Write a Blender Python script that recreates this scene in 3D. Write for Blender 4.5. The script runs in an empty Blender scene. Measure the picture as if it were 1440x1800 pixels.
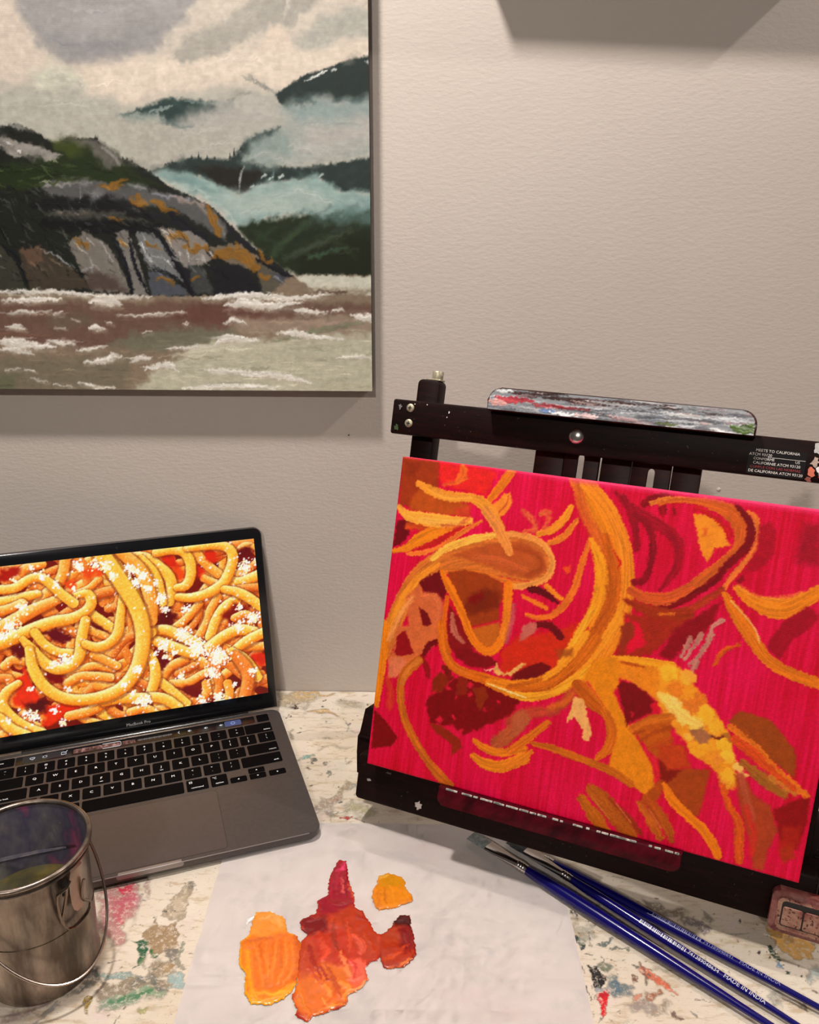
import bpy, bmesh, math, random
import numpy as np
from mathutils import Matrix, Vector
CAM=dict(f=1449.69,th=0.3856,h=0.5404,ro=0.0125,v0=61.88)
D=0.8631
LAP=dict(px=-0.0773,py=0.6055,yw=0.3402,phi=1.3527,s0=0.0203,yh=0.2173,zh=0.0095)
EAS=dict(o=(-0.0360,0.6158,0.0795),yw=-0.3969,ct=0.2756,w=0.3576,h=0.2771)
SEABR=(-0.0401,0.8411,0.3702)
TILT=0.00611
TX0,TY0=-0.315,0.385

sc = bpy.context.scene
COL = sc.collection
R = math.radians

# ------------------------------------------------------------------ camera, world, lamps, exposure
cam = bpy.data.objects.new('camera', bpy.data.cameras.new('camera')); COL.objects.link(cam)
cam.data.sensor_fit = 'HORIZONTAL'; cam.data.sensor_width = 36
cam.data.lens = CAM['f'] / 1440 * 36; cam.data.clip_start = .01; cam.data.shift_y = CAM['v0'] / 1440
_t, _r = CAM['th'], CAM['ro']
_fw = Vector((0, math.cos(_t), -math.sin(_t))); _u0 = Vector((0, math.sin(_t), math.cos(_t))); _r0 = Vector((1, 0, 0))
_rc = _r0*math.cos(_r) + _u0*math.sin(_r); _uc = _u0*math.cos(_r) - _r0*math.sin(_r)
M = Matrix((( _rc.x, _uc.x, -_fw.x, 0), (_rc.y, _uc.y, -_fw.y, 0), (_rc.z, _uc.z, -_fw.z, CAM['h']), (0, 0, 0, 1)))
cam.matrix_world = M
sc.camera = cam
w = bpy.data.worlds.new('world'); sc.world = w; w.use_nodes = True
w.node_tree.nodes['Background'].inputs[0].default_value = (1.0, .93, .87, 1)
w.node_tree.nodes['Background'].inputs[1].default_value = .08
def lamp(name, loc, power, rad, col=(1, .935, .875)):
    l = bpy.data.lights.new(name, 'POINT'); l.energy = power; l.shadow_soft_size = rad; l.color = col
    o = bpy.data.objects.new(name, l); o.location = loc; COL.objects.link(o); return o
lamp('downlight_near', (-.22, .50, 1.36), 54, .045)
lamp('downlight_right', (1.45, .33, 1.78), 56, .035)
lamp('room_light', (-.35, -1.5, 1.62), 78, .05)
sc.view_settings.view_transform = 'Standard'; sc.view_settings.look = 'None'
sc.view_settings.gamma = 1; sc.view_settings.use_curve_mapping = False
sc.view_settings.exposure = 0

# ------------------------------------------------------------------ helpers
def lin(c):
    c = np.asarray(c, float)/255.
    return np.where(c <= .04045, c/12.92, ((c+.055)/1.055)**2.4)
def L3(*c): return tuple(float(x) for x in lin(c))
def tag(o, label=None, cat=None, group=None, kind=None):
    if label: o['label'] = label
    if cat: o['category'] = cat
    if group: o['group'] = group
    if kind: o['kind'] = kind
    return o
def empty(name, loc, label, cat, group=None, rz=0):
    o = bpy.data.objects.new(name, None); o.location = loc; o.rotation_euler = (0, 0, rz); o.empty_display_size = .02
    COL.objects.link(o); bpy.context.view_layer.update(); return tag(o, label, cat, group)
def mesh_obj(name, me, mat, parent=None):
    o = bpy.data.objects.new(name, me); COL.objects.link(o)
    if mat is not None and not me.materials: me.materials.append(mat)
    if parent is not None: o.parent = parent
    return o
def obj(name, bm, mat, parent=None, smooth=True, T=None, ang=35):
    if T is not None: bm.transform(T)
    bmesh.ops.recalc_face_normals(bm, faces=bm.faces)
    me = bpy.data.meshes.new(name); bm.to_mesh(me); bm.free()
    if smooth:
        me.polygons.foreach_set('use_smooth', [True]*len(me.polygons))
        try: me.set_sharp_from_angle(angle=R(ang))
        except Exception: pass
    return mesh_obj(name, me, mat, parent)
def box(bm, x0, x1, y0, y1, z0, z1, bev=0, seg=2):
    v = [bm.verts.new((x, y, z)) for x in (x0, x1) for y in (y0, y1) for z in (z0, z1)]
    f = [(0,1,3,2),(4,6,7,5),(0,4,5,1),(2,3,7,6),(0,2,6,4),(1,5,7,3)]
    fs = [bm.faces.new([v[i] for i in q]) for q in f]
    if bev > 0:
        es = list({e for q in fs for e in q.edges})
        bmesh.ops.bevel(bm, geom=es, offset=bev, segments=seg, affect='EDGES', profile=.5)
    return bm
def prism(bm, poly, z0, z1, bev=0, seg=2):
    a = [bm.verts.new((x, y, z0)) for x, y in poly]; b = [bm.verts.new((x, y, z1)) for x, y in poly]
    n = len(poly); f0 = bm.faces.new(a[::-1]); f1 = bm.faces.new(b)
    for i in range(n): bm.faces.new((a[i], a[(i+1) % n], b[(i+1) % n], b[i]))
    if bev > 0:
        es = list(set(f0.edges) | set(f1.edges))
        bmesh.ops.bevel(bm, geom=es, offset=bev, segments=seg, affect='EDGES', profile=.5)
    return bm
def rrect(x0, x1, y0, y1, r, n=5, which=(1, 1, 1, 1)):
    p = []
    for k, (cx, cy, a0) in enumerate(((x1-r, y1-r, 0), (x0+r, y1-r, 90), (x0+r, y0+r, 180), (x1-r, y0+r, 270))):
        if which[k]:
            for i in range(n+1):
                a = R(a0 + 90*i/n); p.append((cx + r*math.cos(a), cy + r*math.sin(a)))
        else: p.append(((x1, y1), (x0, y1), (x0, y0), (x1, y0))[k])
    return p
def lathe(bm, prof, n=48, cap0=False, cap1=False):
    rings = []
    for r, z in prof:
        rings.append([bm.verts.new((r*math.cos(2*math.pi*i/n), r*math.sin(2*math.pi*i/n), z)) for i in range(n)])
    for a, b in zip(rings, rings[1:]):
        for i in range(n): bm.faces.new((a[i], a[(i+1) % n], b[(i+1) % n], b[i]))
    if cap0: bm.faces.new(rings[0][::-1])
    if cap1: bm.faces.new(rings[-1])
    return bm
def tube(bm, pts, r, n=10, closed=False):
    pts = [Vector(p) for p in pts]; m = len(pts); rings = []
    rr = r if isinstance(r, (list, tuple)) else [r]*m
    up = None
    for i, p in enumerate(pts):
        a = pts[(i-1) % m] if (closed or i) else p; b = pts[(i+1) % m] if (closed or i < m-1) else p
        t = (b-a).normalized()
        if up is None: up = t.orthogonal().normalized()
        up = (up - t*up.dot(t)).normalized(); s = t.cross(up)
        rings.append([bm.verts.new(p + (up*math.cos(2*math.pi*k/n) + s*math.sin(2*math.pi*k/n))*rr[i]) for k in range(n)])
    for i in range(m if closed else m-1):
        a, b = rings[i], rings[(i+1) % m]
        for k in range(n): bm.faces.new((a[k], a[(k+1) % n], b[(k+1) % n], b[k]))
    if not closed:
        bm.faces.new(rings[0][::-1]); bm.faces.new(rings[-1])
    return bm
def spline(pts, step):
    """Catmull-Rom through pts (n,k); returns samples"""
    p = np.asarray(pts, float)
    if len(p) == 2: p = np.stack([p[0], (p[0]+p[1])/2, p[1]])
    q = np.vstack([2*p[0]-p[1], p, 2*p[-1]-p[-2]]); out = []
    for i in range(1, len(q)-2):
        n = max(2, int(np.linalg.norm(q[i+1][:2]-q[i][:2])/step))
        t = np.linspace(0, 1, n, endpoint=False)[:, None]
        a, b, c, e = q[i-1], q[i], q[i+1], q[i+2]
        out.append(.5*((2*b)+(-a+c)*t+(2*a-5*b+4*c-e)*t**2+(-a+3*b-3*c+e)*t**3))
    out.append(q[-2][None]); return np.vstack(out)

# ------------------------------------------------------------------ node materials
def mat(name, col=(.5, .5, .5), rough=.5, metal=0., spec=.5, coat=0.):
    m = bpy.data.materials.new(name); m.use_nodes = True
    b = m.node_tree.nodes['Principled BSDF']
    b.inputs['Base Color'].default_value = (*col, 1); b.inputs['Roughness'].default_value = rough
    b.inputs['Metallic'].default_value = metal; b.inputs['Specular IOR Level'].default_value = spec
    b.inputs['Coat Weight'].default_value = coat
    return m
class NT:
    def __init__(s, m): s.t = m.node_tree; s.b = s.t.nodes['Principled BSDF']
    def n(s, typ, **kw):
        o = s.t.nodes.new(typ)
        for k, v in kw.items():
            if k in o.inputs: o.inputs[k].default_value = v
            else: setattr(o, k, v)
        return o
    def l(s, a, b): s.t.links.new(a, b)
    def coords(s, scale=(1, 1, 1), kind='Object'):
        c = s.n('ShaderNodeTexCoord'); mp = s.n('ShaderNodeMapping'); mp.inputs['Scale'].default_value = scale
        s.l(c.outputs[kind], mp.inputs[0]); return mp.outputs[0]
    def noise(s, vec, scale, detail=4, rough=.5):
        o = s.n('ShaderNodeTexNoise'); o.inputs['Scale'].default_value = scale; o.inputs['Detail'].default_value = detail
        o.inputs['Roughness'].default_value = rough; s.l(vec, o.inputs['Vector']); return o.outputs['Fac']
    def ramp(s, fac, stops):
        o = s.n('ShaderNodeValToRGB'); e = o.color_ramp.elements
        while len(e) < len(stops): e.new(.5)
        for k, (p, c) in zip(e, stops): k.position = p; k.color = (*c, 1) if len(c) == 3 else c
        s.l(fac, o.inputs[0]); return o.outputs[0]
    def mix(s, fac, a, b, mode='MIX'):
        o = s.n('ShaderNodeMix', data_type='RGBA', blend_type=mode)
        for v, i in ((fac, 0), (a, 6), (b, 7)):
            if hasattr(v, 'is_output'): s.l(v, o.inputs[i])
            else: o.inputs[i].default_value = v if i == 0 else (*v, 1)
        return o.outputs[2]
    def bump(s, h, strength=.3, dist=.001, prev=None):
        o = s.n('ShaderNodeBump'); o.inputs['Strength'].default_value = strength; o.inputs['Distance'].default_value = dist
        s.l(h, o.inputs['Height'])
        if prev is not None: s.l(prev, o.inputs['Normal'])
        return o.outputs[0]
    def base(s, v): s.l(v, s.b.inputs['Base Color'])
    def rough(s, v): s.l(v, s.b.inputs['Roughness'])
    def normal(s, v): s.l(v, s.b.inputs['Normal'])
def noisy(name, c1, c2, scale=30, rough=.5, metal=0, stretch=(1, 1, 1), bump=0, spec=.5, coat=0, lo=.35, hi=.65, dist=.0005):
    m = mat(name, c1, rough, metal, spec, coat); t = NT(m); v = t.coords(stretch)
    f = t.noise(v, scale, 5, .6); t.base(t.ramp(f, [(lo, c1), (hi, c2)]))
    if bump: t.normal(t.bump(f, bump, dist))
    return m
def vcol(name, rough=.5, spec=.4, weave=0, emit=False, coat=0):
    m = mat(name, (1, 1, 1), rough, 0, spec, coat); t = NT(m)
    a = t.n('ShaderNodeAttribute', attribute_name='paint'); t.base(a.outputs['Color'])
    if emit:
        t.l(a.outputs['Color'], t.b.inputs['Emission Color']); t.b.inputs['Emission Strength'].default_value = 1.0
        for lk in list(t.b.inputs['Base Color'].links): t.t.links.remove(lk)
        t.b.inputs['Base Color'].default_value = (.005, .005, .005, 1)
    if weave:
        c = t.coords((1, 1, 1)); wx = t.n('ShaderNodeTexWave', wave_type='BANDS', bands_direction='X'); wy = t.n('ShaderNodeTexWave', wave_type='BANDS', bands_direction='Z')
        for q in (wx, wy):
            q.inputs['Scale'].default_value = 300; q.inputs['Distortion'].default_value = 1.2; q.inputs['Detail'].default_value = 1; q.inputs['Detail Scale'].default_value = 1.0; t.l(c, q.inputs['Vector'])
        mx = t.n('ShaderNodeMath', operation='MULTIPLY'); t.l(wx.outputs['Fac'], mx.inputs[0]); t.l(wy.outputs['Fac'], mx.inputs[1])
        t.normal(t.bump(mx.outputs[0], weave, .0004))
    return m

# ------------------------------------------------------------------ numpy painter
def _hash(ix, iy, s):
    h = (ix.astype(np.int64)*374761393 + iy.astype(np.int64)*668265263 + s*1442695041) & 0xffffffff
    h = ((h ^ (h >> 13))*1274126177) & 0xffffffff
    return ((h ^ (h >> 16)) & 0xffff).astype(np.float32)/65535.
def vnoise(x, y, s=0):
    ix = np.floor(x); iy = np.floor(y); fx = x-ix; fy = y-iy
    fx = fx*fx*(3-2*fx); fy = fy*fy*(3-2*fy)
    a = _hash(ix, iy, s); b = _hash(ix+1, iy, s); c = _hash(ix, iy+1, s); e = _hash(ix+1, iy+1, s)
    return (a+(b-a)*fx)*(1-fy)+(c+(e-c)*fx)*fy
def fbm(x, y, s=0, o=4):
    v = 0; a = .5; t = 0
    for i in range(o): v = v+a*vnoise(x*2**i, y*2**i, s+i*17); t += a; a *= .55
    return v/t
class Art:
    def __init__(s, w, h, res, base=None, x0=0, y0=0):
        s.nx = int(w/res)+1; s.ny = int(h/res)+1
        s.x = np.linspace(x0, x0+w, s.nx, dtype=np.float32); s.y = np.linspace(y0, y0+h, s.ny, dtype=np.float32)
        s.X, s.Y = np.meshgrid(s.x, s.y); s.c = np.zeros((s.ny, s.nx, 3), np.float32)
        s.a = np.zeros((s.ny, s.nx), np.float32); s.h = np.zeros((s.ny, s.nx), np.float32); s.k = 0
        if base is not None: s.c[:] = base; s.a[:] = 1
    def win(s, x0, x1, y0, y1):
        i0, i1 = np.searchsorted(s.x, (x0, x1)); j0, j1 = np.searchsorted(s.y, (y0, y1))
        return slice(j0, j1), slice(i0, i1)
    def put(s, W, al, col, imp, streak=None):
        al = al[..., None]; col = np.asarray(col, np.float32)
        if col.ndim == 1: col = np.broadcast_to(col, al.shape[:2]+(3,))
        if streak is not None: col = np.clip(col*(1+streak[..., None]), 0, 255)
        s.c[W] = s.c[W]*(1-al)+col*al; al = al[..., 0]; s.a[W] = s.a[W]*(1-al)+al
        s.h[W] = s.h[W]*(1-al)+al*(imp*(.7+(0 if streak is None else 2.5*streak)))
    def poly(s, P, col, soft, warp, al, imp):
        s.k += 1; p = np.asarray(P, np.float32).reshape(-1, 2); m = soft+warp+1
        W = s.win(p[:, 0].min()-m, p[:, 0].max()+m, p[:, 1].min()-m, p[:, 1].max()+m)
        X, Y = s.X[W], s.Y[W]
        if X.size == 0: return
        f = 1/max(warp*2.2, 1.2)
        if warp > 0:
            X = X+(fbm(X*f, Y*f, s.k, 3)-.5)*3.2*warp; Y = Y+(fbm(s.X[W]*f+9, Y*f+5, s.k+7, 3)-.5)*3.2*warp
        ins = np.zeros(X.shape, bool); dm = np.full(X.shape, 1e9, np.float32)
        for (ax, ay), (bx, by) in zip(p, np.roll(p, -1, 0)):
            if ay != by:
                cr = ((ay > Y) != (by > Y)) & (X < (bx-ax)*(Y-ay)/(by-ay)+ax); ins ^= cr
            dx, dy = bx-ax, by-ay; q = dx*dx+dy*dy+1e-9
            t = np.clip(((X-ax)*dx+(Y-ay)*dy)/q, 0, 1)
            dm = np.minimum(dm, (X-ax-t*dx)**2+(Y-ay-t*dy)**2)
        sd = np.sqrt(dm)*np.where(ins, 1, -1)
        a = np.clip(.5+sd/(2*max(soft, .25)), 0, 1); a = a*a*(3-2*a)*al
        st = (fbm(s.X[W]*.25, s.Y[W]*.25, s.k+31, 3)-.5)*.16
        s.put(W, a, col, imp, st)
    def stroke(s, P, w, col, soft, warp, al, imp, strk, noodle=None):
        s.k += 1; p = np.asarray(P, np.float32).reshape(-1, 2); n = len(p)
        ww = np.interp(np.linspace(0, 1, n), np.linspace(0, 1, len(w)), w) if len(w) > 1 else np.full(n, w[0])
        q = spline(np.c_[p, ww], max(1.2, float(np.mean(ww))*.3)); q[:, 2] = np.maximum(q[:, 2], .3)
        m = q[:, 2].max()/2+soft+warp+1
        W = s.win(q[:, 0].min()-m, q[:, 0].max()+m, q[:, 1].min()-m, q[:, 1].max()+m)
        X, Y = s.X[W], s.Y[W]
        if X.size == 0: return
        f = 1/max(warp*2.0, .9); Xw = X+(fbm(X*f, Y*f, s.k, 2)-.5)*2.4*warp; Yw = Y+(fbm(X*f+3, Y*f+8, s.k+5, 2)-.5)*2.4*warp
        best = np.full(X.shape, 1e9, np.float32); acr = np.zeros(X.shape, np.float32); alo = np.zeros(X.shape, np.float32); rad = np.ones(X.shape, np.float32); ang = np.zeros(X.shape, np.float32)
        cum = 0; xs, ys = s.x[W[1]], s.y[W[0]]
        for (ax, ay, aw), (bx, by, bw) in zip(q[:-1], q[1:]):
            dx, dy = bx-ax, by-ay; le = math.hypot(dx, dy)+1e-6; mm = max(aw, bw)/2+soft+2.4*warp+.8
            i0, i1 = np.searchsorted(xs, (min(ax, bx)-mm, max(ax, bx)+mm)); j0, j1 = np.searchsorted(ys, (min(ay, by)-mm, max(ay, by)+mm))
            V = (slice(j0, j1), slice(i0, i1)); x, y = Xw[V], Yw[V]
            if x.size == 0: cum += le; continue
            t = np.clip(((x-ax)*dx+(y-ay)*dy)/(le*le), 0, 1); ex, ey = x-ax-t*dx, y-ay-t*dy
            r = (aw+(bw-aw)*t)/2; dd = np.sqrt(ex*ex+ey*ey)-r; u = dd < best[V]
            best[V] = np.where(u, dd, best[V]); acr[V] = np.where(u, (ex*-dy+ey*dx)/le/r, acr[V]); alo[V] = np.where(u, cum+t*le, alo[V]); rad[V] = np.where(u, r, rad[V]); ang[V] = np.where(u, math.atan2(dy, dx), ang[V])
            cum += le
        if noodle is None: best = best+(vnoise(X*.75, Y*.75, s.k+41)-.5)*min(1.5, .5*float(np.mean(ww)))
        a = np.clip(.5-best/(2*max(soft, .25)), 0, 1); a = a*a*(3-2*a)*al
        if noodle is None:
            st = (vnoise(acr*rad*1.1+50, alo*.07, s.k+11)-.5)*strk*2+(fbm(X*.5, Y*.5, s.k+3, 2)-.5)*.08
            s.put(W, a, col, imp, st)
        else:
            nx, ny = -np.sin(ang), np.cos(ang); lx = acr*(nx*-.35+ny*.9)          # facing up-left
            e = np.abs(acr)
            b = np.asarray(noodle[0], np.float32)[None, None]; hi = np.asarray(noodle[1], np.float32)[None, None]; lo = np.asarray(noodle[2], np.float32)[None, None]
            k = np.clip(.5+.62*lx, 0, 1)[..., None]; cc = lo+(b-lo)*np.clip(k*1.9, 0, 1)+(hi-b)*np.clip((k-.52)*2.1, 0, 1)
            cc = cc*(1-.22*np.clip((e-.80)/.20, 0, 1)[..., None])
            g = fbm(X*.55, Y*.55, s.k+9, 3)[..., None]; cc = cc+(g-.5)*np.array([20, 52, 40], np.float32)
            sp = (vnoise(X*.8, Y*.8, s.k+21) > .84)[..., None]*np.clip(1-e, 0, 1)[..., None]; cc = cc*(1-.6*sp)+np.array([255, 240, 190], np.float32)*.6*sp
            s.put(W, a, np.clip(cc, 0, 255), imp)
    def run(s, items):
        for it in items:
            if it[0] == 'P': s.poly(*it[1:])
            elif it[0] == 'S': s.stroke(*it[1:])
    def mesh(s, name, place, gain, zscale, keep=None):
        """place(x_mm,y_mm,h_mm)->(N,3); gain divides the colours by the light that falls there"""
        P = place(s.X.ravel(), s.Y.ravel(), s.h.ravel()*zscale).astype(np.float32)
        idx = np.arange(s.nx*s.ny).reshape(s.ny, s.nx)
        F = np.stack([idx[:-1, :-1], idx[:-1, 1:], idx[1:, 1:], idx[1:, :-1]], -1).reshape(-1, 4)
        C = np.clip(lin(s.c.reshape(-1, 3))*(gain.reshape(-1, 1) if isinstance(gain, np.ndarray) else np.asarray(gain)), 0, .93); A = s.a.ravel()
        if keep is not None:
            kf = keep.ravel()[F].all(1); F = F[kf]; used = np.unique(F); re = np.full(len(P), -1); re[used] = np.arange(len(used)); F = re[F]; P = P[used]; C = C[used]; A = A[used]
        me = bpy.data.meshes.new(name); me.vertices.add(len(P)); me.vertices.foreach_set('co', P.ravel())
        me.loops.add(F.size); me.loops.foreach_set('vertex_index', F.ravel().astype(np.int32))
        me.polygons.add(len(F)); me.polygons.foreach_set('loop_start', np.arange(0, F.size, 4, dtype=np.int32))
        me.polygons.foreach_set('use_smooth', np.ones(len(F), bool))
        at = me.attributes.new('paint', 'FLOAT_COLOR', 'POINT'); at.data.foreach_set('color', np.c_[C, A].astype(np.float32).ravel())
        me.update(calc_edges=True); return me

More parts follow.
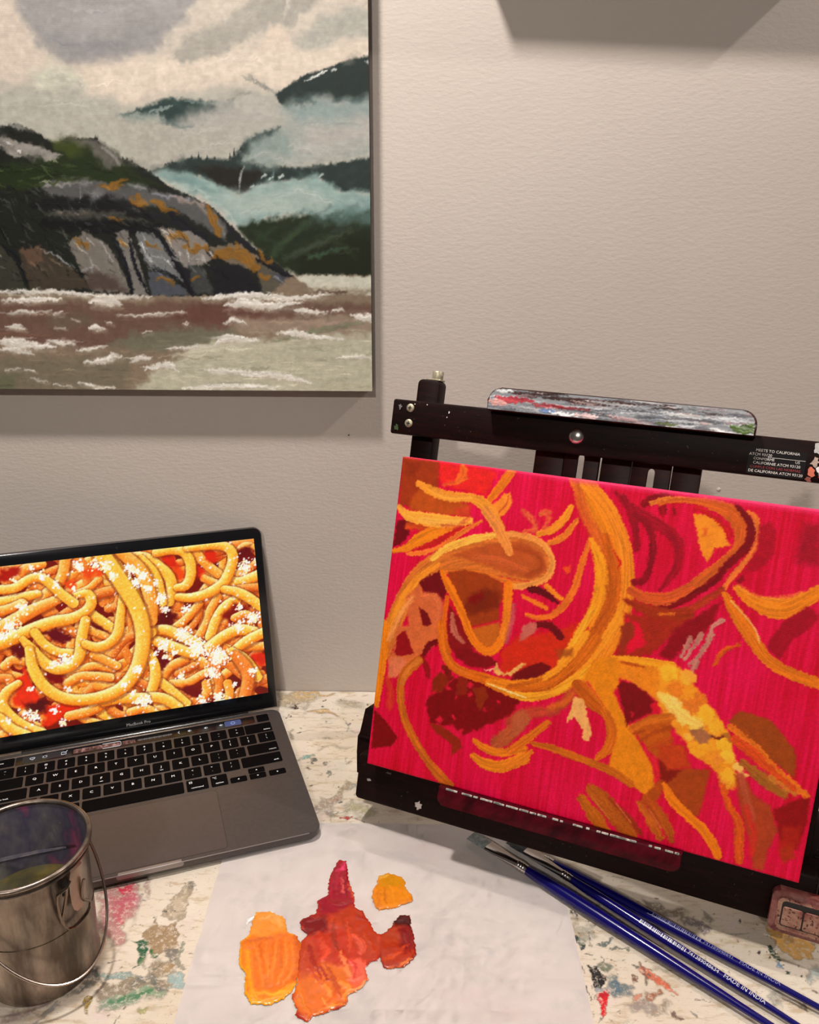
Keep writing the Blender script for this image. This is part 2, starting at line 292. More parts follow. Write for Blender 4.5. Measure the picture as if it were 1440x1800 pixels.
CANVAS_ART=[
('P',[108.4,127.4,121.7,143,146,150.4,173.2,165.8,182.7,150.4,155.7,117.1,111.1,107.2],(200,42,16),3,1.8,1,0.3),
('P',[-0.3,276.6,34.2,277.4,35.7,258.3,34.7,234.6,1.7,235.6],(150,52,14),2,1,1,0.3),
('P',[4.3,272.4,14.6,272.7,13.6,264,6.7,262.2],(120,36,8),4,2,0.7,0.3),
('P',[34.3,276,58,276.1,86.1,274.9,78.5,253.8,44.9,256.7,36.5,259.4],(222,36,32),2.3,1.3,1,0.3),
('S',[55,276.6,56,269.3,52,262.3],[3.8,7.6,4.7],(226,112,34),1.2,1.3,0.85,0.5,0.12),
('S',[40.7,258,52,262.3,59.4,266],[3.8],(226,112,34),1.2,1.3,0.7,0.5,0.12),
('S',[96.4,275.3,88,260.6,80.2,248.4],[8.3,7.4,5.5],(226,122,22),0.6,0.3,1,0.5,0.12),
('P',[93.2,257.6,98.6,259.2,101.4,249.6,96.5,240.6,89.2,238.2,83.8,246.2],(232,138,40),1.1,0.9,1,0.3),
('S',[97.1,256.3,96.3,248.9,89.8,240.6],[1.3],(190,50,30),0.8,0.6,0.7,0.5,0.12),
('P',[13.1,243.9,19.3,251.5,33,247.6,64.1,245.3,66.4,235.3,51.9,233.3,11.5,232.2],(178,78,18),1.6,1,1,0.3),
('P',[52.9,240.9,66.1,244.6,66.9,231.7,55.8,233.8],(200,60,34),2.3,1.9,0.8,0.3),
('P',[1.5,221.1,17.4,226.3,14.2,211.4,11.7,206.2,0.8,197.6],(104,6,16),1.2,1,1,0.3),
('P',[11.3,217.7,19,221.8,21.7,217.4,16,213.6],(214,20,54),1.2,1,1,0.3),
('S',[13.2,219,25.3,220.8,35.4,221.3],[6.9],(190,70,20),1.6,1,1,0.5,0.12),
('S',[1.6,194.8,13.6,199.7,26.7,210.4,45.6,221,58.9,225.8],[3.9,6.9,11.8,8.8,2.9],(222,128,20),0.6,0.3,1,0.5,0.12),
('S',[19.1,197.2,35.4,206,55.7,220.1,68.8,232],[1.9,4.4,4.8,2.9],(186,28,24),1.2,1,1,0.5,0.12),
('S',[15.3,194.6,31.3,198.6,47.2,208.8,61.5,220.5,76.6,232.2],[3.4,4.4,2.9,4.4,2.9],(226,116,40),0.6,0.3,1,0.5,0.12),
('S',[2,233.7,10,228.1,25.5,227,44.7,227.5,67,230.8],[4.9,8.3,11.2,11.2,5.9],(240,168,56),0.6,0.3,1,0.5,0.12),
('S',[22.7,225.2,42.9,226.3,62.2,230.1],[3.9],(246,186,80),1.2,0.6,0.6,0.5,0.12),
('S',[43.2,223.5,57.9,225.6,65.7,233.4],[2.9],(200,70,40),1.6,1.3,0.6,0.5,0.12),
('S',[17.7,256,31.6,251.2,45.9,248.9,65.4,250.1,76.5,247,84.1,240.7,93.3,229.1],[5.7,8.5,8.5,8.1,10.4,10.4,9.5],(230,150,42),0.6,0.3,1,0.5,0.12),
('S',[31.6,250.7,46.1,247.5,65.4,250.1],[3.8],(238,166,60),1.2,0.6,0.6,0.5,0.12),
('S',[5,105.9,12.3,139.9,26.5,173.3,46.2,192.4,74.3,203.5,107.5,208.4,125.6,206.3],[13.1,15.8,18.4,21,28.9,39.4,34.2],(204,112,38),0.6,0.3,1,0.5,0.12),
('S',[3.3,119.2,12.7,148.1,26.5,173.3,43.6,190.6],[5.4,7.1,7.1,4.9],(222,138,34),0.6,0.3,1,0.5,0.12),
('P',[54.7,200.2,83.5,213.8,113.4,221.1,132,214.1,137.5,201.4,125.2,191.3,104.7,192,85.8,196.4],(178,82,30),1.9,0.9,1,0.3),
('S',[77.3,201.4,98.1,202.3,119.1,198.2],[6.6],(196,94,40),1.5,0.6,0.7,0.5,0.12),
('S',[106.6,215,127.3,212.1,132.5,201.8,122.3,193.8],[4],(160,64,20),1.5,0.6,0.6,0.5,0.12),
('S',[45.8,184.5,78.8,190.1,102.8,186.6,123.3,186.4],[4.6],(208,112,32),1.2,0.6,1,0.5,0.12),
('S',[37.7,193.6,51.2,206.1,75.1,217.6,94.6,223.7],[4.1,6.7,6.7,4.7],(244,182,66),0.6,0.3,1,0.5,0.12),
('S',[94.6,223.7,110.2,226,128.2,223.1,139.1,212.8,140.6,201.9,135.1,192.2,118.5,184.3,107.2,183.1],[4.5,5,5,5,5.5,5.5,5.5,5.5],(224,148,62),0.6,0.3,1,0.5,0.12),
('S',[80.2,241.1,91.3,229.7,100.2,217.2,104.4,210.5],[8.4,9.3,8.4,6.5],(226,142,58),0.6,0.3,1,0.5,0.12),
('P',[28.5,172,45.2,185.5,53.4,176.4,55.2,167.1,50.6,159.9,33.7,164.1],(108,8,16),1.2,1,1,0.3),
('P',[53.3,185,67.6,189.8,87.3,188.9,101.9,184,104.8,173.2,101.3,164.1,103.7,153.2,78,141.5,60.3,169.9],(150,58,10),1.2,0.6,1,0.3),
('P',[71.5,160.4,74.5,167.7,87,176.6,101.6,175.5,100.5,163,82.3,153.4,74.5,153.3],(116,34,6),3.1,1.3,1,0.3),
('P',[74.8,165.8,85.4,174.4,88,169.2,79.1,162.8],(120,10,6),2.4,1.3,1,0.3),
('P',[78.2,140.1,104,151.4,107.4,140.7,101.3,128.9,88,126.2],(188,98,22),1.6,0.6,1,0.3),
('P',[61.9,131.1,75.4,127,86.1,121.5,101,119.8,107.7,116.5,97.5,109.5,83.9,108.4,70.2,113.3],(124,10,16),1.2,1,1,0.3),
('P',[57.9,157.9,67,150,76.6,137.4,88.1,125.2,62.9,120,58.4,138.6],(132,14,18),1.2,1,1,0.3),
('S',[61.8,150.9,65.8,136.2,74.9,127.8],[2.9,5.8,2.9],(176,96,72),0.8,0.6,1,0.5,0.12),
('S',[48.4,184.2,55.8,173.9,65.6,160.3,73.2,148.3,80.8,135.3,91,125.8,100.7,125.9,107.9,137,109.6,152.5,108.4,169.2,107.3,183],[3.8,7.6,6.9,6.9,7.2,7.6,7.6,7.6,7.6,7.6,8.1],(228,122,16),0.6,0.3,1,0.5,0.12),
('S',[107.6,138.8,109.3,154.3,108.7,169.2],[2.8],(236,142,44),1.2,0.6,0.6,0.5,0.12),
('S',[55.7,163.3,55.5,141.9,57.9,126.8,61.8,116.9],[3.9,5.4,6.9,7.3],(206,96,12),0.6,0.3,1,0.5,0.12),
('P',[18.1,156.4,29.7,170.7,33.7,164.1,45.9,164.4,51.8,158.2,52.6,144.3,51.6,128.5,43.1,114.9,18.7,109.9,24.3,131.9],(202,102,50),1.2,0.7,1,0.3),
('S',[34.2,160.3,45.2,162.3,50.7,154.6,51,141.1],[5.9],(212,112,62),1.6,0.7,0.7,0.5,0.12),
('P',[31.3,150.5,40,146.8,44.8,137.9,38.6,130.3],(112,10,14),0.8,0.7,1,0.3),
('P',[17,123.5,23.9,126.9,29,116,14.7,108],(142,12,20),1.2,0.7,1,0.3),
('P',[13.4,130.3,53.8,138.3,54.3,126.6,43,111.5,37.7,104.4,23.7,90.4,11.9,82.8,8.3,99.2,13.1,107.3],(204,104,50),1.2,0.7,1,0.3),
('P',[14.5,121.6,21.2,127.4,26.3,120,31.9,109.2,20.9,104.4,14.6,104.3],(140,10,18),0.8,0.7,1,0.3),
('S',[0.4,127.8,1.3,107.8,1.6,79.4,2.9,55.2],[10.3,12.4,10.3,4.1],(224,128,16),0.6,0.3,1,0.5,0.12),
('S',[7.2,116.5,15.7,142.1,25.1,158.7],[4,5,3],(230,156,80),1.2,0.7,0.8,0.5,0.12),
('P',[10.7,100.7,22,104.1,26.3,99,19.2,84.4,9.8,82.3],(210,116,72),1.3,0.7,1,0.3),
('S',[9.4,81.2,14.6,70.2,15.2,57],[6.2],(190,70,24),2.1,1.4,0.7,0.5,0.12),
('S',[40.8,108.1,45.1,118.9,54.5,125.7],[4,5.5,4],(108,8,14),0.8,0.7,1,0.5,0.12),
('S',[39.4,107.3,45.6,99.2,48.3,90.8],[4,5.5,3],(140,12,18),0.8,0.7,1,0.5,0.12),
('S',[37.7,104.4,28.6,93.5,23.7,82.4,24.5,67.4,31.2,48.6,41.5,33.9,55,19,68.9,7.5,78.6,0.5],[8.1,9.1,8.1,7.1,7.6,7.6,7.6,9.6,9.6],(188,98,20),0.6,0.3,1,0.5,0.12),
('S',[37.7,104.4,28.6,93.5,24.5,80.5],[4],(208,126,50),1.2,0.7,0.7,0.5,0.12),
('P',[1.3,50.7,11.3,44.8,26.5,31.1,20.7,21.4,2.5,14.7],(118,4,6),0.9,0.7,1,0.3),
('P',[50.9,74.5,62.6,87.1,77.1,99.2,99.2,97.3,132.5,93.3,124.4,76,108.7,63.5,95,55.2,86.1,47.1,77.1,53.8,54.9,51.4,48.6,67.9],(118,4,8),1.6,2,1,0.3),
('P',[51.9,90.6,58,98.9,68.7,94.4,61.4,80.4,52.4,78.8],(130,36,6),0.8,1,1,0.3),
('P',[88.2,90.9,99.6,94.4,103.6,86.6,96.7,72.3],(132,40,6),0.8,1,1,0.3),
('P',[74.3,97.6,83.7,98.7,84.2,84.1,74.5,80.9],(132,30,10),0.8,1,1,0.3),
('P',[53.9,51.1,65.2,51.9,82.5,44.2,85.9,37.1,77.7,26.5,77.3,36.9,60,44.6],(138,36,10),0.8,1,1,0.3),
('P',[58.3,103.9,64.3,105.2,71.8,94.1,66,91.8],(120,20,10),0.8,1,1,0.3),
('P',[64.2,85.5,66.5,88.5,69.3,86.6,67.1,83.6],(214,20,54),1.2,1.3,0.9,0.3),
('P',[72.9,79.5,74.4,81.7,76.4,80.4,74.9,78.2],(214,20,54),1.2,1.3,0.9,0.3),
('P',[83.1,91.7,85.6,95.2,88.9,93,86.4,89.5],(214,20,54),1.2,1.3,0.9,0.3),
('P',[84.5,84.2,86.7,87.2,89.6,85.3,87.4,82.3],(214,20,54),1.2,1.3,0.9,0.3),
('P',[59.6,55.5,63,60.3,67.5,57.4,64,52.6],(214,20,54),1.2,1.3,0.9,0.3),
('P',[73,60.7,74.9,63.4,77.3,61.8,75.4,59.1],(214,20,54),1.2,1.3,0.9,0.3),
('P',[109.7,84.2,111.4,86.5,113.5,85,111.9,82.7],(214,20,54),1.2,1.3,0.9,0.3),
('P',[81.2,50.8,83.2,53.7,85.8,52,83.8,49.1],(214,20,54),1.2,1.3,0.9,0.3),
('P',[100,74.1,101.1,75.7,102.6,74.7,101.5,73.1],(214,20,54),1.2,1.3,0.9,0.3),
('P',[53.9,80.1,55.1,81.8,56.7,80.8,55.4,79.1],(214,20,54),1.2,1.3,0.9,0.3),
('S',[53.6,140.2,57.1,122.3,62.4,111.7,71.4,104.3,84.8,101.8,98.7,101,118.3,99.2,133.6,98.3],[6.8,7.7,8.2,8.2,8.7,9.2,10.1,9.7],(206,102,12),0.6,0.3,1,0.5,0.12),
('S',[53.8,138.3,57.1,122.3,62.4,111.7,71.4,104.3,84.8,101.4],[2.3],(226,128,36),1.2,0.7,0.6,0.5,0.12),
('P',[119.4,103.4,122.2,110.7,133.2,119.6,144.5,125.5,151.9,122.4,147.8,115.4,142.2,109,126.8,104.6],(106,8,12),1.1,0.9,1,0.3),
('S',[152,279,166.4,261.8,182.8,237.9,192.6,208.3,194.2,177.2,185.7,146,167.7,119.7,142.7,102.7,117.7,97.8,101.8,98.6],[17,20.6,25.5,27.2,27.2,26.2,23,18.2,13.3,7.3],(222,130,20),0.6,0.3,1,0.5,0.12),
('S',[150.8,273.8,160.3,251.2,171.2,236.9,182,222.6,191.1,213.5,193.2,205],[7.8,8.7,9.6,7.8,5.2,3.5],(206,96,30),1.4,0.9,0.9,0.5,0.12),
('S',[157.7,274.7,170.5,265,182.9,251,193.5,231.5,199.2,210.5,200.8,188.6,197.3,165.6,188.7,141.2],[9.5,11.2,11.2,10.4,9.5,9.5,9.5,10.4],(226,134,28),0.5,0.3,1,0.5,0.12),
('S',[179.3,234.6,188.6,213.1,192,195.9,190.3,177.7,184.1,160.2,174.2,143.6,163,127.4],[7,9.7,10.5,10.5,9.7,8.8,7.9],(190,92,14),1.1,0.6,1,0.5,0.12),
('S',[168.5,231.1,175.4,219.8,179.9,207.2,181.2,192.2,179,177.4,173.3,161.7],[4.4,7.9,9.6,9.6,8.8,5.3],(236,152,26),1.1,0.6,1,0.5,0.12),
('S',[186.8,225.2,193.6,216.6,192.3,211.1],[0.7,2.1,0.7],(200,40,20),0.7,0.6,1,0.5,0.12),
('S',[176.7,175.1,171.8,159.6,166.1,143.8,159.2,128.5],[3.6,6.3,6.3,5.4],(240,164,36),1.1,0.6,1,0.5,0.12),
('S',[201.3,185.1,196.9,168.2,189.1,150.4,177.7,131.5],[4.4,7,7,6.1],(230,146,30),1.1,0.6,1,0.5,0.12),
('S',[185.8,196.6,189.7,182.1,182.2,161.7],[1.7],(160,72,10),1.1,0.6,0.8,0.5,0.12),
('S',[120.3,96.9,138.8,100.2,153.3,109.1,166.8,123.3,177.2,138.5,184,152.7],[7.3,8.2,8.7,8.7,9.1,9.1],(198,102,14),0.6,0.3,1,0.5,0.12),
('S',[119.9,99.7,132.5,104.5,144.8,110.5],[2.8],(176,84,12),1.2,0.6,0.8,0.5,0.12),
('S',[148.1,113.1,157.7,123.2,166.8,136.3,173.8,149.7,176.3,156.6],[3.6,5.4,5.4,5.4,4.5],(238,152,30),0.6,0.3,1,0.5,0.12),
('S',[120.8,93.2,134.1,93.4,150.1,99,163.5,108.6,174.6,119.5,182.2,128.5],[4.6,7.8,7.8,7.8,7.3,5.5],(236,160,32),0.6,0.3,1,0.5,0.12),
('S',[131.6,97.6,149.6,102.6,161.9,112.9,170.5,123.2],[1.5],(170,66,10),0.8,0.6,0.8,0.5,0.12),
('S',[100.1,97.7,116.9,95,134.4,92.8],[0.9,1.7,1.5],(246,214,130),0.6,0.5,0.95,0.9,0.12),
('S',[114,168.4,114.2,153.4,111.9,135.9],[2.8,4.7,3.7],(178,86,80),1.2,0.6,0.8,0.5,0.12),
('P',[123,138.1,123.9,151.5,129.8,156.4,137.3,156,134.7,148],(190,100,82),1.1,0.9,1,0.3),
('P',[153.9,137.3,167.6,142.9,167,134.5,156.6,131.4],(150,70,18),2.2,1.2,0.8,0.3),
('S',[126.5,229.6,136,233.8,144.5,243.6,149.6,254.6],[4.9,6.7,6.7,4.5],(228,140,32),0.6,0.3,1,0.5,0.12),
('S',[136.5,223.4,147.3,230.5,155.5,244.7],[4.4,5.5,3.6],(222,122,34),0.5,0.3,1,0.5,0.12),
('S',[116.1,244.9,122.7,236.8,121.4,232.9],[4.1],(216,106,50),1.5,1.8,0.8,0.5,0.12),
('S',[125.2,245.3,133.6,243.8,129.5,234.2],[4],(216,106,50),1.5,1.8,0.8,0.5,0.12),
('S',[126,246.3,132.1,248.1],[4],(216,106,50),1.5,1.8,0.8,0.5,0.12),
('S',[110.2,246.8,117.6,240.6],[4.1],(216,106,50),1.5,1.8,0.8,0.5,0.12),
('S',[114.6,229.2,123.4,232.3],[4.1],(216,106,50),1.5,1.8,0.8,0.5,0.12),
('P',[149.9,205.7,155.1,207.4,156.3,202.2,153,199.9],(222,76,30),1.1,1.2,1,0.3),
('S',[167.2,228.3,164.4,210.8,161.7,192.3,155.9,176.7,145.8,164.7,133.4,160.9,124.9,162.1],[3.6,5.4,5.8,5.8,5.4,4,2.7],(218,108,30),0.6,0.3,1,0.5,0.12),
('S',[125.7,183.1,135.8,183.1,148.7,176.7],[5.5,5.9,3.2],(98,8,16),0.7,0.9,1,0.5,0.12),
('S',[138.9,187.8,152.2,180.1],[4.5,3.6],(226,130,26),0.6,0.3,1,0.5,0.12),
('S',[120,176.5,131.7,173.1,140.9,170.2],[2.7,4.1,3.7],(226,118,28),0.6,0.3,1,0.5,0.12),
('S',[137,155.5,146.1,156.4,156.3,148.7],[4.5,6.8,5.5],(106,8,16),0.7,0.9,1,0.5,0.12),
('S',[182.6,270.6,193.2,262,209.6,254,222.8,248.2,233.3,238.7,236,221.1,231.2,209.9,226.4,200.3],[3.3,6.7,8,8.4,8.4,6.3,4.6,2.1],(150,8,30),1.4,0.8,0.95,0.5,0.12),
('S',[188.1,268.3,196.7,255.6,202.2,241.6,204.1,228.8],[4.2,5.9,5.5,5.1],(142,8,28),1,0.9,1,0.5,0.12),
('S',[199.3,255.1,210.4,248.1,215.5,236.7,216.4,219.5,214.2,206.9,207.2,203],[4.2,5.9,5.5,5.1,5.1,5.9],(134,8,26),1,0.8,1,0.5,0.12),
('S',[205.3,265.4,211.3,270.1,220.7,273.1,227.5,271.1],[6.6,5,5,3.3],(128,6,20),1,0.8,1,0.5,0.12),
('S',[218.7,264.7,219.7,260.6],[5.8],(140,6,22),1,0.6,1,0.5,0.12),
('S',[227.1,263.4,228,260.1],[2.9],(140,6,22),1,0.6,1,0.5,0.12),
('P',[241.2,262.5,252.3,262.4,262.6,257.2,268.8,252.3,267.3,247,271.5,242.7,260.8,238.4,257.1,227.2,250.5,235.9,246.2,248],(232,142,32),1,0.8,1,0.3),
('P',[250,251.9,253,253.2,253.9,247.5,251.2,247],(214,90,34),1,1.1,0.8,0.3),
('S',[209.9,265.6,218.7,269.9,236.2,272.3],[3.3,4.1,4.1],(216,118,38),0.5,0.3,1,0.5,0.12),
('S',[216.2,266.6,227.9,270.3,243.7,272.1,257.4,270.2,267.3,267,274.5,260.6,278.3,251.2,277.3,242.7],[3.2,3.6,6,9.2,12.1,12.9,11.3,8],(200,92,26),0.5,0.3,1,0.5,0.12),
('S',[242.8,267.3,255.6,262,266.2,254.4,269.2,249.8],[3.2,2.8,4.4,4.8],(190,18,28),0.7,0.8,1,0.5,0.12),
('S',[277.9,253.7,277.6,241.1,270.1,229.8,260.1,217.9,248.5,204.8,237,194.9,226,191.1],[8.9,9.8,9.8,10.2,10.6,9.8,8.9],(196,90,28),0.5,0.3,1,0.5,0.12),
('S',[247.6,204.1,232.6,194.9,216.3,192.8,205.2,196.5],[10.1,9.7,9.3,6.7],(204,86,32),0.5,0.3,1,0.5,0.12),
('S',[269.8,273.2,278.2,266.1,283.4,257.8,283.1,245.3,277,235.2,270.6,226.5,264.5,215.3,250.7,200.9,236.3,189.1,228.3,187.1],[2.4,5.2,7.7,6.4,6,5.6,5.2,4.8,4,3.2],(116,6,16),0.8,0.5,1,0.5,0.12),
('S',[279.3,268.8,284.3,266.2,288.5,256.9,289.1,246.3,283.5,232.9,275.7,218.9,270.6,206.6],[2.4,4.3,4.3,4.3,4.3,4.3,3.2],(216,112,42),0.5,0.3,1,0.5,0.12),
('S',[270.3,208.2,259.3,197.7,248.6,188.8,229.1,182],[4.9,5.8,5.8,4.9],(168,52,24),1,0.8,1,0.5,0.12),
('S',[203.5,187.8,222,182.8,238.7,182.5,249.7,185.4],[5.1,10.1,11,10.1],(152,46,14),1.4,1.1,1,0.5,0.12),
('S',[228.8,182.3,239.2,184.3],[2.3],(214,108,26),0.7,0.6,1,0.5,0.12),
('P',[202.3,178.2,219.4,177.9,250.4,180.4,227.1,149.2,199.7,138,204.7,162.5],(156,38,18),1.8,1.1,1,0.3),
('P',[204.7,174.2,215.4,170.9,222.5,157.2,210.7,144.9,206.3,157.5],(214,10,46),1.8,1.2,1,0.3),
('P',[201.4,167.3,209.2,172.4,213.2,162.5,204.5,146.3],(142,46,20),1.8,1.2,1,0.3),
('P',[288.3,260.2,296,264.2,300.7,256.3,301.3,240.8,293.7,227.1,282.6,224.3,289.7,242.2],(164,8,32),1.6,0.8,1,0.3),
('P',[317.2,266.1,328,266.9,332.9,237,318.3,237,316,246.4],(152,10,34),4.4,1,1,0.3),
('P',[278.4,216.9,282.9,222.7,285.4,218.9,281.8,214.9],(136,8,26),1,0.8,1,0.3),
('S',[280,211.7,292,204.2,305.4,201.2,316.5,202.9,326.3,210.5,335.9,219.2,347.7,230.6],[4.7,9.3,14.7,14.7,10.9,9.7,7],(226,130,22),0.5,0.3,1,0.5,0.12),
('S',[282,213.3,293.6,208.6,308.7,208.9,325.4,216.1],[3.1],(232,148,46),1,0.8,0.6,0.5,0.12),
('S',[272.6,206.5,280.1,196,289.6,185.1,300.1,172.7,307.6,164.1,320.1,157.5,335.7,153.7,346.9,152.5,360.8,152.3],[3.5,8.7,10.6,9.8,8.7,8.7,9,8.7,7.1],(214,116,18),0.5,0.3,1,0.5,0.12),
('S',[277.7,201.5,290.2,191.1,298.5,182.6,302.2,174],[1],(240,190,110),0.5,0.3,0.9,0.9,0.12),
('P',[307.2,171.7,309.1,178.8,315.7,193.6,329.9,207,338.1,201.2,335.1,193.2,323.8,180.9,318.2,164.3],(156,8,32),1.3,0.8,1,0.3),
('S',[273.8,150.9,277.7,161.3,288.2,169.9],[2.4,3.7,2.8],(200,84,18),0.7,0.8,1,0.5,0.12),
('P',[233.8,151.1,242.7,174.1,255.6,185.3,263.2,192.8,271.6,200.4,267.9,183.4,261.7,171.8,249.1,158.8,242.7,146.8],(136,8,22),2,1.1,1,0.3),
('S',[249.4,151.8,254,166.8],[2.5,4.6],(186,124,104),0.7,0.8,1,0.5,0.12),
('S',[252.4,150.7,261.7,171.8],[2.5,4.6],(186,124,104),0.7,0.8,1,0.5,0.12),
('S',[256.6,147.2,262,154.5,268.7,173.2],[2.5,4.5],(186,124,104),0.7,0.8,1,0.5,0.12),
('S',[267,168.6,269.1,181.1,274,185],[2.4,4.5],(186,124,104),0.7,0.8,1,0.5,0.12),
('S',[259,142.4,261,150.7],[2.5,4.6],(186,124,104),0.7,0.8,1,0.5,0.12),
('P',[197.9,141.9,243,146.6,249.3,105.7,236.2,114.3,216.1,124.1,201.9,126.4],(226,134,22),1.4,0.9,1,0.3),
('S',[199.7,141,215,142.4,231.8,143.3,244.3,143.8],[3.4,6,6,6],(240,160,28),0.5,0.3,1,0.5,0.12),
('S',[202.7,138.9,213.9,138.6,223.3,138.3],[0.9,3,1.7],(186,84,14),0.7,0.6,1,0.5,0.12),
('P',[234.5,139.9,250.6,143.4,271.8,123.6,287.9,106.8,298,87.8,305.7,61.3,295.8,56.5,287.6,69.2,272.7,77.3,260.1,88,250.3,97.6,238.2,109.8],(232,150,30),1.7,1.4,1,0.3),
('S',[96.2,108,101.4,109.7,104.3,111.5],[0.6,1.7,1.3],(232,190,140),0.8,1,0.95,0.9,0.12),
('P',[103.5,111.7,105.9,116.1,110.6,113.3,110.9,107.6,109.4,104.4,105.6,107.4],(222,176,84),1,1.6,0.95,0.9),
('S',[109.4,108.2,118.7,110.4,124.5,116.3,129.6,120.7],[1.3,2.8,3.2,2.8],(230,190,96),1,1.3,0.95,0.9,0.12),
('P',[250.2,140.6,255.9,144.6,262.2,141.1,263.7,135.3,258,131.3,252.5,133.5],(244,176,50),1,1.4,0.95,0.8),
('P',[234.4,140.7,241.1,145.3,248.4,141.3,250.1,134.6,243.5,130,237.1,132.5],(246,184,40),1,1.4,0.95,0.8),
('P',[265.9,115.1,272.4,119.8,279.5,116,281.2,109.3,274.8,104.6,268.6,107.1],(244,182,40),1,1.4,0.95,0.8),
('P',[275.5,106,281.1,110.1,287.3,106.8,288.8,101,283.2,96.8,277.9,99],(240,176,40),1,1.4,0.95,0.8),
('P',[255.5,118,261.2,122.1,267.5,118.8,269,112.9,263.3,108.8,257.8,110.9],(216,120,34),1,1.4,0.95,0.8),
('P',[242.7,129,248.5,133.1,254.9,129.7,256.4,123.8,250.6,119.7,245.1,121.9],(222,128,30),1,1.4,0.95,0.8),
('P',[262.6,125,267.5,128.5,272.8,125.6,274.1,120.6,269.3,117.1,264.6,119],(220,120,30),1,1.4,0.95,0.8),
('P',[243,115.1,248.8,119.3,255.2,115.9,256.7,110,250.9,105.8,245.4,108],(248,206,100),1,1.4,0.95,0.8),
('P',[251.5,108.1,257.3,112.3,263.5,108.9,265.1,103.1,259.3,98.9,253.9,101],(248,206,96),1,1.4,0.95,0.8),
('P',[261.2,104.5,267,108.7,273.2,105.3,274.7,99.5,269,95.3,263.6,97.4],(246,200,80),1,1.4,0.95,0.8),
('P',[239.6,119.1,243.8,122.1,248.3,119.6,249.4,115.4,245.2,112.4,241.3,114],(248,200,80),1,1.4,0.95,0.8),
('P',[245.2,118.8,248.5,121.2,252.2,119.2,253,115.9,249.7,113.5,246.6,114.8],(250,214,110),1,1.4,0.95,0.8),
('P',[283.6,94.2,289.2,98.3,295.3,95.1,296.8,89.3,291.3,85.1,286,87.2],(244,186,40),1,1.4,0.95,0.8),
('P',[289.5,85.2,294.3,88.8,299.5,86,300.8,81.1,296.1,77.4,291.5,79.2],(246,190,50),1,1.4,0.95,0.8),
('P',[272.6,89.8,277.5,93.4,282.8,90.6,284.1,85.6,279.3,82,274.6,83.8],(238,166,36),1,1.4,0.95,0.8),
('P',[265.1,85.5,270.8,89.8,277,86.5,278.6,80.6,272.9,76.3,267.5,78.4],(240,164,32),1,1.4,0.95,0.8),
('P',[282.2,80.7,286.2,83.8,290.6,81.4,291.7,77.3,287.7,74.2,283.8,75.7],(226,140,40),1,1.4,0.95,0.8),
('P',[291,70.3,296.5,74.6,302.6,71.4,304.1,65.6,298.6,61.3,293.3,63.3],(240,178,40),1,1.4,0.95,0.8),
('P',[291.3,62.7,294.5,65.1,298,63.3,298.8,60,295.7,57.5,292.6,58.7],(226,150,40),1,1.4,0.95,0.8),
('P',[299.6,77.8,302.7,80.2,306.1,78.3,307,75,303.9,72.6,300.9,73.8],(244,200,90),1,1.4,0.95,0.8),
('P',[304.2,73.7,306.9,75.8,309.8,74.2,310.6,71.4,307.9,69.4,305.4,70.4],(240,196,90),1,1.4,0.95,0.8),
('P',[260.3,92.5,263.6,94.9,267.2,93,268.1,89.7,264.8,87.2,261.7,88.4],(244,180,60),1,1.4,0.95,0.8),
('S',[238.7,118.9,244.8,115.3,259.2,105.8,271.6,101.9],[5.6,7.5,7.5,4.7],(248,204,92),1,1.4,0.8,0.8,0.12),
('P',[264.3,96.1,271.8,100.9,281.5,96.4,278.1,89.6,272,88.1],(160,104,62),1,1.1,1,0.3),
('P',[287.4,98.9,292.2,102,296.2,93.2,293.4,94.5],(170,106,30),1,0.8,1,0.3),
('S',[280.6,96.2,285.2,95.4,289.2,98.3],[1.3,1.8,0.9],(110,40,20),0.7,0.6,1,0.5,0.12),
('P',[180.8,126.4,189.5,139.2,203,142.1,207.7,119.5,203.9,113.2,215.1,95.7,229,78,241.1,62.8,246.6,45.9,240.5,35.9,226.5,43.2,208.7,50.5,210,77.8,197.8,100.7,178.8,121.3],(220,134,14),1.4,0.6,1,0.3),
('S',[175.6,112.3,185.9,103.5,198.6,95.4],[10.7,12.5,7.1],(184,88,12),0.6,0.3,1,0.5,0.12),
('S',[180.3,117,191.9,104.9,200,97.6],[2.3],(206,118,20),0.7,0.6,0.8,0.5,0.12),
('S',[200.4,94.9,207.1,82.6,206.2,67.6,199,56.4],[7.1,8.4,8,4.4],(204,104,16),0.5,0.3,1,0.5,0.12),
('S',[146,55.5,160.9,56,179.6,53.7,197.9,51.4,211.5,49.4,228.3,42.7],[4.1,5.9,6.3,6.3,6.8,5.4],(190,98,14),0.6,0.3,1,0.5,0.12),
('S',[236.9,70.9,245.2,61.1,246.2,48.6],[1.7,4.3,2.6],(196,36,40),1.4,1.4,0.8,0.5,0.12),
('P',[206.4,119.2,209.3,123.5,217.9,123.6,228,118.7,236.5,112.5,234.6,103.1,220.7,93.3,218,88.1,212.4,102.3],(118,8,14),1.1,0.9,1,0.3),
('P',[232.7,109.8,237.3,112.7,241.4,108.3,236.9,104.5],(206,16,40),1.4,0.9,1,0.3),
('P',[218.8,100.2,222.2,100.1,221.1,96.2],(210,20,50),1.1,0.9,1,0.3),
('P',[220.4,89.6,233.9,102,249.1,106.5,254.7,70.1,243.2,68.8,231.5,78.6],(186,88,12),1.4,0.9,1,0.3),
('S',[222.4,87.4,233.1,96.3,249.5,103.9],[6],(204,110,24),1.1,0.9,0.8,0.5,0.12),
('S',[231.2,80.4,240.1,89,250.9,95.3],[3.4],(160,66,10),1.1,0.9,0.8,0.5,0.12),
('S',[238,74.8,246.2,82.4,253.1,85.9],[5.1],(180,72,14),1.1,0.9,0.8,0.5,0.12),
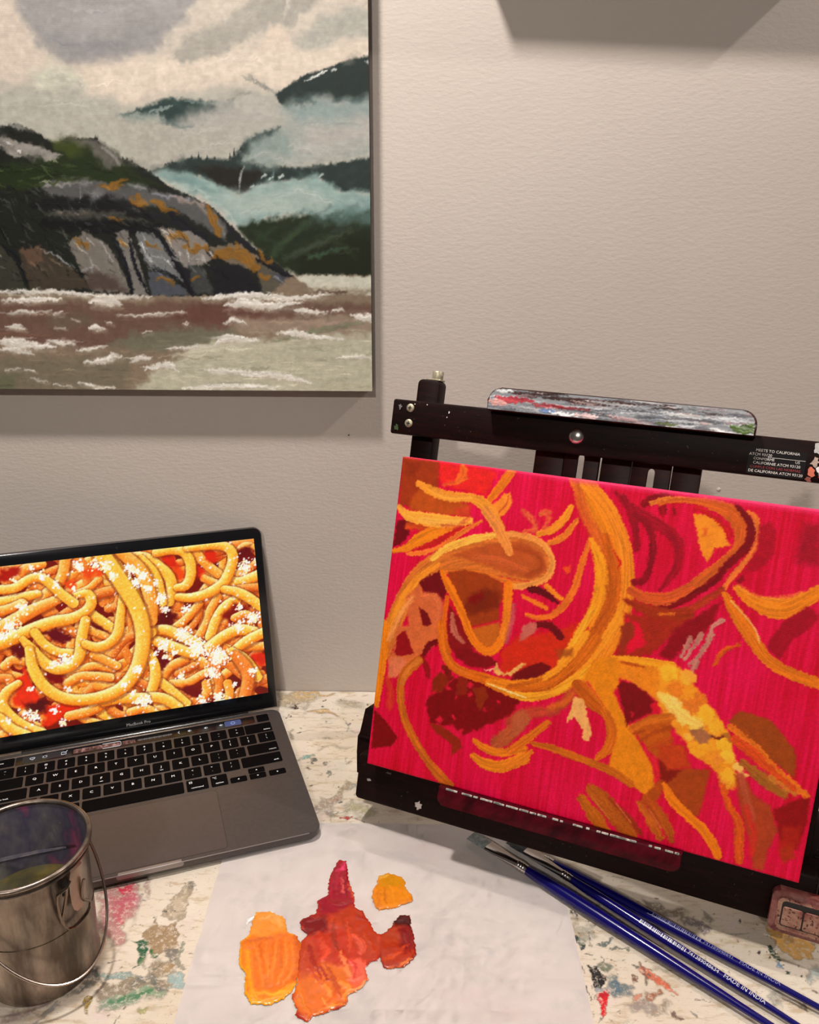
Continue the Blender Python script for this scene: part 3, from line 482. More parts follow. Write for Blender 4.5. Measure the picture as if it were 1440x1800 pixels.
('S',[223.8,84,231.8,87.8],[1.7],(150,60,10),1.1,0.9,0.8,0.5,0.12),
('P',[173.4,102.5,180.7,102.3,184.3,95.7,187.6,85.3,193.1,75.5,190.9,69.3,186.4,69.1,183.5,76.8,176.7,86.4,170.4,79.3,171.8,89],(228,172,92),0.7,1.2,1,0.3),
('P',[245.7,46.6,251.8,56.5,252.4,41.1,246.2,26.4,238.1,34.3],(170,74,12),1.4,0.9,1,0.3),
('P',[245.6,69.5,255.1,67.4,258.4,46.4,251.2,49],(140,30,10),1.4,0.9,1,0.3),
('S',[192.7,19.7,205.3,7.1,215.6,-2.3],[8.1,11.8,7.2],(182,96,16),1.1,1.5,1,0.5,0.12),
('S',[199.4,29.1,211.3,21.1,226.4,8.5,235.3,1.7],[10.7,14.3,13.4,8],(172,86,16),1.1,1.5,1,0.5,0.12),
('S',[213.2,26.4,230.8,14.5,241.6,5.5],[2.7,5.3,3.5],(142,50,12),1.1,1.2,0.9,0.5,0.12),
('S',[236.3,29.2,247.5,17.5,256,7],[3.5,7.9,7],(186,92,22),1.1,1.8,1,0.5,0.12),
('S',[239.8,34.8,252.4,24.5,261.9,12.5],[5.2,9.5,7.8],(176,76,16),1.1,1.5,1,0.5,0.12),
('S',[218.8,24.2,233,11.4],[0.8],(220,140,80),0.5,0.3,0.6,0.5,0.12),
('S',[199.2,24.4,215.6,10.1],[0.8],(220,140,80),0.6,0.3,0.6,0.5,0.12),
('S',[244.6,26,256.8,12.8],[0.8],(220,140,80),0.5,0.3,0.6,0.5,0.12),
('S',[115.6,48.6,123.2,56.4,135.2,73.8],[11.4,12.4,10.5],(172,82,40),1.6,1,1,0.5,0.12),
('S',[126,69.4,138.7,80.2,156.6,86.3,166.9,97.2,171,106.6],[11.1,10.2,8.3,8.3,5.5],(180,70,38),1.9,1.2,0.9,0.5,0.12),
('P',[125.1,75.9,133.7,82.8,142.1,76.2,133,60.5,127.7,57.2],(176,88,48),1.6,0.9,1,0.3),
('S',[156.2,89,166.3,95.2,171.4,103.9],[5.5],(196,96,26),1.1,0.9,0.8,0.5,0.12),
('S',[96.3,45.7,106.8,41.4,121.4,41.3,139.5,49.8],[4.8,7.2,7.2,5.8],(214,120,18),0.6,0.3,1,0.5,0.12),
('S',[97.1,32,108.6,28.1,123,29.9,140.6,41.4],[5.8,10.1,10.6,9.6],(222,130,22),0.6,0.3,1,0.5,0.12),
('S',[127.5,44.5,141.6,59.7,156.1,76.7],[6.6,7,4.7],(208,108,18),0.6,0.3,1,0.5,0.12),
('S',[129.2,32.3,138.6,40.6,145.5,48.7],[7.6,6.6,3.8],(220,124,24),0.6,0.3,1,0.5,0.12),
('P',[290.8,111,297.2,120.3,305.1,119.8,319.1,118.3,337,101.7,340.6,95,341.6,78.9,324,87.7,304.9,99.3],(150,68,14),1.3,0.8,1,0.3),
('S',[292.3,106.9,309.7,96.7,324.5,85,338.8,75.2,351.9,67.3],[4.5,5.4,5.4,6.7,4.5],(216,112,24),0.7,1.3,1,0.5,0.12),
('S',[296.5,97.2,311.7,89.4,325.4,79.4,342.3,69.4],[5.4,8.1,5.4,5.4],(206,74,22),1,1.3,1,0.5,0.12),
('S',[306.1,81.1,322.3,71.7,337.2,64.1],[5.4,9.9,6.3],(162,98,28),1.3,1.1,1,0.5,0.12),
('S',[326,75.6,335.4,70.4,343.5,66.9],[3.6],(196,130,40),1,1.1,0.8,0.5,0.12),
('P',[300.7,70.8,307.4,72.6,316.7,58.4,329.6,53.2,337.7,34.9,333.4,18.8,332.6,2.6,325,1.2,321.5,17.2,309,46.3],(164,62,26),1.7,0.8,1,0.3),
('S',[306,70.2,311.8,56,319.7,39.5],[4.5],(172,84,54),1.3,0.8,0.7,0.5,0.12),
('S',[293.5,59.9,301,46,310.1,33.7,312.7,17.5,314.7,5],[4.6,5.5,6.4,7.4,5.5],(206,84,20),1,1.1,1,0.5,0.12),
('S',[313.2,47.5,321.2,30,322.1,13.3],[4.6],(210,40,30),1.7,1.1,0.6,0.5,0.12),
('P',[331.7,50.9,340.7,58.3,348,65.2,354.2,66,355.5,45.1,352.2,24.6,340.4,28.9],(138,10,14),1.3,0.8,1,0.3),
('P',[339.9,21.8,348.7,30.4,352.3,18.7,344.9,11.5],(168,46,18),1.6,0.8,1,0.3),
('P',[340.2,40.6,351.7,43,351.8,26.5,339.7,22.7],(166,34,14),2,1.1,0.8,0.3),
('P',[250.6,59.3,267.9,67,284,69.3,282.5,43.8,281.3,31.3,268.8,31.8,258.9,41.2,251.5,47.3],(160,66,14),1.4,0.9,1,0.3),
('P',[243.7,79.9,262.6,83.7,269.6,68.4,253.1,61,245.2,70.1],(184,62,18),1.8,1.1,1,0.3),
('P',[246.4,68.4,253.1,61,263.8,63.9,254.8,50.3,248.5,54.7],(124,24,8),1.4,0.9,1,0.3),
('S',[253.1,48.8,260.3,38.5,273.8,29.1,286,21.5,294.7,12,299.6,4.3],[4.7,8,8,8,8,6.6],(224,122,14),0.5,0.3,1,0.5,0.12),
('S',[251.9,25.9,258.8,17.6,265.3,6.1],[5.8,6.7,4.8],(170,80,18),1.1,1.2,1,0.5,0.12)]
SEA_ART=[
('P',[126.6,377.7,526.9,379.5,526.6,287.7,103.3,270.9],(206,196,182),9.2,3.7,1,0.3),
('P',[104.7,277.3,249.9,280.1,290.6,259,393.6,270.2,526.5,279.3,526.3,204.9,88.4,202.5],(180,178,166),10.7,3.9,1,0.3),
('P',[126.6,377.7,204.5,378.1,205.3,315.1,227.1,288.4,191.3,275.6,103.3,270.9],(214,200,186),8.3,3.7,1,0.3),
('P',[241.8,290.5,295.5,299.1,333.4,296.2,379.6,307.7,419.7,302.8,526.7,314.6,526.6,297.1,425,270.4,394.2,278.7,325.6,267.3,295.4,257.9,267.1,265.3,248.6,271.6],(222,208,192),6.7,4.8,1,0.3),
('P',[205.5,288.3,241.8,290.5,248.9,273.7,209.9,271.4],(208,206,188),7.6,4.8,1,0.3),
('P',[206.8,378.1,369.3,378.8,358.5,335.9,337.7,315.7,315.1,303.3,275.7,293.2,242,292.2,217.6,303.9,214.4,313.1,201,331.2],(160,157,155),5.5,4.2,1,0.3),
('P',[219.8,317.2,278.4,313.4,327.2,327.8,315.3,305.4,275.9,294.9,242.2,293,222.2,302.9],(146,144,144),9.3,4.7,0.7,0.3),
('P',[256.7,327.5,285.5,331.6,279.2,319.5,260,317.4],(178,174,174),8.3,4.6,0.6,0.3),
('P',[243.4,317.3,262.6,319.4,254.1,309.2],(178,174,174),8.4,4.6,0.6,0.3),
('P',[319.2,339.7,342.9,343.8,327.2,327.8],(178,174,174),8.2,4.6,0.6,0.3),
('P',[330.8,294.1,349.6,315.8,388.3,328.1,417.9,352,478.2,352.3,444.4,324.3,420.6,318.1,396.3,307.8,352.1,292.1],(172,168,158),3.7,3.7,1,0.3),
('P',[441.3,308,468.1,328.4,491.7,334.6,526.7,334.7,526.7,314.6,479.4,312.3,457.6,299.9],(180,178,168),4.6,3.7,1,0.3),
('P',[423.2,322.2,432.6,322.2,441.1,303.9,419.6,301.8,410.2,303.8],(220,204,188),3.7,2.8,1,0.3),
('S',[435.2,328.3,439.4,340.3,443.2,348.2],[3,2.2],(206,196,186),1.8,1.8,0.8,0.5,0.12),
('P',[274.6,248.1,343.1,248.4,427,261.8,428.3,240.1,390.2,222.2,339.7,212.9,304.1,205.9,286,221.6],(176,173,163),6.9,3,1,0.3),
('P',[283.5,250.7,305.1,258,325.3,264.9,344.6,263.5,375.9,260.5,388.3,264.8,382.8,255.1,367.6,248.5,337.4,240.1,323.1,243.9,316.7,252.6],(46,64,62),2.4,1.9,1,0.3),
('P',[277.3,250.2,309.4,252.6,323.3,246.1,308.6,246.1,286.7,247],(120,138,134),3.9,2.4,0.7,0.3),
('S',[308.3,253.7,319.5,255.9,329.4,258.1],[1.8,2.3,1.4],(150,164,160),1,1.5,0.8,0.5,0.12),
('S',[342,261.8,358.9,260.6,375.9,260.7],[1.1,1.8,1.1],(110,130,128),1,1.5,0.8,0.5,0.12),
('P',[343.5,252.8,383.6,265.9,408.1,270.3,426.7,257.5,416.1,242.2,366.9,239.8,322.2,235.1],(180,177,170),7.8,3.4,0.9,0.3),
('P',[422.5,268.2,429.9,271.4,449.7,283.2,466.7,287.9,478.8,291.7,495.6,297,511.1,298.9,526.6,299.2,526.5,258,475.5,261,458.6,264.1,438.9,256.5,429.3,259.2],(36,48,46),1.4,1,1,0.3),
('S',[450,278.3,459.3,282.2,470.3,287],[0.7,1.8,1.8],(210,214,210),0.7,1,1,0.5,0.12),
('S',[474.3,287.1,478.2,287.9],[0.7,2,2],(210,214,210),0.7,0.9,1,0.5,0.12),
('S',[505.1,294.3,509.9,293.5],[0.7,2.7,2.7],(210,214,210),0.7,0.9,1,0.5,0.12),
('S',[395.6,281.9,408.5,276.6,423.7,268.2],[0.9,2.3,0.9],(120,124,118),1.4,1.4,0.7,0.5,0.12),
('S',[400.4,282.3,414.4,275,424.9,268.6],[0.9,2.3,0.9],(120,124,118),1.4,1.4,0.7,0.5,0.12),
('S',[388.6,267.6,400.8,269.6],[0.9,2.3,0.9],(120,124,118),1.4,1.4,0.7,0.5,0.12),
('P',[426.7,257.5,446.4,260.8,461.1,265.8,480.4,263.8,526.5,265.5,526.3,220.6,476.7,215.9,439.1,208.9,396.8,211,387.5,219.9,415.9,237.8,428.5,244.5],(168,172,166),5.9,3.9,1,0.3),
('P',[431.6,257.5,461.1,265.2,490.1,261,526.5,264.4,526.4,251.5,465.3,246.8,440.9,248.9],(140,160,158),6.8,3.9,0.8,0.3),
('P',[452.9,242.4,502,251.4,526.4,236.2,489.3,227.1,452.3,227],(184,178,172),7.9,3.9,0.8,0.3),
('P',[303.8,203.7,324.7,212.2,345,215.9,377.2,214.9,385,219.9,393.1,228.9,403.4,235.6,427.1,242.3,418.1,233.4,397.4,220,389.5,213.2,414.1,208.8,446.5,207.8,489,213.7,526.3,220.6,526.2,186.5,475.9,188.1,461.1,198.8,408.3,195.1,387.5,185.3,370.2,189.1,348.6,200.5],(42,54,52),2,1.5,1,0.3),
('P',[344.2,207.3,364.3,209.7,389.1,207.5,410,202,387.7,186.9,370.3,190.3],(34,32,28),2.5,2,1,0.3),
('P',[398.2,231.1,428.3,240.1,439.7,222.4,414.1,208.8,389.5,213.2],(140,156,150),7,3.5,0.9,0.3),
('P',[341.6,214.7,343.3,218.8,344.1,214.8],(38,48,46),0.5,0.3,1,0.3),
('P',[348.2,215.2,349.9,220.6,350.6,215.2],(38,48,46),0.5,0.3,1,0.3),
('P',[356.1,214.8,357.6,218,358.6,214.8],(38,48,46),0.5,0.3,1,0.3),
('P',[363,214.9,364.5,217.1,365.5,214.9],(38,48,46),0.5,0.3,1,0.3),
('P',[377.3,215.4,378.9,220.3,379.7,215.4],(38,48,46),0.5,0.3,1,0.3),
('P',[381.2,217.6,382.9,224.4,383.6,217.7],(38,48,46),0.5,0.2,1,0.3),
('P',[387.9,222.2,389.5,226.2,390.4,222.2],(38,48,46),0.5,0.2,1,0.3),
('P',[323.4,211,324.8,213.3,325.9,211],(38,48,46),0.5,0.3,1,0.3),
('P',[317,209.4,318.4,211.2,319.5,209.4],(38,48,46),0.5,0.3,1,0.3),
('P',[303.8,203.7,323.9,203.8,348.6,200.5,370.3,190.3,385,184.6,413.4,196.3,461.2,201.1,478.4,188.1,526.2,185.3,526.1,167.8,475.2,164,427,167.3,401.1,160,382.8,155.2,371,167,351.7,179.7,325.2,192.3],(144,170,166),4.1,3.1,1,0.3),
('P',[357.3,185.6,402.8,187,450.9,193,475.7,181.6,462.6,167.5,411.8,169.5,381,164.6],(168,184,176),7.2,3.6,0.8,0.3),
('P',[313.6,201.4,348.5,199.3,362.3,185.6,342.2,185.5],(110,142,140),5.1,3.1,0.7,0.3),
('P',[380.3,155.1,401.2,161.9,437.1,167.3,462.5,166.3,526.2,172.5,525.9,111.6,430.7,112.6,409.4,128.7,392.1,140.8],(34,44,28),3.2,2.6,1,0.3),
('P',[440.5,128.9,487.6,148.6,526.1,148.8,525.9,110.9,434.6,112.1],(28,32,18),6.4,3.2,0.9,0.3),
('S',[409.4,128.7,425.7,143.4,449.6,160.3],[3.7,7.5,3.7],(52,68,46),3.2,2.6,0.8,0.5,0.12),
('S',[424.9,127.6,456.5,141.2,490.3,153.4],[3,6,3],(62,72,56),3.2,2.6,0.8,0.5,0.12),
('S',[400,143.3,416.1,155.3],[3,6,3],(44,62,38),3.2,2.6,0.8,0.5,0.12),
('S',[448.3,129,484.8,137.7],[2.8,5.5,2.8],(70,100,78),3.2,2.7,0.8,0.5,0.12),
('S',[472.3,150.9,487.8,160.5],[3.7,7.4,3.7],(52,60,54),3.1,2.6,0.8,0.5,0.12),
('S',[433.5,143.4,457.1,155.6],[2,4,2],(30,36,28),3.2,2.6,0.8,0.5,0.12),
('P',[450,169.7,488.2,174.7,526.2,179.5,526.1,160.7,487.8,160.5,462.3,160.4],(96,124,122),7.3,4.1,0.7,0.3),
('S',[391.2,208.7,386.8,199.6,385.1,186.9],[1.2,1.9,1],(150,156,152),0.8,0.5,1,0.5,0.12),
('S',[418.5,206.6,417.6,199.7],[1,1.4],(110,140,138),1,0.5,0.8,0.5,0.12),
('S',[407.3,199.7,410.5,201.5],[1.9],(190,204,198),1,1,0.9,0.5,0.12),
('S',[413.5,197.9,416.6,199.7],[1.9],(190,204,198),1,1,0.9,0.5,0.12),
('S',[423.6,199.3,426.7,201.1],[1.9],(190,204,198),1,1,0.9,0.5,0.12),
('S',[395.5,190.4,398.6,192.3],[1.9],(190,204,198),1,1,0.9,0.5,0.12),
('S',[461.2,201.1,464.3,202.9],[1.9],(190,204,198),1,1,0.9,0.5,0.12),
('P',[95.2,234,170.4,240.5,185.6,243.2,201.7,236.7,219.6,224.6,228,231.3,255.2,231.5,266.3,222.6,277.7,214.9,285,213.1,303.8,203.7,317.6,192.3,334.6,185.5,358.8,173.9,375.3,157.5,392.1,140.8,412,127.5,434.4,109.1,460.1,95,407.4,93.9,312.3,91.3,64.7,93.9],(30,32,28),1,1,1,0.3),
('P',[90.4,211.6,165.2,212,215.1,212.3,227.2,225.8,249.4,225.9,275.3,214.8,312.4,190,262.3,192,201.5,189.4,84.4,184.1],(36,46,24),4,3.5,1,0.3),
('P',[215.5,230.2,238,232.5,249.4,225.9,230.4,214.6,216.5,221.3],(58,68,28),4,3,1,0.3),
('P',[94.3,229.5,168.8,231.5,195.1,226.7,222.1,217.3,207.4,210.9,203.4,216.7,196.1,217.8,180.5,213.9,167.4,223.7,92.3,220.6],(150,145,138),1.5,1.5,1,0.3),
('S',[168.1,227.7,181.8,221.1,193.1,214.4],[3.3],(110,104,98),2,1.5,0.7,0.5,0.12),
('P',[178.1,242.1,188.2,243.7,194.7,238.9,184.7,237.7],(130,130,124),1.5,1.5,1,0.3),
('P',[227.9,230.7,255.2,231.7,273.3,219.3,278.6,211.5,264,205.3,255.3,214.7,247,225.9],(96,94,86),3,2.5,1,0.3),
('S',[261.5,223.7,270.6,217.1,274.7,210.3],[2.8],(150,146,140),1.5,1,0.7,0.5,0.12),
('P',[254.5,230.4,256.1,234.4,256.5,230.4],(24,26,22),0.5,0.2,1,0.3),
('P',[256,230.4,257.4,233.5,258,230.4],(24,26,22),0.5,0.2,1,0.3),
('P',[277.9,214,279.2,216.7,279.9,214],(24,26,22),0.5,0.3,1,0.3),
('P',[281.6,213.5,282.9,216.7,283.5,213.5],(24,26,22),0.5,0.3,1,0.3),
('P',[286.3,211.5,287.6,213.8,288.3,211.5],(24,26,22),0.5,0.3,1,0.3),
('P',[199.3,191.7,212.7,196.8,228,198.2,257.6,194.3,287.4,192.1,316.8,184.2,339.3,182,361,169.3,371.3,155.1,367.9,144.3,352.1,155,320.8,173.7,260.6,179.2,205.4,182.4],(86,86,86),2.1,2.1,1,0.3),
('S',[201.8,191.7,227,191.8],[1.9,3.9,1.9],(160,156,152),2,2.6,0.9,0.5,0.12),
('S',[212.4,195,247.4,193.3],[1.2,2.4,1.2],(130,128,126),2,2.5,0.9,0.5,0.12),
('S',[282.6,193.3,297.1,188.7],[1.4,2.9,1.4],(190,190,190),2,2.6,0.9,0.5,0.12),
('S',[301.8,185.3,336.6,179.7],[1.9,3.9,1.9],(150,150,160),2.1,2.6,0.9,0.5,0.12),
('S',[321.6,181.9,351.4,176.2],[1.5,2.9,1.5],(170,150,140),2.1,2.6,0.9,0.5,0.12),
('S',[346.4,176.2,360.2,159.8],[2.7,5.4,2.7],(140,130,118),2.1,2.6,0.9,0.5,0.12),
('S',[360.8,166.9,369.5,147.9],[2.2,4.4,2.2],(130,126,120),2.1,2.6,0.9,0.5,0.12),
('S',[188.7,173,260.1,175.7,299.4,164.2],[7.3,14.7,7.3],(24,24,26),2.1,2.6,0.9,0.5,0.12),
('S',[194,158.9,262.4,154.5,313.7,154.8],[6.2,12.4,6.2],(20,20,22),2.1,2.6,0.9,0.5,0.12),
('S',[202.8,166,241,166.2,274.2,166.4],[3.7,7.4,3.7],(70,68,64),2.1,2.6,0.9,0.5,0.12),
('S',[208.3,168.4,238.8,168.6],[1.7,3.4,1.7],(96,90,82),2.1,2.6,0.9,0.5,0.12),
('S',[263.7,164,294,161.8],[2,3.9,2],(64,64,58),2.1,2.6,0.9,0.5,0.12),
('S',[320,166.7,348.7,145.4],[7.4,14.8,7.4],(24,24,30),2.1,2.6,0.9,0.5,0.12),
('S',[372.6,155.1,399.1,128.7],[5,10,5],(30,30,38),2.1,2.6,0.9,0.5,0.12),
('S',[299.7,166.6,334,152.5],[3.7,7.4,3.7],(30,30,36),2.1,2.6,0.9,0.5,0.12),
('S',[254.7,191.5,269.9,192.5,280.2,194.4],[3.5,5.8,2.9],(138,94,32),1.3,4.6,0.85,0.7,0.12),
('S',[283.4,179.4,291.1,180.6,295.9,178.3],[5,8.3,4.1],(138,94,32),1.3,4.6,0.85,0.7,0.12),
('S',[303.4,177.1,313.1,173.7,325.5,170.2],[3.8,6.3,3.2],(138,94,32),1.3,4.7,0.85,0.7,0.12),
('S',[356.3,173.9,360.4,162.2,363.1,147.9],[5.3,8.9,4.4],(138,94,32),1.3,4.7,0.85,0.7,0.12),
('S',[270.1,194.3,277.9,196.2],[2.3,3.8,1.9],(138,94,32),1.3,4.6,0.85,0.7,0.12),
('S',[263.5,162.8,271.3,163.6],[2.1,3.4,1.7],(138,94,32),1.3,4.7,0.85,0.7,0.12),
('P',[73.4,134.1,151.9,138.2,164.2,119.9,169.3,96.3,65.1,95.7],(54,54,46),1.3,1.6,1,0.3),
('P',[167.8,133.5,190.4,137.2,220.8,115.3,232.9,99.2,173.2,96.3],(64,56,46),1.3,1.6,1,0.3),
('P',[169.3,134.7,190.6,138.4,190.7,122.6,177.2,120],(92,72,58),1.3,1.6,1,0.3),
('P',[216.8,141,233.8,151.5,255.2,138.8,263.5,123,270.2,103.2,270.6,95.6,233.9,96.7,226,115.4],(116,111,104),1.3,1.6,1,0.3),
('P',[263.2,150.2,275.1,153.4,278.9,142.6,284.1,120.6,288.3,93.7,275.6,93.6,271.3,123],(116,113,108),1.3,1.6,1,0.3),
('P',[282.4,149.8,300.4,150.4,316.3,130.6,328.5,103.5,306.8,114.6,291.1,118.2],(112,114,114),1.3,1.6,1,0.3),
('P',[290.9,116.2,304.2,113.8,326.3,99.7,328.3,92.9,291.2,91.9],(72,76,84),1.4,1.6,1,0.3),
('P',[304.7,154.7,318.7,153.6,333.9,152,349.8,143,356.3,128.4,344.1,122.2,328,117.2,314.6,139.1],(130,124,118),1.3,1.6,1,0.3),
('P',[331.1,122.1,346.3,118.5,354.8,94.9,331.1,94.7],(60,62,62),1.4,1.6,1,0.3),
('P',[350.5,136.9,379.3,141.9,400.4,128.7,390.6,118.8,372.6,121.2],(112,100,84),1.3,1.6,1,0.3),
('P',[394.9,125,411.7,122.6,429.9,96.1,402.1,94.4],(84,80,68),1.4,1.6,1,0.3),
('P',[409.9,115.2,431.8,109.1,454.8,94.7,428.5,94.5],(68,70,80),1.4,1.6,1,0.3),
('P',[226,115.4,259.3,110.6,270.1,95.6,231.2,96.6],(70,56,50),4.3,3.3,0.8,0.3),
('P',[351.8,121,383,121.2,397.5,103.9,402.1,94.4,354.7,94.1],(28,27,32),2.2,2.2,1,0.3),
('P',[315.3,120.8,330.7,118.4,333.6,94,326.6,103.5],(28,28,34),1.6,1.6,1,0.3),
('S',[276.1,145,279.9,118.1,288.8,93.7],[2.1,3.6,2.1],(22,22,28),1.1,1.1,1,0.5,0.12),
('S',[303.6,151.8,319.5,123.3,332.3,94],[2.7,4.6,2.7],(22,22,28),1.1,1.1,1,0.5,0.12),
('S',[261.2,144.9,270.7,118.1,273.5,93.6],[2.1,3.6,2.1],(22,22,28),1.1,1.1,1,0.5,0.12),
('S',[349.1,135.7,357.2,123.5],[1.5,2.5,1.5],(22,22,28),1.1,1.1,1,0.5,0.12),
('S',[396.4,127.4,424.2,114,442.2,106.7],[2.4,4.1,2.4],(22,22,28),1.1,1.1,1,0.5,0.12),
('S',[294.2,118.2,314.4,112.2,326.4,101],[1.2,2,1.2],(22,22,28),1.1,1.1,1,0.5,0.12),
('S',[152.1,139.4,165.5,127.3,171.7,102.6],[1.5,2.5,1.5],(22,22,28),1.1,1.1,1,0.5,0.12),
('S',[315.5,147.6,323.3,148.1,333.3,145.3],[5.1,8.5,5.1],(138,94,32),1.3,4.7,0.82,0.7,0.12),
('S',[329.8,135.6,342.8,136.9,349,134.5],[3.9,6.5,3.9],(138,94,32),1.3,4.8,0.82,0.7,0.12),
('S',[358,133.3,373.3,131,383.2,124.9],[7.6,12.6,7.6],(138,94,32),1.3,4.8,0.82,0.7,0.12),
('S',[378.9,135.9,391.3,128.6,398.4,118.8],[6,10.1,6],(138,94,32),1.3,4.8,0.82,0.7,0.12),
('S',[271.5,144.9,271.2,138.9],[3.3,5.5,3.3],(138,94,32),1.3,4.8,0.82,0.7,0.12),
('S',[293.1,142.7,301.9,140.3],[3.6,6,3.6],(138,94,32),1.3,4.8,0.82,0.7,0.12),
('S',[224.8,142.3,237.2,138.7],[3,5,3],(138,94,32),1.3,4.8,0.82,0.7,0.12),
('S',[398.3,116.4,405.8,111.4],[4.6,7.6,4.6],(138,94,32),1.3,4.9,0.82,0.7,0.12),
('S',[298.3,108.3,313.8,106.4],[3.7,6.1,3.7],(138,94,32),1.4,4.9,0.82,0.7,0.12),
('S',[335.1,109.8,340.2,108.6],[3.7,6.1,3.7],(138,94,32),1.4,4.9,0.82,0.7,0.12),
('S',[399.4,133.6,411.7,122.6],[3,5,3],(138,94,32),1.3,4.8,0.82,0.7,0.12),
('S',[226,115.4,238.5,120.4],[1,2.5,1],(168,168,170),1.1,1.6,0.75,0.5,0.12),
('S',[235.6,127.7,237.8,115.4],[0.8,2,0.8],(168,168,170),1.1,1.6,0.75,0.5,0.12),
('S',[187.7,136,202.2,130,209.3,125.1,218.6,117.8],[0.7,1.8,0.7],(168,168,170),1.1,1.6,0.75,0.5,0.12),
('S',[295.6,130.5,305.7,128.1],[0.9,2.3,0.9],(168,168,170),1.1,1.6,0.75,0.5,0.12),
('S',[312.4,142.8,321,125.8],[0.8,2,0.8],(168,168,170),1.1,1.6,0.75,0.5,0.12),
('S',[413.6,111.5,428.8,101.6],[1,2.6,1],(168,168,170),1.1,1.6,0.75,0.5,0.12),
('S',[248,142.4,258.7,125.4],[1.2,3,1.2],(168,168,170),1.1,1.6,0.75,0.5,0.12),
('S',[331.6,128.3,344.4,125.9],[0.8,2,0.8],(168,168,170),1.1,1.6,0.75,0.5,0.12),
('S',[322.7,192.3,342.6,190.1,359.4,181],[1.2,3.9,1.2],(176,192,186),3.1,3.1,0.75,0.5,0.12),
('S',[351.8,180.9,366.4,174,380.6,159.9],[1,3.4,1],(190,200,194),3.1,3.1,0.75,0.5,0.12),
('S',[386.2,167,412.1,174.2,437.2,169.7],[1.6,5.4,1.6],(178,192,184),3.1,3.1,0.75,0.5,0.12),
('S',[412.7,183.6,443.2,188.4,473,176.9],[1.7,5.8,1.7],(176,190,184),3.1,3.1,0.75,0.5,0.12),
('S',[475.7,181.6,495.8,177,508.5,179.4],[1.3,4.4,1.3],(150,170,168),3.1,3.1,0.75,0.5,0.12),
('S',[385.5,156.4,393.6,163.5,401.1,160],[0.6,2,0.6],(120,140,134),3.1,3.1,0.75,0.5,0.12),
('S',[411.4,162.5,421.9,168.4],[0.6,2,0.6],(96,120,112),3.1,3.1,0.75,0.5,0.12),
('S',[434.4,163.8,445,172.1],[0.6,2,0.6],(90,114,108),3.1,3.1,0.75,0.5,0.12),
('S',[457.5,167.4,470.4,174.6],[0.6,2,0.6],(90,110,106),3.1,3.1,0.75,0.5,0.12),
('S',[397.1,215.5,414.8,220.1,434.3,213.4],[1.3,4.3,1.3],(176,178,172),3,3,0.75,0.5,0.12),
('S',[435,226.9,464.5,222.6,499.2,225],[1.6,5.2,1.6],(184,182,176),3,3,0.75,0.5,0.12),
('S',[440.5,240.2,470.2,246.9,501.9,242.7],[1.4,4.6,1.4],(156,168,164),2.9,2.9,0.75,0.5,0.12),
('S',[322.6,239.6,341.9,235.2,372,242],[1.1,3.7,1.1],(188,186,178),3,3,0.75,0.5,0.12),
('S',[318.4,246.1,332.7,241.8,347.5,243],[0.7,2.3,0.7],(92,112,110),2.9,2.9,0.75,0.5,0.12),
('S',[431.7,258.6,446.5,264,460.9,260.9],[0.8,2.7,0.8],(90,112,110),2.9,2.9,0.75,0.5,0.12),
('S',[478,264.2,495,263.2,509.6,266.5],[0.8,2.7,0.8],(80,104,104),2.9,2.9,0.75,0.5,0.12),
('S',[395.5,152.8,412.9,143.3,425,128.8],[0.9,3,0.9],(44,58,40),3.2,3.2,0.75,0.5,0.12),
('S',[456.8,148.4,472,143.7,494.9,129.2],[1,3.5,1],(46,58,36),3.2,3.2,0.75,0.5,0.12),
('S',[471.8,134,495.1,136.5],[0.8,2.5,0.8],(58,74,54),3.2,3.2,0.75,0.5,0.12),
('S',[340.6,221.9,365.8,226.5,391.1,235.5],[1.3,4.2,1.3],(186,184,176),3,3,0.75,0.5,0.12),
('S',[258.3,271.7,283.3,278.1,301.9,271.9],[1.8,5.9,1.8],(228,214,198),2.9,2.9,0.75,0.5,0.12),
('S',[351.8,289,385.8,295.4,419.1,293.5],[1.7,5.8,1.7],(226,212,198),2.8,2.8,0.75,0.5,0.12),
('S',[187.9,256.3,232.5,260.8,270.3,252.4],[1.7,5.5,1.7],(184,184,172),2.9,2.9,0.75,0.5,0.12),
('S',[206.1,277.8,233,280,255.9,271.6],[1.2,4.1,1.2],(196,194,180),2.9,2.9,0.75,0.5,0.12),
('S',[378.6,324,397.7,328.1,416.8,334.2],[1,3.5,1],(186,182,172),2.8,2.8,0.75,0.5,0.12),
('S',[239.1,335.4,266.7,331.5,297.7,335.7],[1.3,4.3,1.3],(176,174,174),2.7,2.7,0.75,0.5,0.12),
('S',[225.9,311.1,253.5,305.1,287,307.3],[1.1,3.5,1.1],(136,136,140),2.8,2.8,0.75,0.5,0.12),
('S',[163.6,202.9,194.1,205.4,228.4,201],[1.3,3.3,1],(30,40,18),1.5,3,0.85,0.6,0.12),
('S',[176.6,191.5,212.3,194,245.6,198.8],[1,2.4,0.7],(54,66,30),1.5,3.1,0.85,0.6,0.12),
('S',[240.1,212.4,258.8,203.4,280.8,199],[1,2.4,0.7],(28,36,18),1.5,3,0.85,0.6,0.12),
('S',[160.3,184.5,179.7,180,198.2,184.7],[1,2.4,0.7],(22,30,20),1.5,3.1,0.85,0.6,0.12),
('S',[210.1,212.2,229.4,207.8],[1,2.4,0.7],(50,62,26),1.5,3,0.85,0.6,0.12),
('S',[278.8,203.5,293,196.8,309.8,190],[1,2.4,0.7],(30,40,22),1.5,3,0.85,0.6,0.12),
('P',[65.1,95.7,312.4,92.1,407.4,94.4,432,112.1,525.9,112.1,525.5,-11.4,41,-14.6],(128,112,94),1.7,1.7,1,0.3),
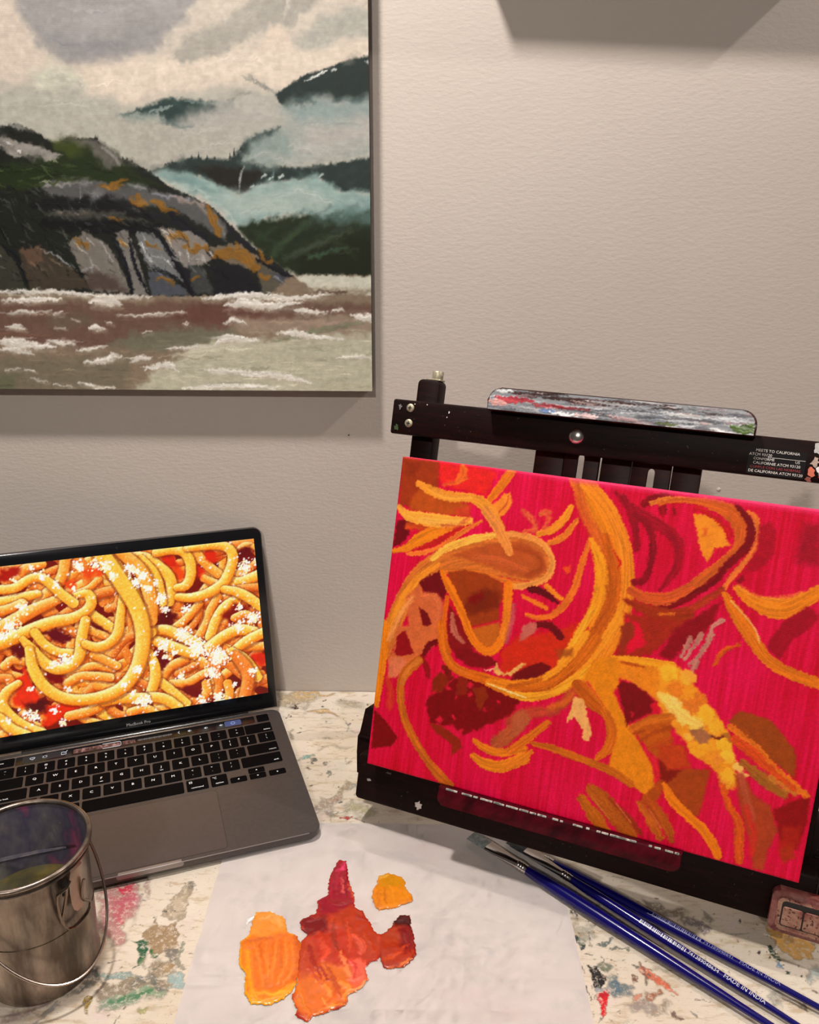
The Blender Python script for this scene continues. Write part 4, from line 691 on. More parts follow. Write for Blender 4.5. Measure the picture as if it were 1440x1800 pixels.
('P',[432,112.1,460.7,113.3,525.9,112.1,525.9,92.1,486.4,96.9,460.1,94.2,444.7,104.2],(196,194,178),1.6,1.6,1,0.3),
('S',[447.2,100.4,486.5,98.2,525.9,99.6],[2.1,6.7,5.1],(150,138,118),2.7,2.2,0.8,0.5,0.12),
('S',[454.9,98,483.8,97.4],[1.5,3.6],(86,66,54),1.6,1.6,0.9,0.5,0.12),
('P',[64.2,91.9,221.7,85.2,380.6,87.4,525.8,87,525.8,78.1,459.4,73.8,379,65.6,324.4,52.2,236.9,41.1,54,45.2],(104,80,68),4.4,3.3,1,0.3),
('P',[332.9,85.8,406.6,81.2,395.4,70.8,347.1,66.7,305.1,72.9],(98,66,56),3.3,2.8,0.9,0.3),
('P',[179.8,72.1,228,73.7,234.7,64.7,191.1,59.2],(100,88,72),4.5,3.3,0.7,0.3),
('P',[265.9,57,309.4,63.8,378.6,59,345.2,44.4,285.2,38.7,242.6,43.7],(108,106,88),4.5,3.4,0.9,0.3),
('P',[366.3,73.2,432.7,71.1,525.8,76.8,525.7,53.4,431.8,52.8,378.5,57.7],(146,128,112),4.5,3.3,0.9,0.3),
('P',[246.2,-13.3,282.8,17.2,311.7,33.5,348.4,51,415.6,50.1,458.7,55.6,525.7,58.6,525.5,-11.4],(176,173,152),4.6,4,1,0.3),
('P',[51.1,31.9,187,32.8,268.4,33.3,246.2,-13.3,41,-14.6],(112,104,86),5.8,4,0.9,0.3),
('P',[47,13,145.9,15,138.1,-14,41,-14.6],(96,98,74),4.7,2.9,0.8,0.3),
('S',[410.2,50.1,458.9,60.8,499.1,68.9],[1.4,4.8,1.4],(110,116,92),2.2,2.2,0.8,0.5,0.12),
('S',[375.8,20.5,403.2,23.4],[1.6,5.4,1.6],(132,128,108),2.3,2.3,0.8,0.5,0.12),
('S',[306.1,30.8,355.1,33.8],[1.3,4.3,1.3],(130,124,104),2.3,2.3,0.8,0.5,0.12),
('S',[285.8,44,339.8,44.3],[1.1,3.7,1.1],(120,116,98),2.3,2.3,0.8,0.5,0.12),
('S',[425.9,42.2,485.3,45.3],[1,3.2,1],(146,142,124),2.3,2.3,0.8,0.5,0.12),
('S',[430.8,31.6,506.7,34.8],[1.3,4.3,1.3],(158,150,132),2.3,2.3,0.8,0.5,0.12),
('S',[184.4,16.6,244.9,19.7],[2,6.5,2],(120,110,92),2.3,2.3,0.8,0.5,0.12),
('S',[137,56.3,173.9,52.6],[1.6,5.3,1.6],(120,84,72),2.2,2.2,0.8,0.5,0.12),
('S',[405.9,68.3,472.5,67.4],[1.3,4.2,1.3],(166,144,128),2.2,2.2,0.8,0.5,0.12),
('S',[457,4.7,506.3,5],[1.6,5.5,1.6],(164,158,132),2.3,2.3,0.8,0.5,0.12),
('S',[138.6,94.3,175.7,95.6,209.9,95.3,230.5,91.6],[1.2,5,4.5,1],(228,224,216),1.4,1.8,0.94,0.9,0.12),
('S',[139.8,92.1,177,93.3,211.2,93,231.8,89.4],[0.8,3.7,3.3,0.8],(176,166,148),2.7,1.6,0.5,0.4,0.12),
('S',[142.6,87.3,174.5,88,203.7,88.9],[1.4,5.6,5.1,1.2],(228,224,216),1.4,1.8,0.94,0.9,0.12),
('S',[143.7,84.7,175.6,85.4,204.9,86.4],[0.9,4.2,3.7,0.9],(176,166,148),2.8,1.7,0.5,0.4,0.12),
('S',[229.8,86.5,245.8,87.9,261.3,84.9],[2.6,10.6,9.7,2.2],(228,224,216),1.4,1.8,0.94,0.9,0.12),
('S',[230.7,81.7,246.8,83.1,262.3,80.1],[1.8,8,7.1,1.8],(176,166,148),2.8,1.7,0.5,0.4,0.12),
('S',[209.8,94,254.3,91.7,291.2,91.2],[1.2,5,4.6,1],(228,224,216),1.4,1.8,0.94,0.9,0.12),
('S',[211,91.8,255.6,89.5,292.5,89],[0.8,3.7,3.3,0.8],(176,166,148),2.7,1.6,0.5,0.4,0.12),
('S',[341.2,90.5,365.1,92.6,391.5,93.3,420.4,90.9,436.2,91.5,462.7,94.2],[1.7,6.8,6.3,1.4],(228,224,216),1.4,1.8,0.94,0.9,0.12),
('S',[342.5,87.4,366.5,89.6,392.9,90.2,421.8,87.9,437.7,88.5,464.2,91.2],[1.1,5.1,4.6,1.1],(176,166,148),2.7,1.6,0.5,0.4,0.12),
('S',[361.7,83,380.5,86.1,406.8,83.7,438.7,87],[2,8.1,7.4,1.7],(228,224,216),1.4,1.8,0.94,0.9,0.12),
('S',[363,79.3,381.8,82.5,408.2,80.1,440.1,83.3],[1.4,6.1,5.4,1.4],(176,166,148),2.8,1.7,0.5,0.4,0.12),
('S',[431.7,78.8,441,79.3,464.8,77.7],[1.6,6.3,5.7,1.3],(228,224,216),1.4,1.8,0.94,0.9,0.12),
('S',[433.2,76,442.5,76.5,466.3,74.9],[1,4.7,4.2,1],(176,166,148),2.8,1.7,0.5,0.4,0.12),
('S',[467.5,79,476,81.6,480.8,79.6],[0.9,3.8,3.4,0.8],(228,224,216),1.4,1.8,0.94,0.9,0.12),
('S',[469,77.3,477.6,79.9,482.3,77.9],[0.6,2.8,2.5,0.6],(176,166,148),2.8,1.7,0.5,0.4,0.12),
('S',[488.6,75.3,509.8,72.8,525.8,74.2],[2,8.2,7.5,1.7],(228,224,216),1.4,1.8,0.94,0.9,0.12),
('S',[490.1,71.6,511.4,69.1,527.4,70.5],[1.4,6.1,5.5,1.4],(176,166,148),2.8,1.7,0.5,0.4,0.12),
('S',[361.8,66.7,371.4,70.7,383.1,66.1],[1.1,4.4,4,0.9],(228,224,216),1.4,1.8,0.94,0.9,0.12),
('S',[363.2,64.8,372.9,68.7,384.5,64.1],[0.7,3.3,2.9,0.7],(176,166,148),2.8,1.7,0.5,0.4,0.12),
('S',[147,75,164.7,77.2,174.9,74.7],[1.1,4.4,4,0.9],(228,224,216),1.4,1.8,0.94,0.9,0.12),
('S',[148.3,73,166,75.2,176.2,72.7],[0.7,3.3,2.9,0.7],(176,166,148),2.8,1.7,0.5,0.4,0.12),
('S',[172.5,75.9,191.4,77.8],[0.8,3.1,2.9,0.7],(228,224,216),1.4,1.8,0.94,0.9,0.12),
('S',[173.8,74.5,192.8,76.4],[0.5,2.4,2.1,0.5],(176,166,148),2.8,1.7,0.5,0.4,0.12),
('S',[192.1,74.2,201.7,76.1],[1.6,6.3,5.8,1.3],(228,224,216),1.4,1.8,0.94,0.9,0.12),
('S',[193.3,71.4,202.9,73.3],[1,4.7,4.2,1],(176,166,148),2.8,1.7,0.5,0.4,0.12),
('S',[141.9,61,154,61.6,163,59.6],[1.3,5.1,4.7,1.1],(228,224,216),1.4,1.8,0.94,0.9,0.12),
('S',[143.1,58.7,155.2,59.3,164.3,57.3],[0.8,3.8,3.4,0.8],(176,166,148),2.8,1.7,0.5,0.4,0.12),
('S',[226.3,61.5,231.7,62.1,242.1,60],[1.4,5.7,5.2,1.2],(228,224,216),1.4,1.8,0.94,0.9,0.12),
('S',[227.5,58.9,232.9,59.5,243.4,57.5],[1,4.3,3.8,1],(176,166,148),2.8,1.7,0.5,0.4,0.12),
('S',[208.8,70.2,216.5,68.2],[0.6,2.2,2,0.5],(228,224,216),1.4,1.8,0.94,0.9,0.12),
('S',[210.3,69.2,218,67.2],[0.4,1.7,1.5,0.4],(176,166,148),2.8,1.7,0.5,0.4,0.12),
('S',[244.4,67.3,249.6,66.1],[1.1,4.4,4.1,0.9],(228,224,216),1.4,1.8,0.94,0.9,0.12),
('S',[245.8,65.3,251,64.1],[0.7,3.3,3,0.7],(176,166,148),2.8,1.7,0.5,0.4,0.12),
('S',[192.8,61.3,202.1,60.8],[0.8,3.2,2.9,0.7],(228,224,216),1.4,1.8,0.94,0.9,0.12),
('S',[194.2,59.9,203.5,59.4],[0.5,2.4,2.1,0.5],(176,166,148),2.8,1.7,0.5,0.4,0.12),
('S',[254.6,73.8,289.3,74.8,324.1,77.6],[0.5,2.2,2,0.5],(228,224,216),1.4,1.8,0.94,0.9,0.12),
('S',[256.1,72.9,290.8,73.8,325.6,76.6],[0.4,1.6,1.5,0.4],(176,166,148),2.8,1.7,0.5,0.4,0.12),
('S',[132.9,48.4,143.4,47.1,159.1,44.6,188.6,42.9],[2.4,9.6,8.8,2],(228,224,216),1.4,1.8,0.94,0.9,0.12),
('S',[133.7,44,144.3,42.7,160,40.2,189.5,38.5],[1.6,7.2,6.4,1.6],(176,166,148),2.8,1.7,0.5,0.4,0.12),
('S',[131.4,40.4,150.1,39.2,165.8,35.8],[1.3,5.2,4.7,1.1],(228,224,216),1.4,1.8,0.94,0.9,0.12),
('S',[132.6,38.1,151.3,36.9,167,33.5],[0.9,3.9,3.4,0.9],(176,166,148),2.8,1.7,0.5,0.4,0.12),
('S',[181.4,48.7,194.5,46.6,210.6,46.2],[1.3,5.1,4.7,1.1],(228,224,216),1.4,1.8,0.94,0.9,0.12),
('S',[182.6,46.3,195.8,44.3,211.9,43.9],[0.9,3.8,3.4,0.9],(176,166,148),2.8,1.7,0.5,0.4,0.12),
('S',[209.5,38.8,226.1,41,242.6,43.7],[1,3.9,3.5,0.8],(228,224,216),1.4,1.8,0.94,0.9,0.12),
('S',[210.9,37,227.5,39.2,244,42],[0.6,2.9,2.6,0.6],(176,166,148),2.8,1.7,0.5,0.4,0.12),
('S',[216,27,235.4,29.8,254.8,33.2],[1.5,5.8,5.3,1.2],(228,224,216),1.4,1.8,0.94,0.9,0.12),
('S',[217.2,24.4,236.7,27.2,256.1,30.5],[1,4.4,3.9,1],(176,166,148),2.9,1.7,0.5,0.4,0.12),
('S',[240.9,30.4,245.6,35.3,252.1,33.2],[0.8,3.2,3,0.7],(228,224,216),1.4,1.8,0.94,0.9,0.12),
('S',[242.3,29,247,33.8,253.5,31.7],[0.5,2.4,2.2,0.5],(176,166,148),2.9,1.7,0.5,0.4,0.12),
('S',[262.4,29.2,276.3,32,283,30.7],[1.3,5.2,4.7,1.1],(228,224,216),1.4,1.8,0.94,0.9,0.12),
('S',[263.8,26.9,277.7,29.6,284.3,28.3],[0.9,3.9,3.5,0.9],(176,166,148),2.9,1.7,0.5,0.4,0.12),
('S',[134.7,19.5,149.6,20.7],[1,3.9,3.6,0.8],(228,224,216),1.4,1.8,0.94,0.9,0.12),
('S',[136,17.7,151,18.9],[0.7,2.9,2.6,0.7],(176,166,148),2.9,1.7,0.5,0.4,0.12),
('S',[154.9,19.6,165.6,18.6],[1.3,5.2,4.8,1.1],(228,224,216),1.4,1.8,0.94,0.9,0.12),
('S',[156.1,17.3,166.9,16.3],[0.9,3.9,3.5,0.9],(176,166,148),2.9,1.7,0.5,0.4,0.12),
('S',[161,10.4,176.1,7],[0.7,3,2.7,0.6],(228,224,216),1.5,1.9,0.94,0.9,0.12),
('S',[162.4,9.1,177.5,5.6],[0.5,2.2,2,0.5],(176,166,148),2.9,1.7,0.5,0.4,0.12),
('S',[182.5,4.3,201.5,3],[1.2,4.6,4.2,1],(228,224,216),1.5,1.9,0.94,0.9,0.12),
('S',[183.8,2.2,202.9,0.9],[0.8,3.5,3.1,0.8],(176,166,148),2.9,1.7,0.5,0.4,0.12),
('S',[207.6,7.2,223.5,3.2,245.4,2],[1,4,3.6,0.8],(228,224,216),1.5,1.9,0.94,0.9,0.12),
('S',[209,5.4,224.9,1.4,246.8,0.1],[0.7,3,2.6,0.7],(176,166,148),2.9,1.7,0.5,0.4,0.12),
('S',[413.3,57.4,432.1,58.1,448,54.2,480.1,52.6],[1.6,6.4,5.8,1.3],(228,224,216),1.4,1.8,0.94,0.9,0.12),
('S',[414.7,54.6,433.5,55.2,449.5,51.4,481.6,49.7],[1.1,4.8,4.2,1.1],(176,166,148),2.8,1.7,0.5,0.4,0.12),
('S',[350.8,47.1,364.7,52.4,394.1,50],[2.1,8.3,7.6,1.7],(228,224,216),1.4,1.8,0.94,0.9,0.12),
('S',[352.1,43.3,366,48.7,395.4,46.2],[1.4,6.2,5.6,1.4],(176,166,148),2.8,1.7,0.5,0.4,0.12),
('S',[301.8,42,328.9,42.7,356,44.4],[0.8,3.2,2.9,0.7],(228,224,216),1.4,1.8,0.94,0.9,0.12),
('S',[303.3,40.5,330.3,41.2,357.5,43],[0.5,2.4,2.1,0.5],(176,166,148),2.8,1.7,0.5,0.4,0.12),
('S',[277.8,21.2,300.1,25.4,310.3,18.7],[1.8,7.2,6.6,1.5],(228,224,216),1.4,1.8,0.94,0.9,0.12),
('S',[279.1,18,301.3,22.2,311.6,15.5],[1.2,5.4,4.8,1.2],(176,166,148),2.9,1.7,0.5,0.4,0.12),
('S',[337.7,20.3,356.6,19,392,18.4],[1.3,5.2,4.8,1.1],(228,224,216),1.4,1.8,0.94,0.9,0.12),
('S',[339.1,17.9,358.1,16.7,393.5,16.1],[0.9,3.9,3.5,0.9],(176,166,148),2.9,1.7,0.5,0.4,0.12),
('S',[375.4,15.1,402.8,16.6,424.5,12.7,446.1,7.4],[1.5,5.9,5.4,1.2],(228,224,216),1.4,1.8,0.94,0.9,0.12),
('S',[376.9,12.4,404.3,13.9,426,10,447.7,4.7],[1,4.4,3.9,1],(176,166,148),2.9,1.7,0.5,0.4,0.12),
('S',[314,1,363.7,4.1,415.8,3],[1.3,5.3,4.8,1.1],(228,224,216),1.5,1.9,0.94,0.9,0.12),
('S',[315.4,-1.4,365.2,1.7,417.3,0.6],[0.9,4,3.5,0.9],(176,166,148),2.9,1.7,0.5,0.4,0.12),
('S',[485,33.3,509.4,34.8],[1.1,4.5,4.1,0.9],(228,224,216),1.4,1.8,0.94,0.9,0.12),
('S',[486.6,31.2,511,32.7],[0.8,3.4,3,0.8],(176,166,148),2.9,1.7,0.5,0.4,0.12),
('S',[471.5,33.2,493.2,36,509.4,32.1],[0.8,3.2,3,0.7],(228,224,216),1.4,1.8,0.94,0.9,0.12),
('S',[473.1,31.7,494.8,34.6,511,30.6],[0.5,2.4,2.2,0.5],(176,166,148),2.9,1.7,0.5,0.4,0.12),
('S',[279.3,57.1,287.5,58.5],[1.1,4.4,4.1,0.9],(228,224,216),1.4,1.8,0.94,0.9,0.12),
('S',[280.7,55.1,288.9,56.5],[0.7,3.3,3,0.7],(176,166,148),2.8,1.7,0.5,0.4,0.12),
('S',[320.4,66.5,325.7,65.7],[1.1,4.4,4.1,0.9],(228,224,216),1.4,1.8,0.94,0.9,0.12),
('S',[321.8,64.5,327.1,63.8],[0.7,3.3,3,0.7],(176,166,148),2.8,1.7,0.5,0.4,0.12),
('S',[306.3,33.5,350.4,41.8,415.3,44.8],[3.2,10.7,3.2],(190,186,166),2.8,4,0.7,0.5,0.12),
('S',[282.5,14.5,336.7,9.4],[2.5,8.2,2.5],(190,186,166),2.9,4,0.7,0.5,0.12),
('S',[343.8,28.4,403.7,31.4],[2.1,7,2.1],(190,186,166),2.9,4,0.7,0.5,0.12),
('S',[404.5,44.8,472,49.1],[1.6,5.3,1.6],(190,186,166),2.8,4,0.7,0.5,0.12)]
SCREEN_ART=[
('N',[222.5,172.9,226.9,164.7,236.2,152.6,244,145],[10.7],1),
('N',[228.7,141.4,239.8,135,250.1,130.8],[8.7],1),
('N',[254.8,135.8,266.4,132,286.6,137.3],[12.1],0),
('N',[259.1,124,271.1,124.7,286.4,123.8],[9.9],2),
('N',[215.7,76.1,225.7,90.4,231.3,104.2,241.3,118.5],[9.3],1),
('N',[208.4,87.4,218,98.3,221.4,111.2],[7.6],2),
('N',[190.8,90,205.4,99,220.6,113.6],[9.1],1),
('N',[228.4,75.3,237.9,95.4,248.8,107.4,261.3,113.6],[11],0),
('N',[83.6,156.1,88.7,165.9,92.2,179.1],[10.9],1),
('N',[45.6,166.2,54.1,174.4,69.3,176.7],[9.7],1),
('N',[60,134.1,70.9,145.2,79.1,150.4],[12.8],1),
('N',[78.8,117.7,101.5,130.4,120.1,138.5,136.1,140.7],[11.1],2),
('N',[97.1,141.6,111.2,146.1,122,154.3],[7.1],1),
('N',[127.9,121.4,136.1,123.4,140,131.5],[9.3],2),
('N',[105.9,101.9,116.8,94.8,126.2,90.1],[8.7],1),
('N',[109.8,118.5,121.2,107.2,130.1,98.2],[10.8],0),
('N',[73.3,104.6,85.1,107.1,91.9,99.7],[8.1],2),
('N',[21.5,75.9,29.6,80.9,42.2,76.7],[9.4],1),
('N',[15.2,63.1,22.4,61.8,25.3,54.9],[9.9],2),
('N',[76.4,52.6,86.7,57.4,105.9,61.9,124.1,55.6],[8.8],1),
('N',[107.4,73.7,117.4,66.6,128.4,58.2],[9.3],1),
('N',[77.6,47,90,52.5,105.5,50.4,120,46.3],[9.8],1),
('N',[87.3,6.5,93.7,1.9,104.2,-2.3],[8.4],1),
('N',[103,12.5,110.2,5.6,116.5,-0.1],[10],0),
('N',[117.7,9.8,126,2.6,138,0.4],[9.6],2),
('N',[136.9,44.5,144.2,36.6,151.8,31.9],[10.6],2),
('N',[141.3,42.7,152.6,34,160.2,28.2],[9.1],2),
('N',[182.5,22,200,7.4,212.2,0.6],[8.8],2),
('N',[218.8,22.6,218.9,13.3,214,7.2],[10],1),
('N',[190.6,38.9,199.4,41.9,208.2,45],[8.7],2),
('N',[173.8,38.3,183.2,48,198.5,53.5],[10.3],1),
('N',[183.2,28.7,199.9,27,213.3,32.7,223.3,35.6],[9.9],1),
('N',[172,31.8,182.2,19.8,195.3,3.6],[10.3],0),
('N',[232.2,27.2,233.4,17.7,230.4,8.9],[10],2),
('N',[242.3,18.5,243.5,9,241.6,-0.1],[10.1],1),
('N',[261.4,57.1,270.2,56.9,285.7,55.6],[10.1],1),
('P',[30.8,178.3,47.9,176.2,45.1,169.3,34.2,163.5,27.5,161.3],(170,20,6),3.3,3.3,1,0.3),
('P',[29.7,60.6,41.5,71.5,45.5,51.4,51.7,32.9,33.7,26.4,24.8,37.8],(226,44,10),2.3,2.9,1,0.3),
('P',[47.5,7.4,55.6,25.7,77.1,27.3,92.1,21.2,68.8,7.8,52.8,4.2],(226,44,10),2.4,3,1,0.3),
('P',[196.6,153.3,202.1,157.9,209.7,153.9,210.3,146.2,204.1,142.3,197.9,145.4],(232,70,14),3,3.7,1,0.3),
('P',[216.8,153.1,222.8,158.1,231.1,153.8,231.8,145.4,225,141.3,218.3,144.6],(214,36,8),3.1,3.7,1,0.3),
('P',[231.1,169.2,237.9,174.9,247.3,170.1,248.2,160.6,240.5,155.9,232.8,159.7],(214,36,8),3.1,3.7,1,0.3),
('P',[185,169.4,192.1,175.4,201.7,170.3,202.5,160.5,194.6,155.6,186.7,159.5],(214,36,8),3,3.6,1,0.3),
('P',[270.3,45.7,277,51.2,286.4,45.9,287.3,36.4,279.7,32,272,36.1],(214,36,8),3.3,3.9,1,0.3),
('P',[89,153.1,93.5,156.9,99.4,153.6,99.7,147.2,94.7,144.1,89.9,146.6],(232,70,14),2.9,3.4,1,0.3),
('P',[116.6,166.7,121.9,171.2,129,167.4,129.5,159.9,123.6,156.2,117.8,159.2],(232,70,14),2.9,3.5,1,0.3),
('P',[105.6,163.6,110.1,167.4,116.1,164.1,116.5,157.7,111.5,154.6,106.6,157.1],(232,70,14),2.9,3.5,1,0.3),
('P',[33.3,30.8,47,33.8,54.9,28,50.7,17.8,37.8,21.3],(80,6,10),3.5,2.9,1,0.3),
('P',[167.6,94.6,171.8,105,190.5,115.6,196.2,101.4,182.8,92.3],(90,10,10),3.1,2.4,1,0.3),
('P',[161.2,164,171,161.8,178.9,141.3,175.3,127.5,170.9,133.6],(110,16,8),3,2.4,1,0.3),
('P',[265.7,170,283.4,173.5,284.2,159,267.7,157.6],(100,8,10),2.5,2.5,1,0.3),
('P',[243.2,94.6,257.6,108.4,274.5,102.7,252.1,85.4],(130,16,8),3.2,3.2,1,0.3),
('P',[60.2,106.6,74,109.9,91.3,94.4,75.5,91.4,65,99.5],(100,8,20),2.3,2.3,1,0.3),
('P',[105.2,112.7,116.3,106.8,125.8,95.6,111.8,102.1],(96,10,16),2.4,2.4,1,0.3),
('P',[27.6,93.6,41.2,97.8,45.2,85.5,36.1,80.6],(96,6,12),2.8,2.3,1,0.3),
('P',[53.4,76,64.1,62.3,78.8,56.6,73.8,47.6,60.5,48.8],(120,10,12),3.5,2.9,1,0.3),
('P',[167.4,65.2,184,55.8,174.6,46.1,171,51.2],(100,6,16),2.5,2.5,1,0.3),
('P',[188.9,23.2,212.1,20.3,213,8.5,200.4,10.8],(110,14,14),3.2,2.5,1,0.3),
('N',[24,142.2,44.6,144.6,60.7,146.6],[11.7,10.7,8.8],0),
('N',[22.8,133.1,34,134.6,45.6,138.2],[10.7],1),
('N',[30.9,55,18.7,47.5,13.3,35.6,19.8,21.4,31.3,8.3,47.2,-2.5],[8,10,10.5,10.5,10.5,10],0),
('N',[8.6,21.3,18.9,7.4,31,-1.5],[11],0),
('N',[20.3,114.7,36.9,121.7,54.7,129.6,81.4,138.5,85.3,139],[14.8,14.8,13.8,9.8,7.9],1),
('N',[18.2,99.3,34.6,104.1,54.2,110.7,73.7,115.2,90.1,116,104.3,121.5,111.7,130.1,109.5,140,98.9,140.3],[14,14,13.5,13,12,11,11,10,7],0),
('N',[53.6,106.5,61.3,92.6,72.5,82.8,85.5,79.1],[9.5],0),
('N',[41.6,100.9,48.6,89.2,57.1,75,68.2,64.5,81.8,64.5,92.8,74.6,97.5,93.4,103.7,111.9],[7.1,10.6,11.6,11.6,11.6,11.6,11.1,10.1],0),
('N',[143.4,135.4,137.9,109.1,133.5,93.4,123.5,84,111.3,81.5,101,86.4],[7.2,9.8,10.8,10.8,10.8,9.3],0),
('N',[25.8,155.4,41.4,155.4,54.3,162,65.7,163.6,74.2,156.3,83.9,143.4,94.1,132.5],[9.8,9.8,9.8,9.8,10.3,10.3,10.8],0),
('N',[162.5,67.2,166.9,51.9,165.9,37.4,159.4,21.5],[9.6,11.2,11.8,10.7],0),
('N',[75.1,11,95.1,12.9,114,20.6,128.3,31.5],[10.4,12,12,10.4],1),
('N',[137.3,16.4,158.9,17.1,174,12.1,186.5,0.6],[11.9,11.9,11.9,10.8],0),
('N',[136.9,4,151.5,5.9,163,-3.1],[9.7],1),
('N',[110.9,20,130.2,21,151.2,17.3],[9.5,11.7,12.7],0),
('N',[154.4,174.5,171.1,171.4,183,160.3,192.4,148.2,194,133.8,190.4,120],[10.4,11.5,12,12,12,9.4],0),
('N',[167,170.8,176.4,155.7,180.9,141,182.8,121],[8.4,10.4,10.4,9.4],0),
('N',[182.6,175.4,199.1,176.7,211,172.1,216,160.6,215.1,146.4,209.3,136.2,199.8,134.7],[9.5,10.6,10.6,11.1,11.1,10.6,8.4],0),
('N',[199.7,124.2,214.1,121.7,231.2,124.4,248.2,133.3,258.3,148.7,261.8,162.8,257.3,172.1,245,176.3,213.5,176.1],[8.6,10.8,11.3,11.8,11.8,11.3,10.8,9.7,6.5],0),
('N',[249.6,126.4,263.2,121.2,275.5,112.8,286.6,102.1],[8.8,11,11.6,11.6],0),
('N',[227.3,64.1,244.5,74,261.2,78.3,276.2,73.8],[12.8],0),
('N',[252.5,55.5,268.7,64.5,287.1,71],[10.1,12.3,12.3],0),
('N',[257.1,92.6,268.4,95.6,278.8,89.5],[8.9],1),
('N',[250.2,54.7,262.4,44.7,271.1,30.4,275.7,20.3],[10.2,11.8,11.8,11.3],0),
('N',[254,49.1,262.7,36,265.8,21.5,260.5,1.2],[12.4,14.7,14.7,14.7],2),
('N',[163.6,86.3,177.8,75.2,195.6,65.7,209.5,57.8],[9.7,12.9,12.9,10.7],0),
('N',[168.2,91.2,182.5,90.1,194.3,83.3,213,70.9],[9.6,11.8,11.8,11.8],0),
('N',[131.6,181.2,149.9,143.3,162.2,113.5,165.5,90.8],[16.7,15.5,15.5,15.5],0),
('N',[145.8,182,164.8,156.9,170.9,128,169.3,103],[12,14.3,14.3,13.1],1),
('N',[126.7,183,143.1,149.2,155.8,118.8,159.2,91.8,153.7,63.9,142.5,43.2,125.2,30.1,98.8,25.8,73.9,30.9,55.4,47.4,47.2,68.7,46.1,89.3],[16.6,16.6,16.6,16,15.4,14.8,14.2,13,12.4,11.9,11.3,8.9],0),
('C',[31.6,116.2],11.7,90),
('C',[23,107],6.8,30),
('C',[46.1,135],7.8,40),
('C',[103.6,170.3],8,50),
('C',[120,170.4],6,25),
('C',[95.9,147.1],2.6,6),
('C',[78.9,72.5],8.1,50),
('C',[67,70.2],6.1,30),
('C',[67.7,164.4],5.9,20),
('C',[79.6,154.5],5.9,14),
('C',[131.3,166.9],8.1,60),
('C',[135.9,155.7],6.1,30),
('C',[152.6,163.2],6.2,40),
('C',[157.7,146.4],6.2,40),
('C',[40.7,163.7],3.9,8),
('C',[58.6,173.8],4.9,12),
('C',[273.4,149.1],12.1,80),
('C',[181.2,125.6],8.4,60),
('C',[183.9,112.1],6.4,20),
('C',[165.9,152.7],7.3,50),
('C',[168.4,138.3],5.2,30),
('C',[157.6,159.1],8.2,40),
('C',[178.1,143.5],5.2,18),
('C',[206.5,110],7.5,25),
('C',[276.6,89.8],10.1,60),
('C',[260.6,83],10,60),
('C',[199.6,84.2],9.7,60),
('C',[214.4,63.8],13.1,110),
('C',[179.8,74.9],9.6,60),
('C',[190,63.2],6.5,24),
('C',[234.9,53.7],13.3,110),
('C',[286.9,153],5.5,20),
('C',[263.6,103.1],7.7,24),
('C',[212.5,66],12,90),
('C',[234.6,51],14.4,120),
('C',[226.4,34],10,70),
('C',[200.4,81.4],9.7,60),
('C',[231.1,5.3],11.2,70),
('C',[212.4,2.8],8.9,40),
('C',[270.9,28.8],6.8,24),
('C',[249.8,17.2],4.5,10),
('C',[165.4,56.6],4.3,20),
('C',[148.3,50.5],6.4,40),
('C',[169.5,66],3.2,8),
('C',[180.2,58.7],5.4,14),
('C',[192.3,35.2],5.4,20),
('C',[151.3,13.9],9.7,60),
('C',[141.4,25.8],5.3,14),
('C',[41,16.3],8.1,40),
('C',[33.2,22.1],5,20),
('C',[68.4,4.5],5.1,20),
('C',[76.8,40.5],4.1,10),
('C',[148.8,50.3],6.4,30),
('C',[133.9,36.1],6.3,20),
('C',[145.9,15.9],6.4,30),
('C',[62.6,20],6.1,20),
('C',[17.3,16.4],5,14),
('C',[41.1,46.8],4,10)]
